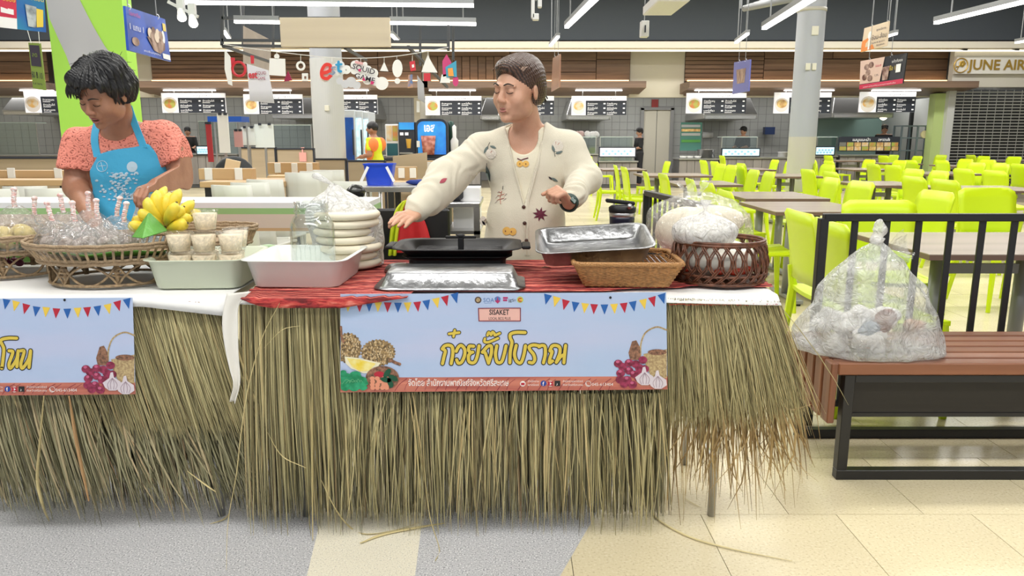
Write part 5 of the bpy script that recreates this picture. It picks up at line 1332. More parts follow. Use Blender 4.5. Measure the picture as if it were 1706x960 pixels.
def pan(mb, c, w, d, h, t=0.004, flare=0.02, lip=0.012, r=0.03, q=None, up=True):
    """open rectangular pan with rolled lip; local z grows upward"""
    c = Vector(c); s_ = 1 if up else -1
    def g(ww, dd, z, rr): return [c+((q @ p) if q is not None else p) for p in rrect(0, 0, ww, dd, rr, z*s_)]
    rings = [g(w-2*flare, d-2*flare, 0, r), g(w-2*flare+.006, d-2*flare+.006, .004, r), g(w-.004, d-.004, h-.004, r+.004), g(w+2*lip, d+2*lip, h, r+lip), g(w+2*lip, d+2*lip, h+.003, r+lip), g(w-2*t, d-2*t, h+.001, r), g(w-2*flare-t, d-2*flare-t, .012, r-.004), g(w-2*flare-.03, d-2*flare-.03, .005, r-.01)]
    mb.loft(rings, True, True)
    return mb
# white tub with the glass jar
a = pix(447, 489, y=2.235); b_ = pix(560, 489, y=2.235)
cx = pix(513, 470, y=2.4).x
t = thing('tub', 'white plastic tub with the big glass jar in it, on the red cloth', 'tub', (cx, 2.415, TT))
mb = MB(); pan(mb, (0, 0, 0), .305, .33, .085, flare=.022, lip=.013, r=.035); mb.build('basin', whitepl, t, world=False, smooth=True)
t.rotation_euler = (0, 0, R(-2))
jx = pix(520, 400, y=2.42).x
j = thing('glass_jar', 'empty clear glass jar with embossed pattern standing in the white tub', 'jar', (jx, 2.43, TT+.006))
H = .245; prof = []
outp = [(.060, 0), (.068, .006), (.071, .02), (.071, H*.62), (.069, H*.7), (.06, H*.79), (.053, H*.83), (.053, H*.86), (.057, H*.87), (.057, H*.89), (.053, H*.9), (.056, H*.93), (.053, H*.96), (.055, H)]
inn = [(.051, H), (.05, H*.82), (.056, H*.76), (.0665, H*.68), (.0675, .03), (.06, .012), (.002, .012)]
mb = MB(); mb.lathe([(.002, 0)]+outp+inn, n=40); mb.build('glass_body', jar_glass, j, world=False, smooth=True)
mb = MB()
for k in range(-1, 2):
    for m_ in range(12):
        a0 = -PI/2+k*.45; mb.tube([(.0715*math.cos(a0+.16*math.cos(u)*.8), .0715*math.sin(a0+.16*math.cos(u)*.8), .085+.035*math.sin(u)) for u in [2*PI*i/10 for i in range(10)]], .0012, 4, closed=True); break
for k in range(9): a0 = -PI/2-.6+k*.15; mb.tube([(.0715*math.cos(a0), .0715*math.sin(a0), .03), (.0715*math.cos(a0+.03), .0715*math.sin(a0+.03), .045)], .0012, 4)
mb.build('embossed_ornament', jar_glass, j, world=False, smooth=True)
# pale green tub with pudding cups
gx = pix(352, 470, y=2.42).x
t = thing('tub', 'pale green plastic tub holding the stacked pudding cups', 'tub', (gx, 2.42, TL+.002)); mb = MB(); pan(mb, (0, 0, 0), .295, .30, .09, flare=.02, lip=.011, r=.035); mb.build('basin', greenpl, t, world=False, smooth=True); t.rotation_euler = (0, 0, R(3))
def make_cup():
    r = thing('pudding_cup', '', 'cup', (0, 0, 0)); mb = MB()
    mb.lathe([(.002, .002), (.026, .002), (.0325, .046), (.002, .046)], n=20); mb.build('pudding', mat('cream pudding', (0.86, 0.74, 0.54), .6, noise_amt=.15, noise_scale=120, bump=.2, bump_scale=200), r, world=False, smooth=True)
    mb = MB(); mb.lathe([(.027, 0), (.035, .052), (.037, .053), (.037, .055), (.034, .0555), (.002, .0555)], n=20, cap0=True); mb.build('clear_cup', film('clear cup plastic', lo=.02, hi=.1, rough=.06), r, world=False, smooth=True)
    return r
cup = make_cup(); first = True
cs = []
rows_ = [(300, 2.335, 0), (340, 2.335, 0), (384, 2.335, 0), (305, 2.42, 0), (345, 2.42, 0), (388, 2.42, 0), (300, 2.335, 1), (341, 2.335, 1), (386, 2.34, 1), (395, 2.43, 1), (346, 2.38, 2)]
names = ['front left', 'front middle', 'front right', 'rear left', 'rear middle', 'rear right']
labs = ['lidded cup of cream pudding at the front left of the tub, bottom layer', 'lidded cup of cream pudding at the front middle of the tub, bottom layer', 'lidded cup of cream pudding at the front right of the tub, bottom layer', 'cup of cream pudding hidden behind the front left bottom cup', 'cup of cream pudding hidden behind the front middle bottom cup', 'cup of cream pudding behind the front right bottom cup', 'lidded cup of cream pudding stacked second layer, at the left', 'lidded cup of cream pudding stacked second layer, in the middle', 'lidded cup of cream pudding stacked second layer, at the right front', 'lidded cup of cream pudding stacked second layer, far right at the back', 'single lidded cup of cream pudding topmost of the stack']
for (px, y, l), lb in zip(rows_, labs):
    x = pix(px, 420, y=y).x; z = TL+.008+.04*1+l*.0575
    c = cup if first else copy_tree(cup); first = False
    c.location = (x, y, TL+.05+l*.063); c.scale = (1.14, 1.14, 1.12); c['label'] = lb; c['group'] = 'pudding cups in the pale green tub'
# steel tray upside down at the front
def trayq(rx, ry=0, rz=0): return Euler((R(rx), R(ry), R(rz))).to_matrix()
cx = pix(752, 470, y=2.33).x
t = thing('steel_tray', 'scratched steel tray turned upside down at the table front edge', 'tray', (cx, 2.343, TT+.002))
mb = MB(); pan(mb, (0, 0, .047), .43, .215, .045, t=.002, flare=.022, lip=.018, r=.035, up=False); mb.build('tray_body', alu, t, world=False, smooth=True)
# electric grill
gx = pix(765, 420, y=2.62).x
t = thing('electric_grill', 'black electric table grill with ridged plate and lid handle', 'grill', (gx, 2.60, TT))
mb = MB(); mb.loft([rrect(0, 0, .33, .2, .03, z, 4) for z in (.012, .05)]+[rrect(0, 0, .38, .25, .05, .062, 4)]); mb.build('grill_base', blackm, t, world=False, smooth=False, bevel=.003)
mb = MB(); pan(mb, (0, 0, .056), .395, .27, .032, t=.006, flare=.03, lip=.022, r=.05); mb.build('grill_plate', blackm, t, world=False, smooth=True)
for k in range(9):
    mb = MB(); mb.tube([(-.15, -.09+k*.0225, .068), (.15, -.09+k*.0225, .068)], .0035, 6); mb.build('ridge', mat('worn black ridge', (.05, .05, .052), .25), t, world=False, smooth=True)
mb = MB(); mb.box((.01, -.03, .09), (.02, .02, .05)); mb.box((.01, -.03, .118), (.105, .018, .009)); mb.ball((.01, -.03, .122), (.016, .012, .008), 10, 6); mb.build('centre_handle', blackm, t, world=False, bevel=.002)
for x, y in ((-.14, -.08), (.14, -.08), (-.14, .08), (.14, .08)):
    mb = MB(); mb.box((x, y, .006), (.03, .03, .013)); mb.build('foot', blackm, t, world=False)
for x in (-1, 1): 
    mb = MB(); mb.box((x*.235, 0, .085), (.03, .12, .012)); mb.build('side_handle', blackm, t, world=False, bevel=.004)
# round steel lid left of the grill
rx = pix(668, 430, y=2.57).x
mb = MB(); mb.lathe([(.002, .02), (.04, .019), (.05, .012), (.056, .0), (.0575, .0), (.052, .014), (.042, .022), (.002, .023)], (rx, 2.56, TT+.002), 28); solo('steel_bowl', mb, alu, 'small round steel lid tucked under the left end of the grill', 'lid', smooth=True)
# rattan basket tray, brown woven
def woven(name, c1, c2, sx=55, sz=75):
    m = bpy.data.materials.new(name); m.use_nodes = True; nt = m.node_tree; b = nt.nodes['Principled BSDF']; L = nt.links.new
    tc = nt.nodes.new('ShaderNodeTexCoord'); br = nt.nodes.new('ShaderNodeTexBrick'); mp = nt.nodes.new('ShaderNodeMapping'); mp.inputs['Rotation'].default_value = (PI/2, 0, 0); L(tc.outputs['Object'], mp.inputs[0]); L(mp.outputs[0], br.inputs['Vector'])
    br.inputs['Scale'].default_value = sx; br.inputs['Mortar Size'].default_value = .06; br.inputs['Mortar Smooth'].default_value = 1; br.inputs['Brick Width'].default_value = .8; br.inputs['Row Height'].default_value = .28
    br.inputs['Color1'].default_value = (*c1, 1); br.inputs['Color2'].default_value = tuple(x*.75 for x in c1)+(1,); br.inputs['Mortar'].default_value = (*c2, 1)
    L(br.outputs['Color'], b.inputs['Base Color']); b.inputs['Roughness'].default_value = .55
    bp = nt.nodes.new('ShaderNodeBump'); bp.invert = True; bp.inputs['Distance'].default_value = .003; L(br.outputs['Fac'], bp.inputs['Height']); L(bp.outputs[0], b.inputs['Normal']); _M[name] = m; return m
m_wick = mat('honey wicker', (.5, .25, .085), .5, noise_amt=.3, noise_scale=90); m_cane = mat('dark red brown cane', (.13, .045, .02), .4, noise_amt=.5, noise_scale=60)
m_rat = mat('weathered rattan', (.36, .25, .14), .55, noise_amt=.45, noise_scale=70, bump=.3)
bxc = pix(1040, 460, y=2.45); t = thing('wicker_basket', 'honey brown rectangular wicker basket under the tilted steel tray', 'basket', (bxc.x-.012, 2.395, TT)); t.rotation_euler = (0, 0, R(-2))
Wb, Db, Hb = .26, .235, .072; Wt, Dt = .33, .31
mb = MB(); mb.box((0, 0, .006), (Wb, Db, .006)); mb.build('basket_floor', m_wick, t, world=False)
# woven walls: horizontal weavers over uprights
def wob(ring_fn, z, k, n=88, r=.0024, amp=.0022):
    P_ = [ring_fn(i/n, z) for i in range(n)]; c = Vector((0, 0, z)); out = []
    for i, p in enumerate(P_):
        d = (p-c); d.z = 0; d.normalize(); out.append(p+d*amp*(1 if (i+k) % 2 else -1))
    return out
def rect_ring(u, z):
    f = z/Hb; w = Wb+(Wt-Wb)*f; d = Db+(Dt-Db)*f; P_ = rrect(0, 0, w, d, .02, z, 2); n = len(P_); i = u*n; k = int(i) % n
    # walk evenly along the outline
    per = [(P_[(j+1) % n]-P_[j]).length for j in range(n)]; tot = sum(per); s_ = u*tot; j = 0
    while s_ > per[j] and j < n-1: s_ -= per[j]; j += 1
    return P_[j].lerp(P_[(j+1) % n], s_/per[j])
for k in range(15):
    mb = MB(); mb.tube(wob(rect_ring,   .004+k*.0047, k), .0029, 5, closed=True); mb.build('weaver', m_wick, t, world=False, smooth=True)
for k in range(44):
    mb = MB(); mb.tube([rect_ring((k+.5)/44, z) for z in (0, .036, Hb)], .0022, 4); mb.build('upright', m_wick, t, world=False)
mb = MB(); mb.tube([rect_ring(i/40, Hb+.004) for i in range(40)], .008, 7, closed=True); mb.build('rim', mat('bound wicker rim', (.48, .24, .08), .5, bump=1.0, bump_scale=220), t, world=False, smooth=True)
# black rack in it
t2 = thing('wire_rack', 'black wire grilling rack lying in the wicker basket', 'rack', (bxc.x-.0, 2.42, TT+.066)); q_ = trayq(2, 3)
for k in range(14):
    mb = MB(); mb.tube([q_ @ Vector((-.12+k*.019, -.12, 0)), q_ @ Vector((-.12+k*.019, .12, 0))], .0018, 5); mb.build('rod', mat('grey wire', (.25, .25, .26), .3, metal=.8), t2, world=False)
mb = MB(); mb.tube([q_ @ Vector(p) for p in ((-.14, -.12, 0), (.15, -.12, 0), (.15, .12, 0), (-.14, .12, 0))], .003, 6, closed=True); mb.build('frame', blackm, t2, world=False)
# steel tray tilted on the basket
c = pix(990, 400, y=2.46)
t = thing('steel_tray', 'deep steel tray tilted on top of the wicker basket, open side up', 'tray', (c.x-.004, 2.445, TT+.083)); q_ = trayq(8, -3.5, -2)
mb = MB(); pan(mb, (0, 0, 0), .35, .29, .05, t=.002, flare=.018, lip=.013, r=.035, q=q_); mb.build('tray_body', alu, t, world=False, smooth=True)
# round cane basket
bc = pix(1194, 470, y=2.42); RB = .15; HB = .125
t = thing('cane_basket', 'round openwork basket of dark twisted cane at the right end of the table', 'basket', (bc.x+.005, 2.43, TT-.002))
def rr(z): return RB*(.9+.12*math.sin(PI*(.15+z/HB*.75)))
for k in range(26):
    for s_ in (1, -1):
        for o_ in (0, .05):
            P_ = []
            for i in range(9):
                f = i/8; z = .004+f*HB; a = 2*PI*k/26+s_*(.27*math.sin(f*PI*1.0)+f*.16)+o_; P_.append(Vector(((rr(z)+.004*s_*math.sin(f*PI*3))*math.cos(a), (rr(z)+.004*s_*math.sin(f*PI*3))*math.sin(a), z)))
            mb = MB(); mb.tube(P_, .0028, 5); mb.build('cane', m_cane, t, world=False, smooth=True)
for z, r_ in ((.004, .006), (.03, .004), (HB+.0, .006), (HB+.008, .005)):
    mb = MB(); mb.tube([(rr(min(z, HB))*math.cos(a), rr(min(z, HB))*math.sin(a), z) for a in [2*PI*i/40 for i in range(40)]], r_, 6, closed=True); mb.build('hoop', m_cane, t, world=False, smooth=True)
mb = MB(); mb.lathe([(.001, .004), (rr(0)-.004, .004)], n=30); mb.build('basket_floor', m_cane, t, world=False)

# ---- soft bags
def noodles(root, c, r, n, m, seed=1, thick=.0022, loc='noodles'):
    q = random.Random(seed); mb = MB(); c = Vector(c)
    for k in range(n):
        a = q.uniform(0, 2*PI); b2 = q.uniform(-.5, .5); o = Vector((q.gauss(0, .45)*r[0], q.gauss(0, .35)*r[1], q.gauss(0, .4)*r[2])); rad = q.uniform(.25, .75)
        P_ = []
        for i in range(9):
            u = a+i*.33; p = Vector((math.cos(u)*rad, math.sin(u)*rad*.8, math.sin(u*1.3+b2*4)*.35)); 
            if p.length > .93: p = p*.93/p.length
            P_.append(c+Vector((p.x*r[0], p.y*r[1], p.z*r[2]))+o*.12)
        mb.tube(P_, thick, 3)
    return mb.build(loc, m, root, kind='stuff')
def bag_shell(root, prof, m, cx, cy, seed=0, pleat=9, amp=.06, sx=1, sy=1, n=72, crumple=.014, name='plastic_bag', lean=(0, 0), neck_from=.75, flat=1.0):
    """gathered bag: profile of (radius, z); pleats sharpen towards the tie"""
    mb = MB(); z1 = max(z for _, z in prof); z0 = min(z for _, z in prof)
    P_ = [Vector((r, 0, z)) for r, z in prof]; P_ = cr(P_, 5)
    def fn(u, v):
        i = v*(len(P_)-1); k = int(min(i, len(P_)-2)); p = P_[k].lerp(P_[k+1], i-k); f = (p.z-z0)/(z1-z0); a = 2*PI*u
        g = 1+amp*min(1, .25+f*1.4)*(math.sin(a*pleat+seed+2*noise.noise(Vector((math.cos(a)*1.5, math.sin(a)*1.5, f*2+seed))))*.5+noise.noise(Vector((math.cos(a)*2.5, math.sin(a)*2.5, f*3+seed*3))))
        q = Vector((p.x*g*math.cos(a)*sx, p.x*g*math.sin(a)*sy, p.z)); w = noise.noise_vector(q*14+Vector((seed, 0, 0)))*crumple*min(1, p.x*12); w.z *= .6 if f > .05 else 0
        q += w; q.x += lean[0]*f*f; q.y += lean[1]*f*f; q.z = max(q.z, z0+.001)
        return q+Vector((cx, cy, 0))
    mb.grid(fn, n, 50, wrap=True)
    return mb.build(name, m, root, smooth=True)
m_noodle = mat('white rice noodles', (.8, .77, .68), .5); m_noodle2 = mat('cream rice noodles', (.76, .69, .54), .5)
# bag of flat foods behind the jar
c = pix(583, 440, y=2.70); t = thing('food_bag', 'tied clear bag packed with flat stacked dough rounds behind the glass jar', 'bag', (c.x, 2.70, TT))
for k in range(7):
    mb = MB(); q = random.Random(k); r_ = .112+q.uniform(-.008, .008); mb.lathe([(.002, 0), (r_*.9, 0), (r_, .008), (r_, .018), (r_*.93, .026), (.002, .028)], (c.x+q.uniform(-.008, .008), 2.66, TT+.004+k*.0285), 28); mb.build('dough_round', m_noodle2, t, smooth=True)
bag_shell(t, [(.002, TT+.001), (.11, TT+.001), (.122, TT+.02), (.127, TT+.1), (.128, TT+.175), (.112, TT+.215), (.07, TT+.25), (.035, TT+.272), (.016, TT+.29)], film('thick milky film', lo=.62, hi=.92, rough=.25), c.x, 2.70, 2, 11, .07, sy=.9, lean=(-.045, 0), crumple=.012)
kc = Vector((c.x-.045, 2.70, TT+.288)); mb = MB(); mb.tube(cr([kc, kc+Vector((-.02, 0, .01)), kc+Vector((-.055, 0, .03)), kc+Vector((-.075, 0, .034))], 4), [.014, .01, .009, .01, .012, .014, .016, .018, .018, .02, .019, .016, .01], 9, flat=(1, .6)); mb.build('twisted_neck', f_milk, t, smooth=True)
# big noodle bag right
c = pix(1150, 440, y=2.72); t = thing('food_bag', 'large knotted clear bag of white rice noodles behind the round cane basket', 'bag', (c.x, 2.72, TT))
noodles(t, (c.x-.02, 2.72, TT+.12), (.125, .1, .1), 330, m_noodle2, 3); noodles(t, (c.x+.07, 2.72, TT+.165), (.135, .09, .065), 330, m_noodle, 4)
mb = MB(); mb.ball((c.x-.02, 2.72, TT+.12), (.115, .085, .09), 20, 12); mb.ball((c.x+.07, 2.72, TT+.16), (.12, .075, .055), 20, 12); mb.build('noodle_core', m_noodle2, t, smooth=True, kind='stuff')
bag_shell(t, [(.002, TT+.001), (.13, TT+.001), (.158, TT+.04), (.165, TT+.11), (.16, TT+.17), (.13, TT+.215), (.08, TT+.245), (.035, TT+.262)], f_clear, c.x+.02, 2.72, 5, 9, .08, sx=1.15, sy=.8)
mb = MB()
for k in range(3):
    def fn(u, v, k=k):
        a = k*2.1+u*1.7-.8; p = Vector((math.cos(a)*.07*v*(1+.3*math.sin(u*9)), math.sin(a)*.05*v, .02+.06*v+.02*math.sin(u*8+k)*v)); return Vector((c.x-.005, 2.70, TT+.225))+p*.8+noise.noise_vector(p*30)*.008
    mb.grid(fn, 12, 8)
mb.build('loose_bag_mouth', f_clear, t, smooth=True)
# small tied bag on the cane basket and contents inside it
c = pix(1178, 390, y=2.42); t = thing('food_bag', 'small knotted bag of round white noodles on top of the cane basket', 'bag', (c.x-.012, 2.41, TT+.145))
mb = MB(); mb.ball((c.x-.012, 2.41, TT+.155), (.085, .075, .036), 22, 12); mb.build('noodle_core', m_noodle, t, smooth=True, kind='stuff'); noodles(t, (c.x-.012, 2.41, TT+.158), (.098, .085, .042), 190, m_noodle, 8)
bag_shell(t, [(.002, TT+.12), (.08, TT+.12), (.1, TT+.145), (.098, TT+.172), (.07, TT+.198), (.025, TT+.212), (.008, TT+.222), (.006, TT+.23), (.018, TT+.258)], f_milk, c.x-.012, 2.41, 9, 14, .12, crumple=.006)
t = thing('food_bag', 'clear bag of white noodles and red chilli sauce filling the cane basket', 'bag', (bc.x, 2.44, TT+.008))
mb = MB(); mb.ball((bc.x+.005, 2.43, TT+.07), (.122, .12, .06), 22, 12); mb.build('noodle_core', m_noodle, t, smooth=True, kind='stuff'); noodles(t, (bc.x+.005, 2.43, TT+.072), (.135, .132, .07), 260, m_noodle, 12)
mb = MB(); q = random.Random(2)
for k in range(9): a = q.uniform(-2.9, -.2); mb.ball((bc.x+.12*math.cos(a), 2.44+.12*math.sin(a), TT+.035+q.uniform(0, .012)), (.018, .015, .01), 8, 6)
mb.build('chilli_sauce', mat('chilli sauce', (.4, .03, .01), .3), t, smooth=True, kind='stuff')
# black flask
fx = pix(1036, 350, y=4.6); 
# ---- left table
def pedestal(name, label, cx, cy, rad, hb, hl, z0, n=52, sq=.8, sagf=0.0):
    """wicker tray with slatted side on a looped cane foot"""
    t = thing(name, label, 'basket', (cx, cy, z0)); zb_ = hl; L = lambda a, r, z: Vector((r*math.cos(a), r*sq*math.sin(a), z))
    mb = MB(); mb.lathe([(.002, zb_), (rad*.86, zb_), (rad*.86, zb_+.006), (.002, zb_+.006)], n=40, sy=sq); mb.build('tray_floor', m_rat, t, world=False)
    sl = None
    for k in range(n):
        a = 2*PI*k/n; mb = MB(); mb.bar(L(a, rad*.86, zb_), L(a, rad, zb_+hb), .0075, .003, up=(math.cos(a), math.sin(a), 0)); mb.build('slat', m_rat, t, world=False)
    for r_, z, w in ((rad*.87, zb_, .006), (rad*.88, zb_+.01, .0045), (rad, zb_+hb, .0075), (rad*1.015, zb_+hb+.01, .0055)):
        mb = MB(); mb.tube([L(2*PI*i/48, r_, z+.002*(i % 2)) for i in range(48)], w, 6, closed=True); mb.build('hoop', mat('bound rattan', (.38, .27, .16), .55, bump=.9, bump_scale=160), t, world=False, smooth=True)
    nl = 7
    for k in range(nl):
        a = 2*PI*(k+.5)/nl-PI/2
        mb = MB(); mb.cyl(L(a, rad*.72, 0), L(a, rad*.74, zb_), .0085, .0075, 8); mb.build('leg', m_rat, t, world=False, smooth=True)
        a2 = a+2*PI/nl; P_ = []
        for i in range(13):
            u = i/12; aa = a+(a2-a)*u; P_.append(L(aa, rad*.75, zb_*(.5-.46*math.cos(2*PI*(u-.5)*1.0)*-1) if False else zb_*(.96-.9*math.sin(PI*u)**.8)))
        mb = MB(); mb.tube(P_, .0042, 6); mb.build('cane_loop', m_rat, t, world=False, smooth=True)
        P_ = [L(a+(a2-a)*u, rad*.76, zb_*(.08+.82*math.sin(PI*u)**.8)) for u in [i/12 for i in range(13)]]
        mb = MB(); mb.tube(P_, .0038, 6); mb.build('cane_loop', m_rat, t, world=False, smooth=True)
        mb = MB(); mb.tube([L(a+.08*math.cos(w), rad*.75+.012*math.sin(w), zb_*.42+.003*i) for i, w in enumerate([j_*1.57 for j_ in range(10)])], .0025, 4); mb.build('binding', m_rat, t, world=False)
    mb = MB(); mb.tube([L(2*PI*i/40, rad*.76, .005) for i in range(40)], .005, 6, closed=True); mb.build('foot_ring', m_rat, t, world=False, smooth=True)
    return t
pa = pix(186, 440, y=2.43)
ped = pedestal('rattan_stand', 'oval rattan pedestal tray holding tied snack bags and bananas', pa.x+.0, 2.44, .255, .05, .075, TL+.004, 60, .8)
pb = pix(-10, 430, y=2.5); pedestal('rattan_stand', 'rattan pedestal tray cut by the left edge, with a bag of fruit', pb.x-.015, 2.58, .235, .05, .08, TL+.004, 50, .85)
pc = pix(350, 350, y=2.76); pedestal('rattan_stand', 'empty shallow rattan pedestal tray behind the bananas', pc.x+.02, 2.70, .165, .05, .08, TL+.012, 44, .6)
zt_ = TL+.004+.075+.008
# tied snack bags
m_snack = mat('grey brown snack', (.2, .15, .12), .6, noise_amt=.6, noise_scale=60, col2=(.42, .36, .32), bump=.8, bump_scale=70)
m_yam = mat('yellow steamed yam', (.62, .5, .2), .6, noise_amt=.3, noise_scale=30)
m_band = mat('white twisted bag neck', (.82, .78, .76), .5, noise_amt=.3, noise_scale=120, col2=(.75, .4, .36))
def snack_bag(px, y, z, s_, tilt, label, inner=m_snack, group='tied snack bags on the rattan tray', sd=1):
    x = pix(px, 380, y=y).x; t = thing('snack_bag', label, 'bag', (x, y, z), group); q = random.Random(sd)
    for k in range(6):
        a = k*1.05+q.random(); mb = MB(); mb.ball((x+.03*s_*math.cos(a), y+.028*s_*math.sin(a), z+.025*s_+.018*s_*(k % 2)), (.024*s_, .022*s_, .02*s_), 10, 7); mb.build('snack', inner, t, smooth=True)
    bag_shell(t, [(.002, z), (.045*s_, z), (.062*s_, z+.02*s_), (.06*s_, z+.05*s_), (.04*s_, z+.085*s_), (.014*s_, z+.11*s_)], f_clear, x, y, sd, 11, .16, n=48, crumple=.007, lean=(tilt*.03, 0))
    n0 = Vector((x+tilt*.03, y, z+.108*s_)); P_ = cr([n0, n0+Vector((tilt*.008, -.003, .022)), n0+Vector((tilt*.02, 0, .045)), n0+Vector((tilt*.026, 0, .058))], 4)
    mb = MB()
    for i in range(len(P_)-1): mb.cyl(P_[i], P_[i+1], .0065 if i % 2 else .0085, .0085 if i % 2 else .0065, 8)
    mb.ball(P_[-1], (.011, .009, .008), 8, 6); mb.build('twisted_neck', m_band, t, smooth=True, kind='stuff'); return t
sb = [(95, 2.40, 1.05, -.4, 'leftmost tied clear bag of grey brown snacks on the rattan tray'), (128, 2.34, 1.1, -.1, 'tied snack bag at the front, second from the left, on the rattan tray'), (165, 2.36, 1.15, .0, 'tied snack bag at the front middle of the rattan tray'), (200, 2.38, 1.05, .5, 'rightmost front tied snack bag, beside the folded banana leaf'), (112, 2.52, 1.2, -.2, 'rear left tied snack bag in front of the vendor in coral lace'), (150, 2.53, 1.25, .1, 'rear middle tied snack bag with tall twisted neck'), (188, 2.52, 1.1, .6, 'rear right tied snack bag with leaning twisted neck')]
for k, (px, y, s_, tl_, lb) in enumerate(sb): snack_bag(px, y, zt_, s_, tl_, lb, sd=k+2)
snack_bag(26, 2.50, zt_+.005, 1.35, .2, 'tied clear bag of yellow yam pieces on the left edge rattan tray', m_yam, 'bags on the left edge tray', 20)
snack_bag(58, 2.6, zt_+.005, 1.0, .2, 'small tied bag of brown pieces behind the yam bag, left edge', m_snack, 'bags on the left edge tray', 21)
# white shopping bag held open
c = pix(247, 345, y=2.72); t = thing('carrier_bag', 'crumpled white translucent carrier bag in the hands of the apron vendor', 'bag', (c.x, 2.72, zt_))
def fn(u, v):
    a = 2*PI*u; f = v; r_ = .055*(1.05-.55*f)*(1+.25*noise.noise(Vector((math.cos(a)*2, math.sin(a)*2, f*3)))); return Vector((c.x+r_*math.cos(a)*1.1+.02*f*f, 2.68+r_*math.sin(a)*.6, zt_+.01+f*.17))+noise.noise_vector(Vector((u*5, v*5, 1)))*.012
mb = MB(); mb.grid(fn, 40, 20, wrap=True); mb.build('bag_body', f_milk, t, smooth=True)
for s_ in (-.03, .03): 
    mb = MB(); mb.tube(cr([(c.x+s_, 2.66, zt_+.17), (c.x+s_*.5+.02, 2.66, zt_+.205), (c.x+s_*.1+.03, 2.68, zt_+.19)], 4), .006, 5, flat=(1, .4)); mb.build('bag_handle', f_milk, t, smooth=True)
# bananas: a hand is one thing, each banana a part
m_ban = mat('ripe banana', (.82, .6, .04), .42, noise_amt=.35, noise_scale=22, col2=(.66, .55, .05), bump=.1); m_tip = mat('banana stem brown', (.1, .07, .03), .7)
hb = pix(282, 372, y=2.47); t = thing('banana_hand', 'bunch of short ripe yellow bananas at the right of the rattan tray', 'bananas', (hb.x, 2.47, zt_))
cc = pix(268, 378, y=2.45)
bl = [((240, 368), (228, 352), (232, 340)), ((262, 362), (250, 340), (262, 318)), ((266, 362), (262, 335), (275, 316)), ((275, 356), (295, 340), (290, 320)), ((282, 372), (302, 352), (298, 325)), ((290, 366), (312, 350), (306, 316)), ((280, 380), (310, 372), (312, 355)), ((296, 374), (320, 362), (326, 342)), ((300, 382), (326, 375), (336, 345)), ((276, 386), (300, 380), (313, 374)), ((250, 378), (228, 372), (222, 362)), ((246, 388), (228, 380), (215, 368)), ((300, 364), (322, 350), (332, 336)), ((262, 345), (286, 325), (282, 310))]
bl = [(272, 378, 234, 350), (270, 374, 246, 330), (272, 370, 262, 318), (276, 368, 284, 322), (278, 366, 300, 316), (282, 372, 322, 335), (282, 376, 333, 352), (276, 372, 306, 345), (280, 378, 318, 360), (280, 382, 312, 372), (262, 378, 228, 366), (262, 384, 218, 376), (270, 366, 276, 312), (276, 374, 294, 338)]
dy = [-.05, -.03, .0, .02, .03, .0, .02, -.06, -.05, -.08, -.03, -.07, .06, -.08]
for (x0, y0, x1, y1), d_ in zip(bl, dy):
    a = pix(x0, y0, y=2.46+d_*.3); b2 = pix(x1, y1, y=2.46+d_); m_ = (a+b2)/2; out = Vector((0, -.02, 0))+Vector(((m_.x-cc.x)*.25, 0, .006)); P_ = cr([a, a.lerp(b2, .3)+out*.8, a.lerp(b2, .65)+out, b2], 4); n = len(P_)
    sh = [.006, .009, .014, .0175, .0195, .0205, .0205, .02, .0195, .018, .0155, .011, .005]; mb = MB(); mb.tube(P_, sh[:n], 9); o = mb.build('banana', m_ban, t, smooth=True)
    mb = MB(); d2 = (P_[-1]-P_[-2]).normalized(); mb.cyl(P_[-1]-d2*.002, P_[-1]+d2*.004, .0045, .003, 6); mb.build('banana_tip', m_tip, o)
mb = MB(); mb.ball(cc+Vector((0, .01, 0)), (.016, .014, .014), 8, 6); mb.build('banana_crown', m_tip, t)
# folded banana leaf and leaf lining
m_leaf = mat('banana leaf green', (.12, .36, .06), .35, noise_amt=.2, noise_scale=6, bump=.4, bump_scale=90, stretch=(1, 1, .15))
A_, B_, C_, D_ = pix(248, 352, y=2.36), pix(218, 396, y=2.33), pix(238, 398, y=2.285), pix(280, 385, y=2.36)
mb = MB(); mb.add([A_, B_, C_, D_, A_.lerp(D_, .5)+Vector((0, .05, -.03))], [(0, 1, 2), (0, 2, 3), (0, 3, 4), (0, 4, 1), (1, 4, 3, 2)]); solo('banana_leaf_cone', mb, m_leaf, 'folded banana leaf cone standing on the rattan tray before the bananas', 'leaf parcel', bevel=.003)
mb = MB(); lf = [(x_, z_) for x_, z_ in ()]
def fn(u, v):
    a = -2.3+u*2.2; r_ = .13+.1*v; return Vector((ped.location.x+r_*math.cos(a)*1.02, 2.46+r_*.8*math.sin(a)*1.0, zt_+.003+.025*v*v+.006*math.sin(u*14)*v))
mb.grid(fn, 30, 8); solo('leaf_lining', mb, m_leaf, 'green banana leaf lining the front of the rattan tray under the bananas', 'leaf', smooth=True, solid=.0012)
mb = MB()
def fn(u, v):
    a = -2.6+u*2.3; r_ = .1+.09*v; return Vector((pb.x-.01+r_*math.cos(a), 2.58+r_*.85*math.sin(a), zt_+.006+.03*v*v))
mb.grid(fn, 20, 6); solo('leaf_lining', mb, m_leaf, 'green leaf lining in the left edge rattan tray', 'leaf', smooth=True, solid=.0012)
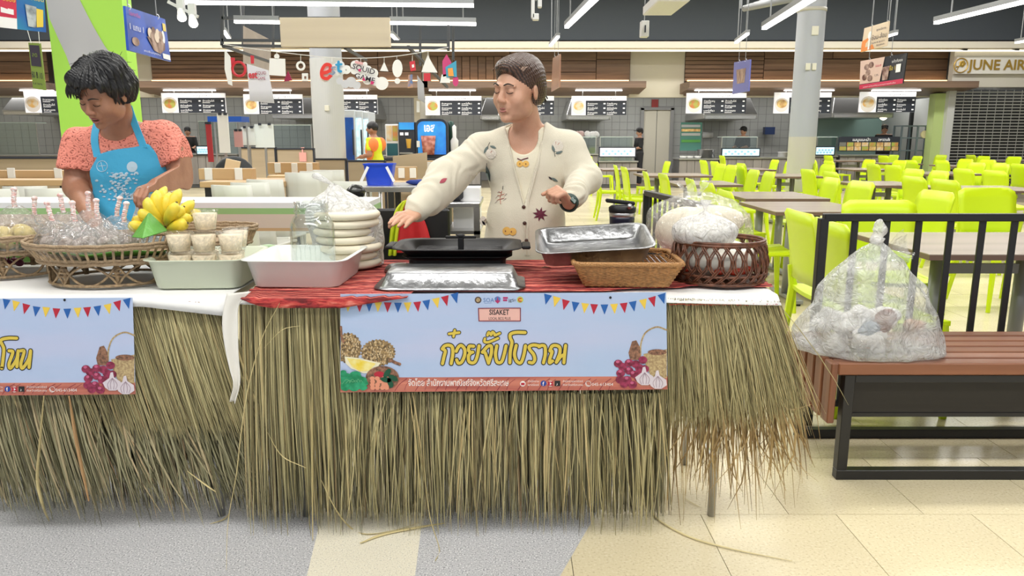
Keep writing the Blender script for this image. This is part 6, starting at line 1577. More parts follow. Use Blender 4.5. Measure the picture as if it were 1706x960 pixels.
# green mangoes behind the tubs
for (px, py, y, r_, lb) in ((448, 404, 2.72, (.047, .045, .034), 'whole green papaya lying behind the white tub'), (415, 412, 2.72, (.03, .028, .022), 'small green fruit beside the green papaya')):
    c = pix(px, py, y=y); s = SDF(np.array(c)-.08, np.array(c)+.08, .004); s.ell(c, r_, None, 0); s.ell(np.array(c)+np.array([-.02, 0, -.004]), (r_[0]*.7, r_[1]*.8, r_[2]*.85), None, .02)
    V, F = s.mesh(); V[:, 2] += TT-V[:, 2].min(); o = np_obj('green_fruit', V, F, mat('green papaya skin', (.28, .42, .2), .4, noise_amt=.3, noise_scale=16, col2=(.2, .34, .14)), loc=(c.x, c.y, TT)); tag(o, lb, 'fruit')
# purple shallots between the stands
q = random.Random(5)
for k in range(4):
    mb = MB(); c = pix(6+k*9, 436+(k % 2)*4, z=TL+.012); mb.ball((c.x, c.y, TL+.016), (.015, .014, .013), 10, 8); mb.tube([(c.x, c.y, TL+.027), (c.x+.003, c.y, TL+.038)], [.005, .001], 5); solo('shallot', mb, mat('purple shallot', (.14, .02, .05), .4), ['leftmost', 'second', 'third', 'rightmost'][k]+' small purple shallot under the left edge rattan tray', 'shallot', 'shallots under the left tray', smooth=True)
# dry leaf scrap
mb = MB(); c = pix(910, 447, z=TT+.004); mb.add([c+Vector(p) for p in ((-.02, 0, 0), (-.005, .008, .006), (.018, .004, .001), (.006, -.007, .004))], [(0, 3, 2, 1)]); solo('dry_leaf', mb, mat('dry brown leaf', (.2, .07, .04), .6), 'dry brown leaf scrap on the red cloth left of the wicker basket', 'leaf', solid=.001)

# tall black flask at the back of the serving table
fx = pix(1037, 350, y=2.77).x; t = thing('flask', 'black insulated flask with flip handle behind the tilted steel tray', 'flask', (fx, 2.775, TT))
mb = MB(); mb.lathe([(.002, 0), (.038, 0), (.044, .008), (.046, .16), (.047, .17), (.002, .17)], n=28); mb.build('flask_body', mat('navy black enamel', (.01, .013, .03), .3), t, world=False, smooth=True)
mb = MB(); mb.lathe([(.047, .17), (.048, .172), (.048, .182), (.047, .184), (.002, .184)], n=28); mb.build('steel_band', steel, t, world=False, smooth=True)
mb = MB(); mb.lathe([(.048, .184), (.05, .19), (.05, .202), (.04, .21), (.002, .21)], n=28); mb.build('flask_lid', blackm, t, world=False, smooth=True)
mb = MB(); mb.bar((.045, 0, .216), (-.062, 0, .228), .03, .014); mb.build('flip_handle', blackm, t, world=False, bevel=.004)
mb = MB(); mb.cyl((.02, -.046, .21), (.02, -.056, .21), .01, n=14); mb.build('pivot', steel, t, world=False, smooth=True)
# ================================================================ BENCH, FENCE, TRASH BAG
m_bw = wood('oiled bench wood', (.26, .105, .05), (.15, .055, .03), 'x', 5, .4, 20); m_bwz = wood('oiled bench wood end', (.26, .105, .05), (.15, .055, .03), 'z', 5, .4, 20)
bxl = pix(1405, 608, y=2.6).x; ZS = .455; y0, y1 = 2.60, 3.08; bxr = 3.6
t = thing('bench', 'slatted hardwood bench on black steel frame in front of the railing', 'bench', ((bxl+bxr)/2, 2.84, 0))
n = 6; pitch_ = (y1-y0)/n
for k in range(n):
    ya = y0+k*pitch_+.005; yb = y0+(k+1)*pitch_-.012
    mb = MB(); mb.span((bxl-.012, ya, ZS-.045), (bxr, yb, ZS)); mb.build('seat_slat', m_bw, t, bevel=.004)
    mb = MB(); mb.span((bxl-.04, ya, ZS-.23+.0), (bxl-.013, yb, ZS)); mb.build('end_slat', m_bwz, t, bevel=.004)
for y in (y0+.03, y1-.05):
    for x in (bxl+.035, bxr-.1):
        mb = MB(); mb.span((x-.019, y-.019, 0.038), (x+.019, y+.019, ZS-.046)); mb.build('leg', darkm, t, bevel=.002)
    mb = MB(); mb.span((bxl+.016, y-.019, 0), (bxr-.08, y+.019, .038)); mb.build('floor_rail', darkm, t, bevel=.002)
    mb = MB(); mb.span((bxl+.054, y-.019, ZS-.075), (bxr-.12, y+.019, ZS-.046)); mb.build('top_rail', darkm, t, bevel=.002)
mb = MB(); mb.span((bxl+.07, y0+.08, .24), (bxr-.15, y0+.1, ZS-.05)); mb.build('apron_board', wood('dark stained board', (.03, .026, .022), (.016, .013, .011), 'x', 4, .5, 14), t)
mb = MB(); mb.span((bxl+.07, y0+.075, .225), (bxr-.15, y0+.11, .24)); mb.build('lower_rail', darkm, t)
# railing behind the bench
fy = 3.17; fx0 = pix(1369, 400, y=fy).x; fz = pix(1600, 356, y=fy).z
def railing(a, b_, ztop, label, sp, pw=.026, foot=.03, skip=0):
    a = Vector(a); b_ = Vector(b_); t = thing('railing', label, 'railing', tuple((a+b_)/2)); L = (b_-a).length; d = (b_-a).normalized()
    mb = MB(); mb.bar(a+Vector((0, 0, ztop-.016)), b_+Vector((0, 0, ztop-.016)), .034, .032); mb.build('top_rail', darkm, t, bevel=.003)
    mb = MB(); mb.bar(a+Vector((0, 0, .1)), b_+Vector((0, 0, .1)), .03, .025); mb.build('bottom_rail', darkm, t, bevel=.003)
    x = sp; 
    while x < L-.03:
        p = a+d*x; mb = MB(); mb.bar(p+Vector((0, 0, .11)), p+Vector((0, 0, ztop-.03)), pw, .012 if pw > .02 else pw, up=(0, 1, 0) if abs(d.x) > .5 else (1, 0, 0)); mb.build('baluster', darkm, t, bevel=.002); x += sp
    for p in (a, b_):
        mb = MB(); mb.span((p.x-.018, p.y-.018, 0), (p.x+.018, p.y+.018, ztop-.02)); mb.build('end_post', darkm, t, bevel=.002)
    return t
sp_ = pix(1588, 400, y=fy).x-pix(1535, 400, y=fy).x
railing((fx0, fy, 0), (3.9, fy, 0), fz, 'black steel railing with upright balusters behind the bench', sp_, .028)
a = pix(1077, 317, z=fz); b_ = pix(1140, 331, z=fz); b_ = a+(b_-a)*1.9
railing((a.x, a.y, 0), (b_.x, b_.y, 0), fz, 'short black steel railing end behind the noodle bags', .09, .016)
# trash bag on the bench
c = pix(1440, 585, y=2.82); cx, cy = c.x, 2.80
t = thing('trash_bag', 'knotted clear plastic bag of rubbish standing on the left end of the bench', 'bag', (cx, cy, ZS))
zt0 = ZS+.002
bag_shell(t, [(.01, zt0), (.24, zt0), (.285, zt0+.012), (.27, zt0+.05), (.235, zt0+.13), (.19, zt0+.22), (.13, zt0+.31), (.065, zt0+.38), (.03, zt0+.405), (.02, zt0+.415)], film('trash bag film', (.82, .84, .84), lo=.2, hi=.62, rough=.18, sc=9), cx, cy, 4, 13, .11, sx=1.0, sy=.72, n=110, crumple=.02)
kc = Vector((cx+.002, cy, zt0+.412))
mb = MB(); mb.tube(cr([kc, kc+Vector((-.004, 0, .02)), kc+Vector((.004, 0, .045)), kc+Vector((0, 0, .07)), kc+Vector((.004, 0, .088))], 4), [.02, .024, .028, .026, .022, .019, .02, .024, .027, .026, .023, .02, .018, .016, .013, .009, .004], 12); mb.build('knot', f_milk, t, smooth=True)
mb = MB()
for k in range(2):
    def fn(u, v, k=k):
        a = -.9+u*1.6+k*.3; p = Vector((math.cos(a)*(.02+.11*v), -.01-.03*v*math.sin(u*6+k), -.03+math.sin(a)*.09*v+.02*math.sin(u*9)*v)); return kc+p+noise.noise_vector(p*26)*.014*v
    mb.grid(fn, 22, 14)
mb.build('loose_bag_mouth', f_clear, t, smooth=True)
q = random.Random(9); m_tis = mat('white tissue', (.8, .79, .76), .8, bump=.6, bump_scale=30)
def crump(name, c, r, m, sd, sc=18):
    mb = MB(); mb.ball(c, r, 18, 12)
    mb.v = [tuple(Vector(v)+(Vector(v)-Vector(c)).normalized()*noise.noise(Vector(v)*sc+Vector((sd, 0, 0)))*min(r)*.7) for v in mb.v]
    return mb.build(name, m, t, smooth=True)
for k in range(15):
    a = q.uniform(0, 2*PI); rr0 = q.uniform(.02, .16); crump('crumpled_waste', (cx+rr0*math.cos(a)*1.1, cy+rr0*math.sin(a)*.6-.01, zt0+.065+q.uniform(0, .09)), (q.uniform(.04, .07), q.uniform(.035, .05), q.uniform(.03, .045)), m_tis, k)
crump('brown_food_waste', (cx+.005, cy-.115, zt0+.15), (.04, .02, .033), mat('brown sauce stain', (.13, .04, .02), .5, noise_amt=.6, noise_scale=40, col2=(.3, .12, .07)), 31)
crump('brown_food_waste', (cx+.0, cy-.105, zt0+.11), (.03, .02, .02), mat('brown sauce stain'), 33); crump('peach_food_waste', (cx+.125, cy-.1, zt0+.115), (.045, .03, .03), mat('peach waste', (.5, .3, .2), .6, noise_amt=.4, noise_scale=30), 35)
crump('blue_grey_pouch', (cx-.06, cy-.115, zt0+.1), (.045, .02, .035), mat('blue grey pouch', (.25, .3, .36), .3), 37)
# ================================================================ DINING AREA
m_lime = mat('lime plastic', (.58, .76, .006), .38); m_laminate = wood('grey brown laminate', (.42, .35, .3), (.34, .28, .235), 'x', 3, .25, 12)
m_edge = mat('brown table edge', (.16, .1, .075), .5); m_gleg = mat('grey powder coated leg', (.32, .33, .34), .4, metal=.3)
def make_chair(loc, rz, label):
    """plastic stacking chair; the seat looks along +x before turning"""
    t = thing('plastic_chair', label, 'chair', loc, 'lime green plastic chairs in the dining area'); t.rotation_euler = (0, 0, rz); return t
proto = None
def chair_parts(t):
    def back(u, v):
        z = .50+.38*v; y = (u-.5)*(.44+.02*v); x = -.205-.055*v**1.5-.018*math.cos((u-.5)*PI)
        return Vector((x, y, z))
    mb = MB(); N1, N2 = 9, 6
    f = [[back(i/(N1-1), j/(N2-1)) for i in range(N1)] for j in range(N2)]
    for j in (N2-1,):
        for i in (0, N1-1): f[j][i].z -= .03; f[j][i].y *= .97
    vs = [p for r_ in f for p in r_]+[p+Vector((-.014, 0, 0)) for r_ in f for p in r_]; o = N1*N2; fs = []
    for j in range(N2-1):
        for i in range(N1-1): a = j*N1+i; fs += [(a, a+1, a+N1+1, a+N1), (o+a+N1, o+a+N1+1, o+a+1, o+a)]
    rim = [i for i in range(N1)]+[N1*(j+1)-1 for j in range(1, N2)]+[N1*(N2-1)+i for i in range(N1-2, -1, -1)]+[N1*j for j in range(N2-2, 0, -1)]
    for k in range(len(rim)): a, b = rim[k], rim[(k+1) % len(rim)]; fs.append((b, a, o+a, o+b))
    mb.add(vs, fs); mb.build('backrest', m_lime, t, world=False, smooth=True)
    mb = MB()
    def seat(u, v): return Vector((-.215+.43*u, (v-.5)*(.44-.03*u), .455-.012*math.sin(PI*v)-.01*math.sin(PI*u)))
    A = [[seat(i/6, j/6) for i in range(7)] for j in range(7)]; vs = [p for r_ in A for p in r_]+[p-Vector((0, 0, .022)) for r_ in A for p in r_]; fs = []; o = 49
    for j in range(6):
        for i in range(6): a = j*7+i; fs += [(a, a+1, a+8, a+7), (o+a+7, o+a+8, o+a+1, o+a)]
    rim = [i for i in range(7)]+[7*(j+1)-1 for j in range(1, 7)]+[42+i for i in range(5, -1, -1)]+[7*j for j in range(5, 0, -1)]
    for k in range(len(rim)): a, b = rim[k], rim[(k+1) % len(rim)]; fs.append((b, a, o+a, o+b))
    mb.add(vs, fs); mb.build('seat', m_lime, t, world=False)
    for s_ in (-1, 1):
        mb = MB(); mb.tube([(.19, s_*.185, .44), (.205, s_*.195, .25), (.225, s_*.21, 0)], [.026, .021, .016], 6); mb.build('leg', m_lime, t, world=False)
        mb = MB(); mb.tube([(-.225, s_*.21, .56), (-.205, s_*.2, .44), (-.225, s_*.21, .22), (-.27, s_*.225, 0)], [.016, .025, .02, .016], 6); mb.build('leg', m_lime, t, world=False)
        mb = MB(); mb.bar((-.2, s_*.2, .43), (.19, s_*.185, .43), .016, .03); mb.build('side_rail', m_lime, t, world=False)
FR = {'R': 0, 'L': PI, 'C': -PI/2, 'A': PI/2}
chairs = [(985, 260, 'R'), (994, 272, 'R'), (1026, 275, 'R'), (1040, 278, 'R'), (1083, 269, 'L'), (1078, 286, 'R'), (1103, 289, 'R'), (1136, 273, 'L'), (1154, 275, 'L'), (1172, 267, 'R'), (1191, 269, 'R'), (1203, 259, 'R'),
 (1152, 298, 'R'), (1177, 303, 'R'), (1212, 283, 'L'), (1241, 286, 'L'), (1240, 272, 'R'), (1266, 275, 'R'), (1270, 266, 'L'), (1286, 268, 'L'), (1222, 317, 'R'), (1330, 296, 'L'), (1376, 302, 'L'), (1349, 282, 'R'), (1388, 286, 'R'), (1346, 272, 'L'), (1368, 274, 'L'),
 (1358, 266, 'R'), (1388, 268, 'R'), (1380, 259, 'R'), (1442, 258, 'L'), (1449, 266, 'L'), (1480, 267, 'L'), (1456, 273, 'R'), (1487, 275, 'R'), (1487, 282, 'L'), (1522, 284, 'L'), (1472, 259, 'R'), (1526, 260, 'L'), (1532, 267, 'R'), (1556, 267, 'R'), (1568, 258, 'L'), (1564, 271, 'L'), (1595, 273, 'L'), (1606, 281, 'R'), (1657, 284, 'R'), (1618, 258, 'R'), (1639, 260, 'L'), (1613, 265, 'L'), (1642, 266, 'L'), (1665, 271, 'R'), (1700, 273, 'R'), (1690, 261, 'L'),
 (1523, 294, 'R'), (1575, 299, 'R'), (1697, 293, 'L'), (1560, 318, 'L'), (1481, 336, 'C'), (1645, 313, 'C'), (1340, 353, 'R'), (1393, 369, 'R')]
info = []
for px, py, f in chairs:
    D = depth_of(py, .88); p = pix(px, py, y=D); rz = FR[f]+math.sin(px*1.7)*.06; off = Vector((math.cos(rz), math.sin(rz), 0))*.262
    info.append([p.x+off.x, p.y+off.y, rz, f])
tl = [(1549, 1900, 424, 387, 'grey brown dining table closest behind the railing at the right edge'), (1235, 1448, 353, 336, 'grey brown dining table left of the trash bag knot, second row'), (1214, 1377, 331, 314, 'grey brown dining table above the round cane basket, third row'),
 (1120, 1245, 308, 297, 'grey brown dining table above the noodle bags, fourth row left'), (1408, 1508, 309, 295, 'grey brown dining table above the knotted trash bag, fourth row'), (1600, 1740, 318, 309, 'grey brown dining table at the right edge, third row'),
 (1072, 1146, 293, 284, 'narrow seen dining table left of the noodle bags, fifth row'), (1005, 1078, 283, 278, 'dining table farthest left by the cardigan sleeve'), (1255, 1318, 294, 288, 'dining table just in front of the grey column'), (1535, 1590, 290, 284, 'dining table right of centre, fifth row'),
 (1398, 1444, 283, 277, 'dining table right behind the grey column, sixth row'), (1205, 1240, 283, 279, 'dining table left of the grey column, sixth row'), (1590, 1650, 277, 272, 'dining table in front of the roller shutter, seventh row'), (1480, 1530, 273, 269, 'dining table in front of the mint green stall, seventh row'), (1660, 1730, 268, 265, 'dining table at the right edge before the shutter, last row'), (1395, 1450, 268, 265, 'dining table behind the grey column, last row')]
rects = []
for x0, x1, yf, yb, lb in tl:
    Df = depth_of(yf, .735); Db_ = min(max(depth_of(yb, .735), Df+.6), Df+.9); a = pix(x0, yf, y=Df).x; b = max(pix(x1, yf, y=Df).x, a+1.0)
    rects.append([a, b, Df, Db_, lb])
for r_ in rects:
    for c in info:
        if r_[2]-.2 < c[1] < r_[3]+.2 and r_[0]-.1 < c[0] < r_[1]+.1:
            if c[3] == 'R' and c[0] < (r_[0]+r_[1])/2: r_[0] = max(r_[0], min(c[0]+.08, r_[1]-.75))
            if c[3] == 'L' and c[0] > (r_[0]+r_[1])/2: r_[1] = min(r_[1], max(c[0]-.08, r_[0]+.75))
# push apart chairs that would stand in each other
for it in range(40):
    for i in range(len(info)):
        for j in range(i):
            dx = info[i][0]-info[j][0]; dy_ = info[i][1]-info[j][1]; d = math.hypot(dx, dy_)
            if d < .56: k = (.56-d)/2/max(d, .01); info[i][0] += dx*k*.6; info[j][0] -= dx*k*.6; info[i][1] += dy_*k; info[j][1] -= dy_*k
for c in info:
    for r_ in rects:
        if r_[2]-.18 < c[1] < r_[3]+.18 and r_[0]-.05 < c[0] < r_[1]+.05:
            if c[3] == 'R': c[0] = r_[0]-.06
            elif c[3] == 'L': c[0] = r_[1]+.06
            elif c[3] == 'C': c[1] = r_[3]+.19
for c in info: c[1] = max(c[1], 3.46)
order = sorted(range(len(info)), key=lambda i: info[i][1])
bands = [3.3, 4.6, 6.4, 7.6, 9.0, 10.5, 12.2, 14.0, 16.0, 40]
bn_names = ['nearest row just behind the railing', 'second row behind the railing', 'third row behind the railing', 'fourth row behind the railing', 'middle row of the dining area', 'sixth row back', 'seventh row back', 'row before the last two', 'second last row', 'last row by the food counters']
ordn = ['first', 'second', 'third', 'fourth', 'fifth', 'sixth', 'seventh', 'eighth', 'ninth', 'tenth', 'eleventh', 'twelfth', 'thirteenth', 'fourteenth', 'fifteenth', 'sixteenth']
facew = {'R': 'facing right', 'L': 'facing left', 'C': 'facing forward', 'A': 'facing away'}
rows_c = {}
for i in order:
    b = next(k for k, v in enumerate(bands) if info[i][1] < v); rows_c.setdefault(b, []).append(i)
ordr = ['nearest row', 'second row', 'third row', 'fourth row', 'fifth row', 'sixth row', 'seventh row', 'eighth row', 'ninth row', 'tenth row']
for ri, b in enumerate(sorted(rows_c)):
    for k, i in enumerate(sorted(rows_c[b], key=lambda i: info[i][0])):
        x, y, rz, f = info[i]; lb = 'lime green plastic chair %s, %s from the left in the %s of chairs' % (facew[f], ordn[k], ordr[ri])
        if proto is None: proto = make_chair((x, y, 0), rz, lb); chair_parts(proto)
        else: c = copy_tree(proto, (x, y, 0), rz, lb)
def dtable(x0, x1, y0, y1, label, name='dining_table'):
    t = thing(name, label, 'table', ((x0+x1)/2, (y0+y1)/2, 0), 'laminate dining tables'); z = .735
    mb = MB(); mb.span((x0, y0, z-.004), (x1, y1, z)); mb.build('tabletop', m_laminate, t)
    mb = MB(); mb.span((x0, y0, z-.028), (x1, y1, z-.004)); mb.build('table_edge', m_edge, t)
    cy = (y0+y1)/2
    for x in (x0+.28, x1-.28):
        mb = MB(); mb.cyl((x, cy, .04), (x, cy, z-.05), .035, n=16); mb.build('leg', m_gleg, t, smooth=True)
        mb = MB(); mb.bar((x, cy-.3, .03), (x, cy+.3, .03), .06, .03); mb.build('foot', m_gleg, t, bevel=.004); mb = MB(); mb.bar((x, cy-.28, z-.04), (x, cy+.28, z-.04), .04, .025); mb.build('top_bracket', m_gleg, t)
        for s_ in (-1, 1): mb = MB(); mb.cyl((x, cy+s_*.27, 0), (x, cy+s_*.27, .016), .02, n=10); mb.build('glide', mat('black rubber', (.02, .02, .02), .7), t)
    mb = MB(); mb.bar((x0+.3, cy, .6), (x1-.3, cy, .6), .03, .05); mb.build('stretcher', m_gleg, t)
    return t
for r_ in rects: dtable(*r_)
m_col = mat('grey column paint', (.40, .42, .47), .45); m_colb = mat('beige column paint', (.52, .5, .44), .45)
def column(px, D, r, n, split=None):
    x = pix(px, 230, y=D).x; z1 = zat(228, D) if split else 0
    mb = MB(); mb.cyl((x, D, z1), (x, D, 5.2), r, n=48, caps=False); c = struct('wall_column_%d' % n, mb, m_col, smooth=True)
    if split: mb = MB(); mb.cyl((x, D, 0), (x, D, z1), r*1.0, n=48, caps=False); mb.build('column_base', m_colb, c, smooth=True)
    return c, x
col1, c1x = column(1337, 12.0, .205, 1, True)
mb = MB(); mb.cyl((c1x, 12, zat(20, 12)), (c1x, 12, zat(14, 12)), .215, n=48); mb.build('collar', m_colb, col1, smooth=True)
for (px, py) in ((1358, 51), (1346, 111), (1356, 111)):
    p = pix(px, py, y=11.79); mb = MB(); mb.box((p.x, 11.785, p.z), (.1, .02, .13) if py < 100 else (.065, .03, .1)); mb.build('junction_plate', mat('cream plate', (.7, .68, .58), .5), col1, bevel=.004)
col2, c2x = column(549, 11.6, .232, 2)
mb = MB(); mb.cyl((c2x, 11.6, 0), (c2x, 11.6, zat(96, 11.4)), .238, n=48, caps=True); mb.build('column_wrap', mat('pale grey wrap', (.52, .53, .53), .4), col2, smooth=False)
p = pix(544, 180, y=11.34); mb = MB(); mb.box((p.x, 11.36, p.z), (.065, .03, .08)); mb.build('junction_plate', mat('cream plate'), col2, bevel=.004)
# lime square pillar with a grey wave
m_lp = mat('bright lime paint', (.42, .78, .09), .45); D = 4.1
x0 = pix(99, 200, y=D).x; x1 = pix(222, 200, y=D).x
mb = MB(); mb.span((x0, D, 0), (x1, D+.1, 5.2)); pil = struct('wall_pillar_lime', mb, m_lp)
mb = MB(); P_ = [(110, 45), (122, 100), (137, 140), (150, 175), (160, 200), (230, 200), (203, 140), (178, 87), (150, 30), (128, -8), (105, -20)]
L_ = [(74+0, -10), (82, 30), (96, 62), (110, 92), (122, 125), (135, 160), (150, 200)]; R_ = [(128, -10), (142, 18), (156, 45), (174, 76), (192, 100), (208, 130), (222, 160)]
def pf(px, py, d=0): p = pix(px, py, y=D-.003-d); p.x = min(max(p.x, x0+.002), x1-.002); return p
for i in range(len(L_)-1): mb.add([pf(*L_[i]), pf(*R_[i]), pf(*R_[i+1]), pf(*L_[i+1])], [(0, 1, 2, 3)])
mb.build('grey_wave_print', mat('light grey paint', (.5, .5, .49), .5), pil)
# ================================================================ FOOD STALLS AT THE BACK
m_st = mat('stall steel', (.5, .5, .5), .3, metal=.9); m_ctr = wood('grey plank counter front', (.3, .28, .26), (.22, .2, .19), 'z', 3, .5, 12)
m_dish = [mat('plate of food %d' % k, c, .5, noise_amt=.7, noise_scale=9, col2=c2) for k, (c, c2) in enumerate((((.75, .45, .15), (.7, .66, .55)), ((.6, .22, .08), (.35, .5, .1)), ((.8, .6, .25), (.5, .25, .1))))]
m_bwht = mat('lit white menu panel', (.86, .86, .9), .5, emit=.35); m_bdk = mat('dark menu panel', (.025, .03, .045), .5); m_btx = mat('white menu lettering', (.9, .9, .9), .5, emit=.4)
YBD = 19.55
def menu_board(px0, px1, py0, py1, label, photo=.27, k=0, cols=2, rows_=3, words=('ข้าวราดแกง', 'ก๋วยเตี๋ยวหมู', 'ข้าวมันไก่', 'ผัดไทยกุ้งสด', 'ข้าวหมูแดง', 'บะหมี่เกี๊ยว'), title='เมนูอาหาร'):
    a = pix(px0, py1, y=YBD); b = pix(px1, py0, y=YBD); w = b.x-a.x; h = b.z-a.z
    t = thing('menu_board', label, 'menu board', ((a.x+b.x)/2, YBD, a.z)); y = YBD
    mb = MB(); mb.span((a.x, y, a.z), (b.x, y+.06, b.z)); mb.build('panel', m_bwht, t)
    mb = MB(); mb.span((a.x+w*photo, y-.006, a.z), (b.x, y, a.z+h*.76)); mb.build('dark_panel', m_bdk, t)
    c = (a.x+w*photo*.5, a.z+h*.4); mb = MB(); mb.cyl((c[0], y-.004, c[1]), (c[0], y-.010, c[1]), w*photo*.47, n=20); mb.build('plate_print', mat('printed bowl', (.8, .75, .72), .5), t)
    mb = MB(); mb.ball((c[0], y-.006, c[1]+.03), (w*photo*.38, .012, w*photo*.3), 14, 8); mb.build('dish_print', m_dish[k % 3], t)
    mb = MB(); i = 0
    for r_ in range(rows_):
        for q in range(cols):
            o = Vector((a.x+w*(photo+.03+q*(.97-photo)/cols), y-.009, a.z+h*(.56-r_*.235))); vs, fs = text_mb(words[(i+k) % len(words)], h*.12, o, width=w*(.62-photo)/cols); mb.add(vs, fs)
            mb.span(o+Vector((0, 0, -h*.06)), o+Vector((w*(.5-photo)/cols, -.001, -h*.04))); mb.box(o+Vector((w*(.88-photo)/cols, 0, h*.04)), (.05, .002, .03)); i += 1
    mb.build('menu_lettering', m_btx, t, kind='stuff')
    vs, fs = text_mb(title, h*.15, Vector((a.x+w*.5, y-.008, a.z+h*.82)), width=w*.3); mb = MB(); mb.add(vs, fs); mb.build('title_lettering', mat('grey lettering', (.35, .35, .38), .5), t)
    for q in (.2, .8): mb = MB(); mb.cyl((a.x+w*q, y+.03, b.z), (a.x+w*q, y+.03, zat(146, YF-.85)+.02), .012, n=6); mb.build('hanger', m_st, t)
    return t
for k, (a, b, c, d, lb) in enumerate([(43, 145, 152, 188, 'lit menu board with a bowl photo, partly behind the lime pillar'), (271, 374, 155, 188, 'lit menu board right of the lime pillar and the vendor in coral'), (407, 503, 157, 190, 'lit menu board behind the hanging white paper sheet'), (545, 628, 158, 190, 'lit menu board partly behind the round column with festive lettering'), (709, 802, 160, 192, 'lit menu board left of the cardigan vendor head'), (830, 923, 160, 192, 'lit menu board behind the cardigan vendor head'), (952, 1044, 160, 192, 'lit menu board left of the doorway'), (1143, 1244, 155, 189, 'lit menu board right of the doorway'), (1289, 1386, 154, 189, 'lit menu board crossed by the grey column'), (1431, 1527, 153, 187, 'rightmost lit menu board over the mint green stall')]):
    menu_board(a, b, c, d, lb, k=k, photo=.26 if k != 9 else .3)
# hoods
def hood(px0, px1, py0, py1, label, flare=.15):
    y = 21.2; a = pix(px0, py1, y=y); b = pix(px1, py0, y=y); t = thing('extractor_hood', label, 'hood', ((a.x+b.x)/2, y+.4, a.z))
    mb = MB(); mb.loft([[Vector((a.x, y, a.z)), Vector((b.x, y, a.z)), Vector((b.x, YB-.02, a.z)), Vector((a.x, YB-.02, a.z))], [Vector((a.x, y, a.z+.12)), Vector((b.x, y, a.z+.12)), Vector((b.x, YB-.02, a.z+.12)), Vector((a.x, YB-.02, a.z+.12))], [Vector((a.x+flare, y+flare*2, b.z)), Vector((b.x-flare, y+flare*2, b.z)), Vector((b.x-flare, YB-.02, b.z)), Vector((a.x+flare, YB-.02, b.z))]]); mb.build('hood_body', m_st, t, bevel=.01)
    mb = MB(); mb.span((a.x+.05, y-.02, a.z+.0), (b.x-.05, y, a.z+.08)); mb.build('front_lip', mat('bright steel lip', (.7, .7, .7), .25, metal=.9), t)
    mb = MB(); mb.span(((a.x+b.x)/2-.25, y+.8, b.z-.02), ((a.x+b.x)/2+.25, YB-.1, b.z+.5)); mb.build('duct', m_st, t)
for a in [(4, 66, 160, 191, 'steel extractor hood at the far left stall'), (452, 620, 160, 197, 'steel extractor hood left of and behind the round column'), (800, 834, 162, 199, 'steel extractor hood behind the cardigan vendor'), (944, 1018, 163, 199, 'steel extractor hood left of the doorway'), (1172, 1264, 160, 198, 'steel extractor hood right of the doorway'), (1386, 1492, 158, 196, 'steel extractor hood over the mint green stall')]: hood(*a)
# counters
def counter(px0, px1, ptop, label, screen=None, guard=None, wares=6, seed=0, glass_top=None):
    y = YF; a = pix(px0, ptop, y=y); b = pix(px1, ptop, y=y); zt_c = a.z; t = thing('food_counter', label, 'counter', ((a.x+b.x)/2, y+.35, 0)); q = random.Random(seed)
    x = a.x; w = (b.x-a.x)/max(2, round((b.x-a.x)/.22)); me = None
    mb = MB(); mb.span((a.x, y+.02, 0), (b.x, y+.75, zt_c-.04)); mb.build('counter_body', mat('dark counter body', (.1, .1, .1), .6), t)
    while x < b.x-.01: mb = MB(); mb.span((x+.006, y, .08), (x+w-.006, y+.02, zt_c-.06)); mb.build('front_board', m_ctr, t); x += w
    mb = MB(); mb.span((a.x-.02, y-.05, zt_c-.04), (b.x+.02, y+.78, zt_c)); mb.build('steel_top', m_st, t, bevel=.006)
    if guard:
        g = guard; x0, x1 = pix(g[0], g[2], y=y+.1).x, pix(g[1], g[2], y=y+.1).x; zg = pix(g[0], g[2], y=y+.1).z
        mb = MB(); mb.span((x0, y+.1, zt_c), (x1, y+.11, zg)); mb.build('glass_pane', sg, t)
        mb = MB(); mb.span((x0, y+.08, zg), (x1, y+.55, zg+.02)); mb.build('glass_shelf', mat('frosted shelf edge', (.55, .65, .62), .2), t)
        for xx in (x0, x1): mb = MB(); mb.span((xx-.012, y+.09, zt_c), (xx+.012, y+.115, zg)); mb.build('post', m_st, t)
    if screen:
        s_ = screen; p0 = pix(s_[0], s_[3], y=y-.08); p1 = pix(s_[1], s_[2], y=y-.08)
        mb = MB(); mb.box(((p0.x+p1.x)/2, y-.04, (p0.z+p1.z)/2), (p1.x-p0.x+.04, .05, p1.z-p0.z+.04)); mb.build('screen_frame', m_bdk, t)
        mb = MB(); mb.box(((p0.x+p1.x)/2, y-.068, (p0.z+p1.z)/2), (p1.x-p0.x-.02, .006, p1.z-p0.z-.02)); mb.build('screen', s_[4], t)
        mb = MB()
        for k in range(10): mb.ball((p0.x+(p1.x-p0.x)*(.1+.085*k), y-.072, p0.z+(p1.z-p0.z)*(.3+.3*(k % 2))), (.035, .004, .03), 8, 5)
        mb.build('screen_picture', m_dish[seed % 3] if s_[5] else mat('pale blue glyphs', (.3, .55, .7), .5, emit=.3), t, kind='stuff')
    return t, zt_c
sg = thin_glass('stall glass', (.86, .92, .9))
scr_b = mat('blue lit screen', (.55, .85, .95), .3, emit=.7); scr_w = mat('pale lit screen', (.8, .8, .88), .3, emit=.5)
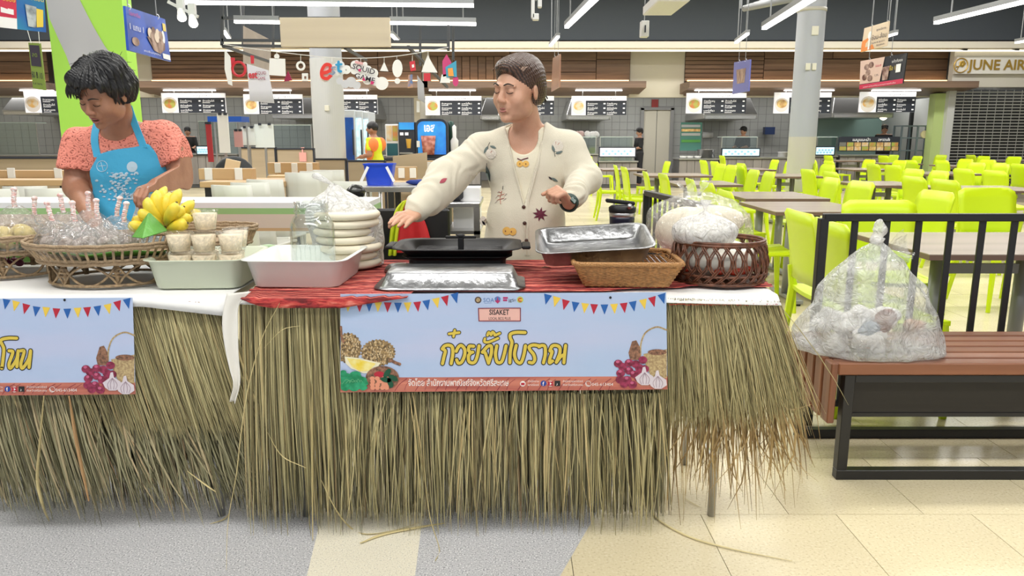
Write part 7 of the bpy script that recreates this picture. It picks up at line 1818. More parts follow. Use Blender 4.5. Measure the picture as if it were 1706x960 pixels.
cts = [(-80, 100, 258, 'food counter at the far left edge behind the seating', None, (-70, 60, 205)), (262, 395, 256, 'food counter behind the shoulder of the vendor in coral', (328, 352, 244, 257, scr_b, 0), (330, 395, 203)), (430, 520, 254, 'food counter with glass case left of the round column', None, (455, 518, 209)), (640, 800, 258, 'counter behind the drinks machines', None, None), (902, 996, 256, 'food counter just right of the cardigan vendor', None, (945, 993, 229)), (998, 1062, 268, 'food counter with pale screen left of the doorway', (999, 1059, 246, 261, scr_w, 0), (1000, 1055, 229)), (1132, 1197, 264, 'food counter with green sign panel right of the doorway', None, None), (1199, 1312, 262, 'food counter with blue menu screen left of the grey column', (1203, 1266, 248, 260, scr_b, 0), (1203, 1262, 229)), (1355, 1394, 259, 'food counter with blue screen right of the grey column', (1359, 1391, 245, 258, scr_b, 0), (1362, 1395, 229)), (1400, 1492, 258, 'food counter at the mint green stall', (1402, 1498, 229, 251, m_bdk, 1), None)]
for k, (a, b, c, lb, sc, gd) in enumerate(cts): counter(a, b, c, lb, sc, gd, seed=k)
# mint green tiles behind the last stall
w = MB(); xa, xb = pix(1362, 200, y=YB).x, pix(1530, 200, y=YB).x; w.span((xa, YB-.05, .1), (min(xb, 15), YB-.02, 2.6)); struct('wall_mint_panel', w, mat('mint wall', (.33, .5, .46), .35))
# dish pictures on the mint stall's counter front
t = thing('picture_menu', 'wide black picture menu with two rows of dishes on the mint stall counter', 'menu', (pix(1448, 240, y=YF-.12).x, YF-.12, 1.0)); y = YF-.12
mb = MB(); p0 = pix(1396, 252, y=y); p1 = pix(1500, 228, y=y); mb.span((p0.x, y, p0.z), (p1.x, y+.03, p1.z)); mb.build('black_panel', m_bdk, t)
for r_ in range(2):
    for q in range(8):
        p = pix(1404+q*12.4, 240.5+r_*7, y=y-.006); mb = MB(); mb.box(p, (.17, .006, .1)); mb.build('dish_photo', m_dish[(q+r_) % 3] if (q, r_) != (0, 0) else m_st, t)
vs, fs = text_mb('เมนูแนะนำ', .1, pix(1420, 235, y=y-.004), width=.45); mb = MB(); mb.add(vs, fs); vs, fs = text_mb('อาหารตามสั่ง', .1, pix(1463, 235, y=y-.004), width=.3); mb.add(vs, fs); mb.build('menu_lettering', m_btx, t, kind='stuff')
# green rack panel by the doorway
t = thing('display_sign', 'green food display panel standing on the counter right of the doorway', 'sign', (pix(1151, 250, y=20.4).x, 20.4, 1.0)); y = 20.4; p0 = pix(1133, 248, y=y); p1 = pix(1170, 204, y=y)
mb = MB(); mb.span((p0.x, y, p0.z-.05), (p1.x, y+.04, p1.z)); mb.build('panel', mat('green panel', (.06, .2, .17), .4), t)
for k, (py, m) in enumerate(((210, m_st), (217, m_dish[2]), (224, m_st), (235, mat('leaf green print', (.08, .3, .06), .5)))): p = pix(1151, py, y=y-.01); mb = MB(); mb.box(p, (.5, .012, .07)); mb.build('picture_strip', m, t)
for k, px in enumerate((1139, 1150, 1163)): p = pix(px, 247, y=20.2); mb = MB(); mb.lathe([(.002, 0), (.08, .0), (.1, .06), (.09, .06), (.07, .02), (.002, .02)], (p.x, 20.2, pix(0, 264, y=YF).z), 16); solo('food_bowl', mb, mat('white bowl', (.75, .75, .72), .3), ['white food bowl leftmost under the green panel', 'white food bowl in the middle under the green panel', 'white food bowl rightmost under the green panel'][k], 'bowl', 'bowls under the green panel', smooth=True)
# pots, towels, bags on the counters
def pot(px, D, zb_, r, h, label, m=m_st):
    x = pix(px, 240, y=D).x; mb = MB(); mb.lathe([(.002, 0), (r, 0), (r*1.02, h), (r*1.1, h), (r*1.1, h+.01), (r*.98, h+.01), (r*.95, .01), (.002, .01)], (x, D, zb_), 20); solo('pot', mb, m, label, 'pot', smooth=True)
zc = pix(0, 262, y=YF).z; pot(1177, YF+.35, zc-.03, .22, .22, 'steel stock pot right of the green panel'); pot(1305, YF+.4, zc, .12, .12, 'white pot left of the grey column', mat('white bowl'))
q = random.Random(3)
for k, (px, c_) in enumerate(((961, 'pink'), (968, 'pink'), (979, 'white'), (986, 'white'), (993, 'white'))):
    p = pix(px, 229, y=YF+.3); mb = MB(); mb.ball((p.x, YF+.3, p.z+.07), (.09, .09, .09), 10, 7); mb.v = [tuple(Vector(v)*1+noise.noise_vector(Vector(v)*9)*.03) for v in mb.v]
    solo('wrapped_bundle', mb, mat('pale pink wrap', (.6, .42, .4), .6) if c_ == 'pink' else mat('white wrap', (.8, .8, .8), .6), c_+' wrapped bundle on the glass shelf, '+['leftmost', 'second from the left', 'middle one', 'second from the right', 'rightmost'][k], 'bundle', 'bundles on the glass shelf', smooth=True)
mb = MB(); p = pix(1179, 225, y=YB-.1); mb.cyl((p.x-.15, YB-.1, p.z), (p.x+.15, YB-.1, p.z), .09, n=18); solo('paper_roll', mb, mat('white wrap'), 'white paper roll on the wall rail right of the green panel', 'paper roll', smooth=True)
mb = MB(); p = pix(1281, 218, y=YB-.3); mb.box(p, (.3, .2, .22)); solo('wall_monitor', mb, mat('blue black device', (.02, .04, .12), .3), 'small dark device with blue screen on the tiled wall left of the grey column', 'device')
mb = MB(); p = pix(1091, 174, y=YB-.03); mb.box(p, (.2, .03, .3)); solo('fire_sign', mb, mat('fire sign red', (.3, .02, .02), .4), 'small dark red fire equipment sign above the doorway', 'sign')
mb = MB(); p = pix(1472, 194, y=21.5); mb.ball(p, .1, 14, 8); mb.cyl(p, (p.x, p.y, zat(186, 21.2)), .01, n=6); solo('heat_lamp', mb, mat('glowing bulb', (1, .85, .6), .4, emit=12), 'glowing warm bulb under the hood of the mint green stall', 'lamp', smooth=True)
# shelf rack at the right end
t = thing('steel_rack', 'grey steel shelf rack left of the pale green wall edge', 'rack', (pix(1524, 240, y=20.3).x, 20.4, 0)); x0, x1 = pix(1497, 240, y=20.3).x, pix(1550, 240, y=20.3).x
for x in (x0, (x0+x1)/2, x1):
    for y in (20.2, 20.6): mb = MB(); mb.span((x-.02, y-.02, 0), (x+.02, y+.02, zat(209, 20.3))); mb.build('post', mat('blue grey rack', (.2, .25, .28), .4, metal=.5), t)
for py in (209, 229, 250): mb = MB(); mb.span((x0, 20.2, zat(py, 20.3)-.03), (x1, 20.6, zat(py, 20.3))); mb.build('shelf', mat('blue grey rack'), t)
mb = MB(); p = pix(1541, 224, y=20.15); mb.cyl(p, p+Vector((0, .05, 0)), .1, n=20); solo('wall_clock', mb, mat('cream dial', (.75, .66, .4), .5), 'round cream dial plate hanging on the steel rack', 'clock')

# ---- drinks corner (about 12 m away)
def boxthing(name, label, cat, px0, px1, py0, py1, D, dep, m, parts=(), bev=.01):
    a = pix(px0, py1, y=D); b = pix(px1, py0, y=D); t = thing(name, label, cat, ((a.x+b.x)/2, D+dep/2, a.z))
    mb = MB(); mb.span((a.x, D, a.z), (b.x, D+dep, b.z)); mb.build('body', m, t, bevel=bev)
    for (n_, f, m2, dd) in parts:
        w, h = b.x-a.x, b.z-a.z; mb = MB(); mb.span((a.x+w*f[0], D-dd, a.z+h*f[2]), (a.x+w*f[1], D, a.z+h*f[3])); mb.build(n_, m2, t)
    return t
m_bl = mat('drink blue', (.01, .13, .55), .35, noise_amt=.5, noise_scale=2.5, col2=(.01, .05, .3)); m_lit = mat('lit fridge inside', (.6, .82, .9), .4, emit=.6, noise_amt=.3, noise_scale=12); m_frw = mat('fridge white', (.6, .64, .68), .3)
zf = 0
def fridge(px0, px1, ptop, D, label, door, inner=None):
    a = pix(px0, ptop, y=D); b = pix(px1, ptop, y=D); t = thing('drinks_fridge', label, 'fridge', ((a.x+b.x)/2, D+.3, 0)); mb = MB(); mb.span((a.x, D, 0), (b.x, D+.6, a.z)); mb.build('cabinet', m_frw, t, bevel=.01)
    w = b.x-a.x; mb = MB(); mb.span((a.x+w*.12, D-.02, .2), (b.x-w*.12, D, a.z-.12)); mb.build('door', door, t); mb = MB(); mb.bar((a.x+w*.85, D-.04, 1.0), (a.x+w*.85, D-.04, 1.4), .02, .03); mb.build('handle', m_bdk, t)
    return t
fridge(572, 590, 183, 12.2, 'blue branded drinks fridge beside the round column', m_bl); fridge(591, 603, 184, 12.3, 'narrow lit glass door fridge, left of the pair', m_lit); fridge(604, 614, 186, 12.4, 'narrow lit glass door fridge, right of the pair', m_lit)
zctr = pix(0, 264, y=12.2).z
mb = MB(); a = pix(640, 264, y=12.2); b = pix(762, 264, y=12.2); t = thing('drinks_counter', 'dark topped counter carrying the drink machines', 'counter', ((a.x+b.x)/2, 12.5, 0)); mb.span((a.x, 12.22, 0), (b.x, 12.85, zctr-.04)); mb.build('body', wood('pale oak board', (.5, .4, .28), (.4, .32, .22), 'x', 3, .5, 12), t); mb = MB(); mb.span((a.x-.03, 12.2, zctr-.04), (b.x+.03, 12.88, zctr)); mb.build('dark_top', m_bdk, t)
# blue rounded drink dispenser
t = thing('drink_dispenser', 'large blue illuminated drink dispenser with rounded top', 'dispenser', (pix(717, 260, y=12.3).x, 12.4, zctr)); x0, x1 = pix(692, 230, y=12.3).x, pix(746, 230, y=12.3).x; z1 = zat(198, 12.3)
def rpoly(x0, x1, z0, z1, r, y): 
    P_ = [Vector((x0, y, z0)), Vector((x1, y, z0))]
    P_ += [Vector((x1-r+r*math.cos(R(a)), y, z1-r+r*math.sin(R(a)))) for a in range(0, 91, 15)]; P_ += [Vector((x0+r+r*math.cos(R(a)), y, z1-r+r*math.sin(R(a)))) for a in range(90, 181, 15)]; return P_
mb = MB(); mb.prism(rpoly(x0, x1, zctr, z1, .12, 12.3), (0, .35, 0)); mb.build('housing', m_bdk, t)
m_bl2 = mat('lit drink blue', (.02, .16, .7), .35, emit=.25, noise_amt=.4, noise_scale=3, col2=(.04, .35, .85)); mb = MB(); mb.prism(rpoly(x0+.04, x1-.03, zctr+.06, z1-.04, .09, 12.285), (0, .015, 0)); mb.build('front_panel', m_bl2, t)
vs, fs = text_mb('เอส', .17, pix(706, 219, y=12.27), width=.17, off=.006); mb = MB(); mb.add(vs, fs); mb.build('drink_lettering', mat('lit white lettering', (.9, .9, .95), .5, emit=.3), t)
mb = MB(); mb.lathe([(.002, 0), (.09, 0), (.12, .3), (.002, .3)], (pix(714, 250, y=12.25).x, 12.25, pix(714, 258, y=12.25).z), 16, sy=.1); mb.build('glass_print', mat('printed cola glass', (.3, .06, .03), .4, noise_amt=.5, noise_scale=14, col2=(.65, .3, .25)), t, smooth=True)
p = pix(702, 240, y=12.27); mb = MB(); mb.box((p.x-.05, 12.27, p.z), (.05, .01, .1)); mb.build('white_label', mat('white wrap'), t)
boxthing('coffee_machine', 'black drink machine with lit pictures left of the blue dispenser', 'machine', 665, 691, 203, 262, 12.3, .4, m_bdk, [('picture_panel', (.05, .95, .78, .98), m_bl2, .02), ('button', (.1, .3, .62, .7), mat('lit white lettering'), .02), ('button', (.4, .6, .62, .7), mat('lit white lettering'), .02), ('tray', (.1, .9, .1, .14), m_st, .12)])
mb = MB(); p = pix(681, 246, y=12.15); mb.lathe([(.002, 0), (.03, 0), (.042, .14), (.044, .145), (.002, .145)], (p.x, 12.15, p.z-.01), 16); solo('paper_cup', mb, mat('orange yellow cup', (.75, .45, .08), .5), 'orange and yellow paper cup under the black drink machine', 'cup', smooth=True)
boxthing('poster_stand', 'white display box with two drink photos right of the person in yellow', 'display', 643, 664, 207, 262, 12.35, .25, mat('white wrap'), [('drink_photo', (.1, .48, .5, .95), m_dish[0], .01), ('drink_photo', (.54, .92, .5, .95), m_dish[1], .01), ('lower_panel', (.1, .9, .05, .42), mat('teal panel', (.02, .12, .16), .4), .01)])
mb = MB(); x = pix(756, 240, y=12.2).x; mb.lathe([(.002, 0), (.06, 0), (.065, .28), (.03, .33), (.035, .5), (.002, .53)], (x, 12.35, zctr), 18); solo('white_bottle', mb, mat('white bottle', (.7, .7, .72), .3), 'white tall bottle shape right of the blue dispenser', 'bottle', smooth=True)
mb = MB(); x = pix(748, 240, y=12.2).x; mb.lathe([(.002, 0), (.05, 0), (.055, .5), (.05, .58), (.002, .6)], (x-.0, 12.62, zctr), 18); solo('dark_canister', mb, mat('dark green canister', (.01, .05, .04), .4), 'dark green canister behind the white bottle', 'canister', smooth=True)

# ---- wooden partitions and long tables (left middle ground)
m_oak = mat('pale oak board'); m_oak2 = wood('warm oak board', (.62, .42, .22), (.52, .34, .17), 'x', 3, .45, 12)
def partition(px0, px1, ptop, D, label):
    a = pix(px0, ptop, y=D); b = pix(px1, ptop, y=D); t = thing('partition', label, 'partition', ((a.x+b.x)/2, D, 0)); mb = MB(); mb.span((a.x+.01, D, .03), (b.x-.01, D+.06, a.z-.02)); mb.build('board', m_oak, t, bevel=.005); mb = MB(); mb.span((a.x, D-.01, a.z-.02), (b.x, D+.07, a.z)); mb.build('dark_cap', m_bdk, t)
    mb = MB(); mb.span((b.x-.02, D-.005, 0), (b.x, D+.065, a.z-.02)); mb.build('post', m_bdk, t); return t
for a in [(400, 459, 245, 11.0, 'pale wooden partition board with black cap, behind the paper stands'), (460, 523, 247, 11.0, 'pale wooden partition board holding the pink clipboard'), (524, 577, 264, 9.6, 'pale wooden partition below the round column'), (578, 642, 267, 9.6, 'pale wooden partition behind the blue bucket'), (643, 760, 265, 9.8, 'pale wooden partition below the drink machines'), (-60, 100, 262, 10.0, 'pale wooden partition at the far left')]: partition(*a)
mb = MB(); a = pix(655, 283, y=8.2); b = pix(710, 254, y=8.2); mb.prism([Vector((a.x, 8.2, a.z)), Vector((b.x, 8.2, a.z+.04)), Vector((b.x, 8.2, b.z)), Vector((a.x, 8.2, b.z-.03))], (0, .03, 0)); 
def long_table(px0, px1, py, D, dep, label, div=None, socks=(), legs=True):
    a = pix(px0, py, y=D); b = pix(px1, py, y=D); z = a.z; t = thing('long_table', label, 'table', ((a.x+b.x)/2, D+dep/2, 0)); mb = MB(); mb.span((a.x, D, z-.05), (b.x, D+dep, z)); mb.build('tabletop', m_oak2, t, bevel=.004)
    for x in (a.x+.06, b.x-.06):
        for y in (D+.06, D+dep-.06): mb = MB(); mb.span((x-.03, y-.03, 0), (x+.03, y+.03, z-.05)); mb.build('leg', darkm, t)
    if div:
        c = pix(div[0], div[2], y=D+dep*.5); d = pix(div[1], div[2], y=D+dep*.5); mb = MB(); mb.span((c.x, D+dep*.5, z), (d.x, D+dep*.5+.12, c.z)); mb.build('divider', m_oak2, t, bevel=.004)
        for sx in socks: p = pix(sx, (div[2]+py)/2-2, y=D+dep*.5); mb = MB(); mb.box((p.x, D+dep*.5-.008, p.z), (.07, .016, .11)); mb.build('socket', mat('white socket', (.8, .8, .78), .4), t, bevel=.004)
    return t
long_table(332, 470, 303, 6.6, .7, 'oak table with a low divider and two sockets, left of the jar', (330, 419, 281), (348, 398))
long_table(445, 535, 293, 8.4, .8, 'oak table with a low divider and three sockets before the round column', (445, 528, 271), (463, 491, 516))
long_table(-80, 112, 300, 6.6, .7, 'oak table with low divider at the far left behind the snack bags', (-80, 106, 284), (98, 20))
long_table(640, 700, 303, 8.0, .6, 'oak table with low divider right of the blue bucket', (655, 693, 278), (669, 688))
long_table(702, 745, 291, 9.0, .5, 'oak table with low divider and sockets left of the cardigan sleeve', (700, 729, 268), (705, 716, 725))
t = thing('wood_screen', 'tilted pale plywood board standing behind the blue bucket', 'board', (mb.v[0][0] if mb.v else 0, 8.8, 0)); a = pix(655, 283, y=8.8); b = pix(711, 254, y=8.8); mb = MB(); mb.prism([Vector((a.x, 8.8, .0)), Vector((b.x, 8.8, .0)), Vector((b.x, 8.8, b.z)), Vector((a.x, 8.8, b.z-.04))], (0, .03, 0)); mb.build('board', m_oak, t)
# white shell chairs
m_wch = mat('off white chair shell', (.62, .62, .57), .4)
def white_chair(px, ptop, D, face, label):
    p = pix(px, ptop, y=D); t = thing('white_chair', label, 'chair', (p.x, D, 0), 'off white chairs by the oak tables'); t.rotation_euler = (0, 0, face); h = p.z
    mb = MB(); mb.grid(lambda u, v: Vector(((u-.5)*(.34-.03*v), .19+.05*v-.05*abs(u-.5)*2, .42+(h-.42)*v)), 9, 6); mb.build('backrest', m_wch, t, world=False, smooth=True, solid=.015)
    mb = MB(); mb.box((0, 0, .435), (.36, .40, .025)); mb.build('seat', m_wch, t, world=False, bevel=.008)
    for x in (-.14, .14):
        for y in (-.17, .17): mb = MB(); mb.cyl((x, y, .43), (x*1.15, y*1.15, 0), .014, n=8); mb.build('leg', m_wch, t, world=False)
wl = [(410, 306, 5.5, 'first off white chair behind the pedestal tray, by the oak table'), (436, 302, 5.95, 'second off white chair, left of the glass jar'), (457, 297, 6.42, 'third off white chair, just left of the glass jar'), (515, 286, 6.9, 'off white chair right of the oak table leg'), (535, 284, 7.4, 'off white chair second right of the oak table leg'), (553, 282, 7.9, 'off white chair behind the dough bag'), (590, 300, 6.4, 'off white chair seen beside the blue bucket'), (12, 312, 5.5, 'off white chair behind the yam bag at the left edge'), (58, 308, 6.05, 'off white chair second from the left edge'), (97, 311, 5.5, 'off white chair touching the arm of the vendor in coral')]
for k, (px, pt, D, lb) in enumerate(wl): white_chair(px, pt, D, R(-12+k*3)+(PI if k % 2 else PI), lb)
# display counter behind the left table: white, green and wood bands
D = 3.52; x0 = pix(-80, 340, y=D).x; x1 = pix(612, 340, y=D).x; z0 = zat(338, D); t = thing('display_counter', 'long white and green banded counter behind the left table', 'counter', ((x0+x1)/2, D+.25, 0))
zz = [(338, 347, mat('white laminate', (.75, .76, .75), .3)), (347, 357, mat('leaf green band', (.3, .5, .2), .4)), (357, 380, mat('beige band', (.62, .52, .42), .5)), (380, 385, m_oak2)]
for a, b, m in zz: mb = MB(); mb.span((x0, D, zat(b, D)), (x1, D+.36, zat(a, D))); mb.build('band', m, t)
for x in (x0+.1, (x0+x1)/2, x1-.1): mb = MB(); mb.span((x-.04, D+.05, 0), (x+.04, D+.32, zat(385, D))); mb.build('leg', mat('green leg panel', (.12, .25, .08), .5), t)
# trolley, bucket, cloths
D = 5.6; zt2 = zat(311, D); a = pix(604, 311, y=D).x; b = pix(738, 311, y=D).x; t = thing('steel_trolley', 'steel trolley table carrying the blue bucket', 'trolley', ((a+b)/2, D+.3, 0))
mb = MB(); mb.span((a, D, zt2-.02), (b, D+.6, zt2)); mb.build('top_shelf', steel, t, bevel=.004)
mb = MB(); mb.span((a, D-.006, zt2-.04), (b, D+.012, zt2-.01)); mb.build('front_edge', steel, t)
for z in (.55, .15): mb = MB(); mb.span((a+.02, D+.03, z-.015), (b-.02, D+.57, z)); mb.build('lower_shelf', mat('dark shelf', (.03, .03, .03), .5), t)
for x in (a+.03, b-.03):
    for y in (D+.03, D+.57): mb = MB(); mb.cyl((x, y, 0), (x, y, zt2-.02), .016, n=10); mb.build('leg', steel, t, smooth=True)
p = pix(632, 311, y=D+.2); t = thing('bucket', 'blue plastic bucket with white handles on the steel trolley', 'bucket', (p.x, D+.25, zt2)); m_bb = mat('royal blue plastic', (.01, .06, .6), .35)
mb = MB(); mb.loft([rrect(0, 0, .185, .15, .03, 0), rrect(0, 0, .225, .19, .03, .15), rrect(0, 0, .235, .2, .03, .152), rrect(0, 0, .235, .2, .03, .162), rrect(0, 0, .21, .175, .03, .16), rrect(0, 0, .17, .135, .03, .01)]); mb.build('bucket_body', m_bb, t, world=False, smooth=False)
for s_ in (-1, 1): mb = MB(); mb.bar((s_*.07, -.112, .14), (s_*.125, -.12, .03), .02, .008, up=(0, 1, 0)); mb.build('white_handle', mat('white handle', (.8, .8, .85), .4), t, world=False)
mb = MB(); p = pix(700, 307, y=D+.25); mb.ball((p.x, D+.25, zt2+.02), (.11, .07, .022), 16, 8); mb.v = [tuple(Vector(v)+noise.noise_vector(Vector(v)*20)*.008) for v in mb.v]; solo('blue_cloth', mb, mat('navy cloth', (.01, .03, .2), .8), 'crumpled navy blue cloth on the steel trolley', 'cloth', smooth=True)
mb = MB(); p = pix(593, 312, y=5.0); mb.ball((p.x, 5.0, p.z-.03), (.06, .06, .05), 14, 9); mb.v = [tuple(Vector(v)+noise.noise_vector(Vector(v)*24)*.012) for v in mb.v]
t = solo('black_bag', mb, mat('black plastic bag', (.02, .02, .02), .25), 'crumpled black plastic bag left of the blue bucket', 'bag', smooth=True)
mb = MB(); mb.cyl((p.x, 5.0, 0), (p.x, 5.0, p.z-.075), .03, n=10); mb.cyl((p.x, 5.0, 0), (p.x, 5.0, .03), .16, n=20); mb.cyl((p.x, 5.0, p.z-.09), (p.x, 5.0, p.z-.075), .13, n=20); solo('stool', mb, darkm, 'black round stool carrying the crumpled black bag', 'stool')
# dark chair with red and lime jacket
D = 3.75; p = pix(683, 370, y=D); t = thing('folding_chair', 'black padded chair behind the grill, a red jacket over its back', 'chair', (p.x, D, 0)); w_ = .26
mb = MB(); mb.box((p.x, D+.2, .45), (.4, .4, .05)); mb.build('seat', darkm, t, bevel=.01); mb = MB(); mb.box((p.x, D+.0, .68), (.4, .03, .46)); mb.build('backrest', darkm, t, bevel=.01)
for x in (-.18, .18):
    for y in (.0, .38): mb = MB(); mb.cyl((p.x+x, D+y, 0), (p.x+x, D+y, .45), .012, n=8); mb.build('leg', darkm, t)
m_rj = mat('red jacket cloth', (.5, .015, .02), .7, bump=.3, bump_scale=12)
def drape(pxs, m, name, lb, lift=0.0):
    Lp, Rp = [cr([pix(x, y, y=D-.03-lift) for x, y in s_], 5) for s_ in pxs]; mb = MB()
    def fn(u, v): i = v*(len(Lp)-1); k = int(min(i, len(Lp)-2)); f = i-k; q = Lp[k].lerp(Lp[k+1], f).lerp(Rp[k].lerp(Rp[k+1], f), u); q.y += -.02*math.sin(u*PI*3)*v-.01; return q
    mb.grid(fn, 16, 24); return solo(name, mb, m, lb, 'clothing', smooth=True, solid=.006)
drape(([(679, 330), (668, 345), (660, 380), (655, 420)], [(695, 330), (700, 350), (712, 380), (722, 420)]), m_rj, 'red_jacket', 'red jacket hanging on the black chair between jar bag and grill')
drape(([(672, 335), (660, 350), (652, 380), (648, 425)], [(678, 333), (671, 350), (664, 385), (660, 425)]), mat('lime jacket trim', (.6, .7, .02), .6), 'lime_jacket', 'lime green lined jacket edge hanging left of the red jacket', .02)
# steel work table behind the cardigan vendor
D = 4.35; a = pix(690, 338, y=D); b = pix(800, 338, y=D); t = thing('steel_table', 'steel frame work table seen under the outstretched sleeve', 'table', ((a.x+b.x)/2, D+.25, 0)); 
mb = MB(); mb.span((a.x, D, a.z-.03), (b.x, D+.5, a.z)); mb.build('tabletop', steel, t, bevel=.004)
for x in (a.x+.02, pix(736, 338, y=D).x, b.x-.02): mb = MB(); mb.span((x-.018, D, 0), (x+.018, D+.036, a.z-.03)); mb.build('leg', steel, t)
mb = MB(); mb.span((a.x, D+.0, zat(385, D)-.02), (b.x, D+.5, zat(385, D))); mb.build('lower_shelf', steel, t)
mb = MB(); mb.box((pix(715, 360, y=D).x, D+.25, zat(385, D)+.1), (.2, .3, .2)); solo('dark_crate', mb, mat('dark crate', (.02, .02, .025), .5), 'dark crate on the lower shelf of the steel work table', 'crate')
mb = MB(); mb.box((pix(775, 360, y=D).x, D+.25, zat(385, D)+.12), (.16, .2, .24)); solo('white_carton', mb, mat('white wrap'), 'white carton on the lower shelf behind the cardigan', 'carton')
mb = MB(); p = pix(745, 300, y=D+.2); mb.box((p.x, D+.2, a.z+.045), (.2, .2, .09)); solo('black_pouch', mb, mat('black pouch', (.02, .02, .025), .6), 'black pouch on the steel table touching the cardigan sleeve', 'bag', bevel=.02)
# paper stands and clipboard
def stand(px0, px1, py0, py1, D, label, m, name='paper_stand'):
    a = pix(px0, py1, y=D); b = pix(px1, py0, y=D); t = thing(name, label, 'sign', ((a.x+b.x)/2, D, 0)); mb = MB(); mb.span((a.x, D, a.z), (b.x, D+.015, b.z)); mb.build('sheet', m, t); mb = MB(); mb.span(((a.x+b.x)/2-.015, D+.016, 0), ((a.x+b.x)/2+.015, D+.04, b.z-.02)); mb.build('pole', m_st, t); mb = MB(); mb.box(((a.x+b.x)/2, D+.03, .01), (.12, .12, .02)); mb.build('foot', m_st, t)
    for q in (.3, .8): mb = MB(); mb.box((a.x+(b.x-a.x)*q, D-.005, b.z), (.04, .02, .03)); mb.build('clip', m_bdk, t)
m_pap = mat('pale paper', (.68, .73, .72), .6)
stand(426, 455, 207, 246, 10.6, 'larger pale sheet held by black clips on a stand', m_pap); stand(403, 424, 212, 242, 10.5, 'smaller pale sheet left of the clipped one', m_pap); stand(391, 403, 217, 245, 10.3, 'pink flyer left of the pale sheets', mat('pink flyer', (.65, .35, .36), .5))
mb = MB(); p = pix(502, 262, y=10.9); mb.box((p.x, 10.985, p.z), (.1, .02, .13)); mb.box((p.x, 11.0, zat(247, 11.0)+.006), (.04, .05, .01)); mb.box((p.x, 10.98, p.z+.05), (.02, .008, .12)); solo('pink_clipboard', mb, mat('pink board', (.85, .42, .38), .5), 'pink clipboard standing against the wooden partition', 'clipboard')
stand(366, 379, 190, 255, 9.8, 'tall white promotional strip right of the stall worker', mat('white wrap'), 'banner_stand'); stand(347, 351, 205, 270, 9.6, 'narrow red edged promotional pole', mat('red pole', (.4, .03, .04), .4), 'banner_stand')
mb = MB(); a = pix(346, 203, y=10.1); b = pix(402, 194, y=10.1); mb.span((a.x, 10.1, a.z), (b.x, 10.4, b.z)); t = thing('booth_frame', 'small booth frame with a blue top band, left of the paper stands', 'booth', ((a.x+b.x)/2, 10.2, 0)); mb.build('blue_band', mat('booth blue', (.01, .08, .42), .4), t)
for x in (a.x, b.x-.02): mb = MB(); mb.span((x, 10.3, 0), (x+.02, 10.32, a.z)); mb.build('post', m_st, t)
mb = MB(); p = pix(385, 260, y=7.3); mb.box((p.x, 7.3, pix(0, 303, y=6.6).z+.09), (.13, .12, .16), (0, .25, .3)); solo('cardboard_box', mb, mat('pale cardboard', (.68, .52, .32), .7), 'open pale cardboard box tilted on the oak table', 'box')
mb = MB(); p = pix(383, 270, y=7.8); mb.ball((p.x, 7.9, .86), (.22, .06, .22), 18, 10); mb.cyl((p.x, 7.9, .0), (p.x, 7.9, .75), .03, n=8); solo('office_chair', mb, mat('black office chair', (.03, .035, .04), .6), 'dark rounded office chair back behind the cardboard box', 'chair', smooth=True)
mb = MB(); x = pix(1143, 275, y=14.8)
# ================================================================ HANGING THINGS
m_lh = mat('lamp housing', (.3, .31, .32), .4, metal=.5)
def lamp(p0, p1, label, hang=True, n_=2):
    a, b = Vector(p0), Vector(p1); t = thing('linear_lamp', label, 'lamp', tuple((a+b)/2), 'linear lamps under the ceiling'); up = Vector((0, 0, .035))
    mb = MB(); mb.bar(a+up, b+up, .06, .045); mb.build('housing', m_lh, t); mb = MB(); mb.bar(a, b, .045, .03); mb.build('tube', m_tube, t)
    if hang:
        for f in (.15, .85): q = a.lerp(b, f); mb = MB(); mb.cyl(q+up, (q.x, q.y, 5.195), .008, n=6); mb.build('suspension_rod', m_lh, t)
P3 = lambda x, y, D: pix(x, y, y=D)
lamp(P3(300, 4, 7.0), P3(789, 9, 7.0), 'long horizontal lamp tube above the wooden board')
lamp(P3(391, 36, 8.0), P3(466, 37, 8.0), 'short lamp tube left of the wooden board'); lamp(P3(650, 38, 8.0), P3(793, 40, 8.0), 'lamp tube right of the wooden board')
lamp(P3(944, 45, 9.0), P3(994, -4, 6.6), 'slanting lamp tube above the cardigan vendor'); lamp(P3(1273, 47, 8.0), P3(1362, -8, 5.6), 'slanting lamp tube in front of the grey column'); lamp(P3(1559, 38, 8.0), P3(1760, -10, 6.4), 'long slanting lamp tube at the top right')
lamp(P3(917, 76, 15.0), P3(930, 61, 12.5), 'short lamp tube seen end on right of the cardigan vendor'); lamp(P3(1226, 71, 14), P3(1246, 56, 12), 'short lamp tube seen end on left of the grey column'); lamp(P3(1477, 61, 13.0), P3(1493, 56, 12), 'short lamp tube beside the orange hanging sign'); lamp(P3(1693, 71, 13), P3(1745, 62, 11.6), 'lamp tube cut by the right edge below the long slanting one')
lamp(P3(373, 52, 12), P3(383, 67, 13.5), 'short lamp tube seen end on inside the black frame'); lamp(P3(652, 58, 12), P3(664, 70, 13.5), 'short lamp tube below the wooden board right corner')
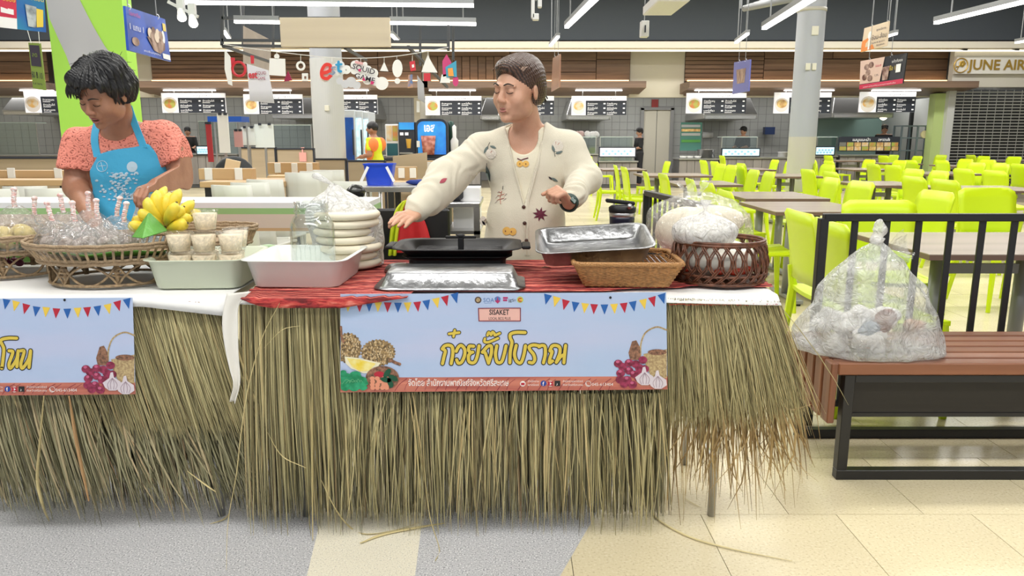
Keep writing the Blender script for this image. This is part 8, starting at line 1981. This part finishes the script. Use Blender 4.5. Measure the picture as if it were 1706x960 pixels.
# black hanging frame with the wooden board
m_fr = mat('dark frame steel', (.06, .065, .075), .5); D = 8.0
t = thing('hanging_truss', 'dark steel truss hanging from the ceiling around the blank wooden board', 'frame', tuple(P3(580, 60, D)))
for (a, b, da, db) in [((370, 2), (370, 76), D, D), ((405, 2), (405, 80), 10, 10), ((455, 2), (455, 80), 10, 10), ((747, 30), (747, 85), D, D), ((700, 40), (700, 110), 10, 10), ((755, 30), (755, 100), 9, 9), ((370, 67), (745, 70), D, D), ((370, 76), (745, 80), D, D), ((370, 30), (745, 31), D, D), ((372, 77), (470, 110), D, 10), ((575, 80), (610, 100), D, 10), ((680, 78), (745, 145), D, 10)]:
    mb = MB(); mb.bar(P3(*a, da), P3(*b, db), .028, .028); mb.build('frame_bar', m_fr, t)
for px in (372, 745): p = P3(px, 2, D); mb = MB(); mb.cyl(p, (p.x, p.y, 5.195), .01, n=6); mb.build('suspension_rod', m_fr, t)
a = P3(468, 78, D-.1); b = P3(649, 29, D-.1); mb = MB(); mb.span((a.x, D-.1, a.z), (b.x, D-.05, b.z)); mb.build('blank_board', wood('pale sign board', (.78, .68, .52), (.62, .52, .4), 'x', 2.5, .5, 9), t, bevel=.004)
a = P3(403, 112, 9.5); b = P3(447, 42, 9.5); mb = MB(); mb.prism([P3(405, 43, 9.5), P3(405, 105, 9.5), P3(450, 121, 10.5), P3(450, 66, 10.5)], (0, .03, 0)); mb.build('side_board', wood('grey sign board', (.42, .36, .32), (.34, .29, .26), 'x', 2.5, .5, 9), t)
# garland
D = 7.97; t = thing('garland', 'white string with paper shapes and festive lettering sagging under the wooden board', 'garland', tuple(P3(560, 100, D)))
mb = MB(); mb.tube(cr([P3(372, 74, D), P3(450, 85, D), P3(540, 95, D), P3(600, 97, D), P3(665, 93, D), P3(747, 79, D)], 6), .004, 5); mb.build('string', mat('white string', (.8, .8, .8), .6), t)
m_pw = mat('white card', (.85, .85, .85), .6); m_pr = mat('red card', (.6, .03, .05), .5)
def card(pts, m, name='paper_shape', D_=D, th=.006, lay=0): mb = MB(); mb.prism([P3(x, y, D_-.012*lay) for x, y in reversed(pts)], (0, th, 0)); return mb.build(name, m, t)
def hang(px, y0, y1): mb = MB(); mb.tube([P3(px, y0, D), P3(px, y1, D)], .0025, 4); mb.build('thread', m_pw, t)
card([(449, 97), (475, 98), (476, 127), (448, 125)], m_pw); card(circ(461, 94, 4.5), m_pw); hang(461, 87, 92)
mb = MB(); c = P3(501, 110, D); mb.tube([c+Vector((.037*math.cos(k*PI/10), 0, .037*math.sin(k*PI/10))) for k in range(20)], .012, 6, closed=True); mb.build('paper_ring', m_pw, t); hang(501, 91, 103)
for k, pts in enumerate([[(633, 118), (640, 103), (647, 119)], [(702, 120), (709, 100), (713, 91), (717, 100), (729, 121)]]): card(pts, m_pw)
hang(640, 95, 103); hang(713, 86, 92); hang(661, 93, 98)
card(circ(662, 114, 8.5, 16, 15), m_pw); card(circ(662, 135, 4.8, 12), m_pw)
card([(682, 103), (691, 101), (693, 117), (684, 119)], m_pr); card([(686, 108), (689.5, 107), (690, 112), (686.5, 113)], m_pw, lay=1); hang(687, 92, 102)
card([(706, 122), (717, 122), (717, 135), (706, 135)], m_pr); card([(680, 125), (687, 124), (688, 146), (679, 147)], mat('orange blue card', (.6, .3, .1), .5, noise_amt=.9, noise_scale=16, col2=(.05, .2, .5)))
card([(737, 102), (744, 90), (752, 104), (748, 126), (738, 128)], mat('pink card', (.6, .05, .2), .5)); card([(742, 112), (760, 101), (761, 128), (744, 129)], mat('cyan card', (.05, .35, .55), .5), lay=1); card([(746, 114), (754, 113), (756, 127), (747, 127)], mat('orange card', (.85, .35, .06), .5), lay=2); card([(736, 124), (748, 124), (750, 138), (733, 138)], m_pw); card(circ(759, 135, 5, 12, 9), mat('pink card'))
card([(474, 132), (480, 118), (487, 134), (473, 136)], mat('plum card', (.3, .01, .06), .5)); card([(503, 122), (513, 122), (513, 135), (503, 135)], m_pw); card([(507, 127), (510, 127), (510, 131), (507, 131)], mat('brown card', (.2, .1, .08), .5), lay=1)
card([(374, 82), (384, 95), (387, 143), (380, 140), (374, 115)], m_pw); card([(384, 96), (391, 96), (391, 110), (386, 112)], m_pr)
mb = MB(); c = P3(398, 115, D); mb.tube([c+Vector((.066*math.cos(k*PI/12), 0, .07*math.sin(k*PI/12))) for k in range(24)], .014, 6, closed=True); mb.build('red_ring', m_pr, t)
card([(411, 106), (447, 117), (457, 172), (416, 168)], mat('pale lilac sheet', (.72, .72, .8), .6), name='paper_sheet'); 
mb = MB(); vs, fs = text_mb('est', .1, P3(414, 130, D-.02), width=.09, off=.003); mb.add(vs, fs); mb.build('red_lettering', m_pr, t)
mb = MB(); vs, fs = text_mb('SQUID', .045, P3(427, 124, D-.02), width=.1); mb.add(vs, fs); vs, fs = text_mb('GAME', .045, P3(429, 133, D-.02), width=.08); mb.add(vs, fs); mb.build('red_lettering', mat('plum card'), t)
card([(417, 92), (423, 93), (423, 106), (418, 106)], m_pr)
card([(695, 125), (706, 140), (708, 172), (696, 165)], mat('grey film sheet', (.45, .45, .48), .2)); card([(694, 168), (699, 169), (699, 187), (694, 187)], m_pw)
# lettering sign
t = thing('festive_sign', 'white cloud shaped cut-out sign with red, silver and blue letters hanging on the garland', 'sign', tuple(P3(590, 120, D))); D0 = D; D = 7.966
def blob(cs, m, lay, name): 
    for k, (x, y, r_) in enumerate(cs): card(circ(x, y, r_, 18), m, name, D, .006, lay+k*.04)
blob([(546, 119, 12), (541, 128, 9), (560, 116, 10), (566, 109, 8), (570, 117, 7), (577, 116, 7.5), (591, 108, 7), (600, 112, 8), (612, 117, 8), (622, 122, 8), (600, 125, 8), (612, 133, 8), (625, 135, 8), (636, 139, 11), (590, 118, 6), (594, 104, 4), (608, 107, 4)], m_pw, 0, 'cloud_backing'); blob([(575, 140, 7), (585, 137, 9), (594, 142, 7), (566, 135, 6)], mat('pale grey card', (.6, .61, .66), .6), -1, 'grey_cloud')
mb = MB()
def brush(mb, pts, w, lay):
    P_ = cr([Vector((x, y, 0)) for x, y in pts], 5)
    for i in range(len(P_)-1):
        d = (P_[i+1]-P_[i]).normalized(); n_ = Vector((-d.y, d.x, 0))*w/2; q = [P_[i]+n_, P_[i+1]+n_, P_[i+1]-n_, P_[i]-n_]; mb.poly([P3(v.x, v.y, D-.012*lay-.0004*(i % 7)) for v in q])
    for p in P_: mb.poly([P3(p.x+w/2*math.cos(k), p.y+w/2*math.sin(k), D-.012*lay-.001-.0003*random.random()) for k in (0, .8, 1.6, 2.4, 3.2, 4, 4.8, 5.6)])
mb = MB(); brush(mb, [(537, 122), (549, 118), (550, 109), (542, 108), (536, 118), (537, 128), (545, 131), (551, 126)], 5.6, 2.5); mb.build('red_letter_e', mat('letter red', (.75, .04, .03), .4), t)
mb = MB(); brush(mb, [(558, 112), (553, 113), (554, 118), (557, 121), (553, 124), (549, 123)], 3.4, 2.5); mb.build('silver_letter_s', mat('letter silver', (.25, .32, .45), .4), t)
mb = MB(); brush(mb, [(564, 103), (564, 117), (568, 119)], 4.4, 2.5); brush(mb, [(560, 108), (569, 107)], 3.6, 2.7); mb.build('blue_letter_t', mat('letter blue', (.02, .3, .6), .4), t)
mb = MB(); vs, fs = text_mb('x', .04, P3(575, 118, D-.03), width=.02); mb.add(vs, fs); ux = Vector((.96, 0, -.26)); uz = Vector((.26, 0, .96)); vs, fs = text_mb('SQUID', .075, P3(586, 114, D-.035), ux=ux, uz=uz, width=.235, off=.001); mb.add(vs, fs); vs, fs = text_mb('GAME', .07, P3(590, 129, D-.036), ux=ux, uz=uz, width=.21, off=.001); mb.add(vs, fs); mb.build('dark_lettering', mat('dark letter', (.04, .03, .05), .5), t)
blob([(599, 117, 2.2)], mat('magenta card', (.6, .02, .16), .5), 3.4, 'magenta_dot'); card([(603, 134), (606, 128), (609, 135)], mat('magenta card'), 'magenta_triangle', D, .004, 3.5); card([(618, 135), (623, 136), (622, 141), (617, 140)], mat('magenta card'), 'magenta_square', D, .004, 3.5)
card([(592, 101), (605, 104), (604, 108), (591, 105)], mat('pale pink card', (.75, .4, .42), .5), 'pink_tab', D, .004, 3); hang(601, 97, 103); hang(553, 95, 103)
# posters
def poster(c4, d4, label, m, name='hanging_poster', th=.01, hooks=()):
    P_ = [P3(x, y, d) for (x, y), d in zip(c4, d4)]; c = sum(P_, Vector())/4; t = thing(name, label, 'poster', tuple(c)); n_ = (P_[1]-P_[0]).cross(P_[3]-P_[0]).normalized(); 
    if n_.dot(c-Vector((0, 0, CH))) > 0: n_ = -n_
    mb = MB(); mb.prism(P_, -n_*th); mb.build('sheet', m, t)
    for (x, y, dd) in hooks:
        p = P3(x, y, dd); mb = MB(); mb.cyl(p, (p.x, p.y, 5.195), .0025, n=5); mb.build('hanging_wire', m_lh, t)
        mb = MB(); mb.tube([p+Vector((.012*math.sin(k*.8), 0, .012*math.cos(k*.8))) for k in range(6)], .002, 4); mb.build('hook', m_pw, t)
    def at(u, v, l=1): return P_[0].lerp(P_[1], u).lerp(P_[3].lerp(P_[2], u), v)+n_*.002*l
    def pat(pts, m2, nm, l=1): mb = MB(); mb.poly([at(u, v, l) for u, v in pts]); return mb.build(nm, m2, t)
    def disc(u, v, ru, rv, m2, nm, l=1): return pat([(u+ru*math.cos(k*.45), v+rv*math.sin(k*.45)) for k in range(14)], m2, nm, l)
    def txt(s_, u, v, wu, hv, m2, nm='lettering', l=2):
        o = at(u, v, l); ux_ = (at(1, v, l)-at(0, v, l)); uz_ = (at(u, 0, l)-at(u, 1, l)); vs, fs = text_mb(s_, 1.0, (0, 0, 0), ux=(1, 0, 0), uz=(0, 0, 1)); xs = [q.x for q in vs]; W_ = max(xs)-min(xs)
        mb = MB(); mb.add([o+ux_*((q.x-min(xs))/W_*wu)+uz_*(q.z*hv) for q in vs], fs); return mb.build(nm, m2, t)
    return t, pat, disc, txt
m_pb = mat('poster blue', (.02, .09, .5), .4, noise_amt=.3, noise_scale=5); wt = mat('white card'); yl_ = mat('poster yellow', (.8, .6, .08), .4); chc = mat('poster chocolate', (.12, .04, .02), .4, noise_amt=.8, noise_scale=16, col2=(.5, .35, .28))
t, pat, disc, txt = poster([(209, 10), (275, 32), (285, 103), (215, 84)], (3.2, 3.85, 3.85, 3.2), 'blue dessert poster hanging right of the lime pillar', m_pb, hooks=((213, 12, 3.25), (261, 28, 3.7)))
pat([(.42, .55), (.9, .5), (.86, .75), (.72, .88), (.56, .84)], chc, 'bowl_print'); 
for k, (u, v) in enumerate(((.5, .45), (.6, .4), (.7, .42), (.78, .45), (.66, .52), (.55, .53))): disc(u, v, .055, .12, chc if k % 2 else mat('poster cream', (.75, .62, .5), .5), 'scoop_print', 1.5+k*.1)
disc(.15, .75, .08, .1, chc, 'scoop_print'); pat([(.78, .85), (.98, .85), (.98, .97), (.78, .97)], wt, 'label_print'); pat([(.88, .12), (.97, .12), (.97, .3), (.88, .3)], yl_, 'badge_print'); txt('1 แถม 1', .04, .5, .3, .2, wt); txt('ไอศกรีม', .04, .18, .25, .13, mat('pink card')); txt('สดชื่นทุกวัน', .3, .93, .4, .06, wt)
disc(.86, .45, .04, .15, wt, 'spoon_print'); 
t, pat, disc, txt = poster([(-60, -60), (72, -30), (77, 54), (-60, 39)], (3.5, 3.9, 3.9, 3.5), 'drinks poster with lemon tea glass at the top left corner', mat('poster teal', (.02, .25, .42), .4, noise_amt=.6, noise_scale=4, col2=(.02, .1, .4)))
pat([(0, 0), (.62, 0), (.62, .8), (0, .8)], mat('poster crimson', (.6, .03, .08), .4), 'panel_print', .5); pat([(0, .8), (.62, .8), (.62, 1), (0, 1)], wt, 'panel_print', .6); pat([(.42, .62), (.58, .64), (.58, .74), (.42, .72)], wt, 'label_print', 1.2)
pat([(.73, .5), (.88, .52), (.86, .93), (.76, .92)], mat('tea print', (.03, .04, .05), .3, noise_amt=.6, noise_scale=18, col2=(.5, .55, .58)), 'glass_print', 1.2); pat([(.88, .55), (.97, .56), (.96, .9), (.87, .92)], yl_, 'glass_print', 1.1); txt('อร่อย', .44, .5, .16, .12, yl_); txt('สดชื่น', .8, .4, .18, .1, yl_)
t, pat, disc, txt = poster([(47, 71), (67, 72), (76, 151), (55, 147)], (5.0, 5.0, 5.0, 5.0), 'narrow olive green price tag hanging left of the lime pillar', mat('olive card', (.2, .27, .05), .5), 'price_tag')
pat([(.08, .05), (.9, .05), (.9, .5), (.08, .5)], mat('dark letter'), 'dark_panel_print'); txt('80 ฿ 10', .05, .76, .85, .2, mat('dark letter')); txt('บาท', .1, .9, .7, .07, mat('dark letter')); txt('ลด', .25, .3, .4, .14, mat('olive card'))
mb = MB(); mb.tube([P3(52, 72, 5), P3(45, 48, 5), (P3(45, 48, 5).x, 5, 5.19)], .002, 4); mb.tube([P3(66, 73, 5), P3(64, 50, 5), (P3(64, 50, 5).x, 5, 5.19)], .002, 4); mb.build('hanging_string', m_pw, t)
mo = mat('sign cream', (.72, .58, .42), .5)
t, pat, disc, txt = poster([(1440, 47), (1481, 35), (1477, 76), (1434, 87)], (7.0, 6.6, 6.6, 7.0), 'orange and cream cutlery sign above the black promotional poster', mo, 'cutlery_sign', hooks=((1452, 43, 6.9), (1478, 36, 6.65)))
pat([(0, .55), (.28, .45), (.55, 1), (0, 1)], mat('sign orange', (.8, .25, .04), .5), 'orange_print'); disc(.3, .38, .07, .17, wt, 'spoon_print', 2); pat([(.28, .5), (.33, .5), (.35, .98), (.28, .98)], wt, 'spoon_print', 2); txt('จุดบริการ', .55, .28, .38, .13, mat('dark letter')); txt('ช้อน-ส้อม', .4, .62, .58, .26, mat('dark letter')); txt('Forks & Spoons', .42, .78, .5, .1, mat('dark letter')); txt('Station', .62, .92, .3, .1, mat('dark letter'))
t, pat, disc, txt = poster([(1434, 102), (1511, 88), (1504, 139), (1432, 149)], (6.9, 6.3, 6.3, 6.9), 'black, pink and red drinks promotion poster hanging below the cutlery sign', mat('poster black', (.02, .02, .02), .4), hooks=((1448, 99, 6.8), (1485, 93, 6.5)))
pat([(0, 0), (.55, 0), (.48, .82), (0, .82)], mat('poster blush', (.7, .5, .42), .5), 'pink_print'); pat([(0, .84), (1, .84), (1, 1), (0, 1)], mat('poster crimson'), 'red_print', 1.2)
for k, (u, v) in enumerate(((.16, .25), (.26, .2), (.2, .45), (.12, .6), (.25, .66))): disc(u, v, .06, .11, chc, 'doughnut_print', 2+k*.1)
pat([(.52, .35), (.68, .33), (.66, .8), (.54, .8)], chc, 'cup_print', 2); txt('1', .82, .6, .1, .4, wt); txt('ซื้อ 1', .68, .5, .12, .2, yl_); txt('แก้วที่สอง', .72, .25, .22, .12, wt); txt('129.-', .36, .62, .1, .1, mat('dark letter')); txt('เริ่มต้น 89', .36, .3, .13, .1, mat('poster crimson')); txt('เฉพาะสาขาที่ร่วมรายการเท่านั้น', .1, .96, .75, .06, wt)
t, pat, disc, txt = poster([(1223, 104), (1250, 99), (1247, 152), (1220, 157)], (8.2, 7.0, 7.0, 8.2), 'faded blue poster hanging left of the grey column', mat('faded blue', (.14, .16, .5), .4), hooks=((1231, 102, 7.8), (1242, 100, 7.3)))
pat([(.2, .25), (.8, .25), (.75, .7), (.3, .7)], chc, 'bowl_print')
t, pat, disc, txt = poster([(921, 97), (933, 90), (932, 145), (918, 153)], (9.5, 7.2, 7.2, 9.5), 'poster seen edge on behind the cardigan vendor hair bun', mat('brown poster', (.35, .18, .12), .3), hooks=((924, 95, 9), (930, 92, 7.8)))
# spot lights, sensor box, fittings
t = thing('track_spotlight', 'white track with two lit spotlights left of the long lamp', 'spotlight', tuple(P3(300, 20, 5.5))); Ds = 5.5; m_sw = mat('white spot housing', (.6, .6, .6), .4)
mb = MB(); mb.bar(P3(280, 3, Ds), P3(330, 28, Ds), .02, .02); mb.build('track', m_sw, t)
for px, py in ((301, 15), (320, 25)):
    a = P3(px, py-9, Ds); mb = MB(); mb.box(a, (.045, .04, .08)); mb.build('driver_box', m_sw, t); mb = MB(); c = P3(px, py+2, Ds); d = Vector((.03, -.06, -.06)); mb.cyl(c, c+d, .022, .032, 14); mb.build('spot_head', m_sw, t); mb = MB(); mb.cyl(c+d, c+d*1.05, .028, n=14); mb.build('lit_lens', m_tube, t)
p = P3(282, 3, Ds); mb = MB(); mb.cyl(p, (p.x, p.y, 5.195), .006, n=6); mb.build('suspension_rod', m_lh, t)
t = thing('ceiling_speaker', 'small white box hanging on a rod right of the slanting lamp', 'speaker', tuple(P3(1075, 62, 9))); a = P3(1068, 61, 9); b = P3(1082, 34, 9); mb = MB(); mb.span((a.x, 9, a.z), (b.x, 9.12, b.z)); mb.build('box', m_sw, t, bevel=.006); mb = MB(); p = P3(1075, 36, 9); mb.cyl((p.x, 9.06, p.z), (p.x, 9.06, 5.195), .006, n=6); mb.build('suspension_rod', m_lh, t)
mb = MB(); p = P3(1075, 48, 8.99); mb.box(p, (.015, .01, .08)); mb.build('slot', m_bdk, t)
t = thing('projector_mount', 'white fitting hanging at the top edge above the cardigan vendor', 'fitting', tuple(P3(893, 20, 6))); 
for (x0, y0, x1, y1) in ((885, -5, 891, 30), (896, -5, 903, 12), (887, 22, 898, 33)): a = P3(x0, y1, 6); b = P3(x1, y0, 6); mb = MB(); mb.span((a.x, 6, a.z), (b.x, 6.06, b.z)); mb.build('bracket', m_sw, t, bevel=.005)
p = P3(893, 0, 6); mb = MB(); mb.cyl((p.x, 6.03, p.z), (p.x, 6.03, 5.195), .01, n=6); mb.build('suspension_rod', m_lh, t)
mb = MB(); a = P3(1096, 2, 8); b = P3(1150, 2, 8); mb.span((a.x, 8, a.z), (b.x, 8.9, a.z+.1)); t = thing('ceiling_panel', 'white rectangular ceiling fitting at the top edge, right of centre', 'ceiling fitting', ((a.x+b.x)/2, 8.4, a.z)); mb.build('panel', m_sw, t, bevel=.01)
mb = MB(); mb.cyl(((a.x+b.x)/2, 8.4, a.z+.1), ((a.x+b.x)/2, 8.4, 5.195), .02, n=8); mb.build('suspension_rod', m_lh, t)
for k, px in enumerate((1606, 1692)):
    p = P3(px, 80, YF-.75); mb = MB(); mb.box((p.x, p.y, p.z), (.12, .14, .09), (.3, 0, .3)); mb.span((p.x-.01, p.y, p.z), (p.x+.01, YF-.5, p.z+.02)); solo('fascia_spotlight', mb, m_bdk, ['small black spotlight above the gold emblem of the shop sign', 'small black spotlight above the shop lettering at the right edge'][k], 'spotlight')
t = thing('pipe_rack', 'grey ceiling pipes at the top left of the grey column', 'pipes', tuple(P3(1260, 8, 9)))
for k in range(4): a = P3(1240+k*9, 14-k*3, 9+k*.3); b = P3(1330, -4-k*3, 8+k*.3); mb = MB(); mb.cyl(a, b, .035, n=12); mb.build('pipe', mat('grey pipe', (.3, .31, .33), .4), t, smooth=True)
for (px, py) in ((1234, 14), (1245, 12)): p = P3(px, py, 9); mb = MB(); mb.cyl((p.x, 9, p.z), (p.x, 9, 5.195), .01, n=6); mb.build('suspension_rod', m_lh, t)

# small print and stitching too fine to pick apart
for o in list(bpy.data.objects):
    if o.type == 'MESH' and o.parent and not o.get('kind') and any(k in o.name for k in ('print', 'lettering', 'embroidered', 'glyph')):
        bm = bmesh.new(); bm.from_mesh(o.data); seen = set(); n = 0
        for v in bm.verts:
            if v in seen: continue
            n += 1; st_ = [v]; seen.add(v)
            while st_:
                a = st_.pop()
                for e in a.link_edges:
                    b = e.other_vert(a)
                    if b not in seen: seen.add(b); st_.append(b)
            if n > 1: break
        bm.free()
        if n > 1: o['kind'] = 'stuff'
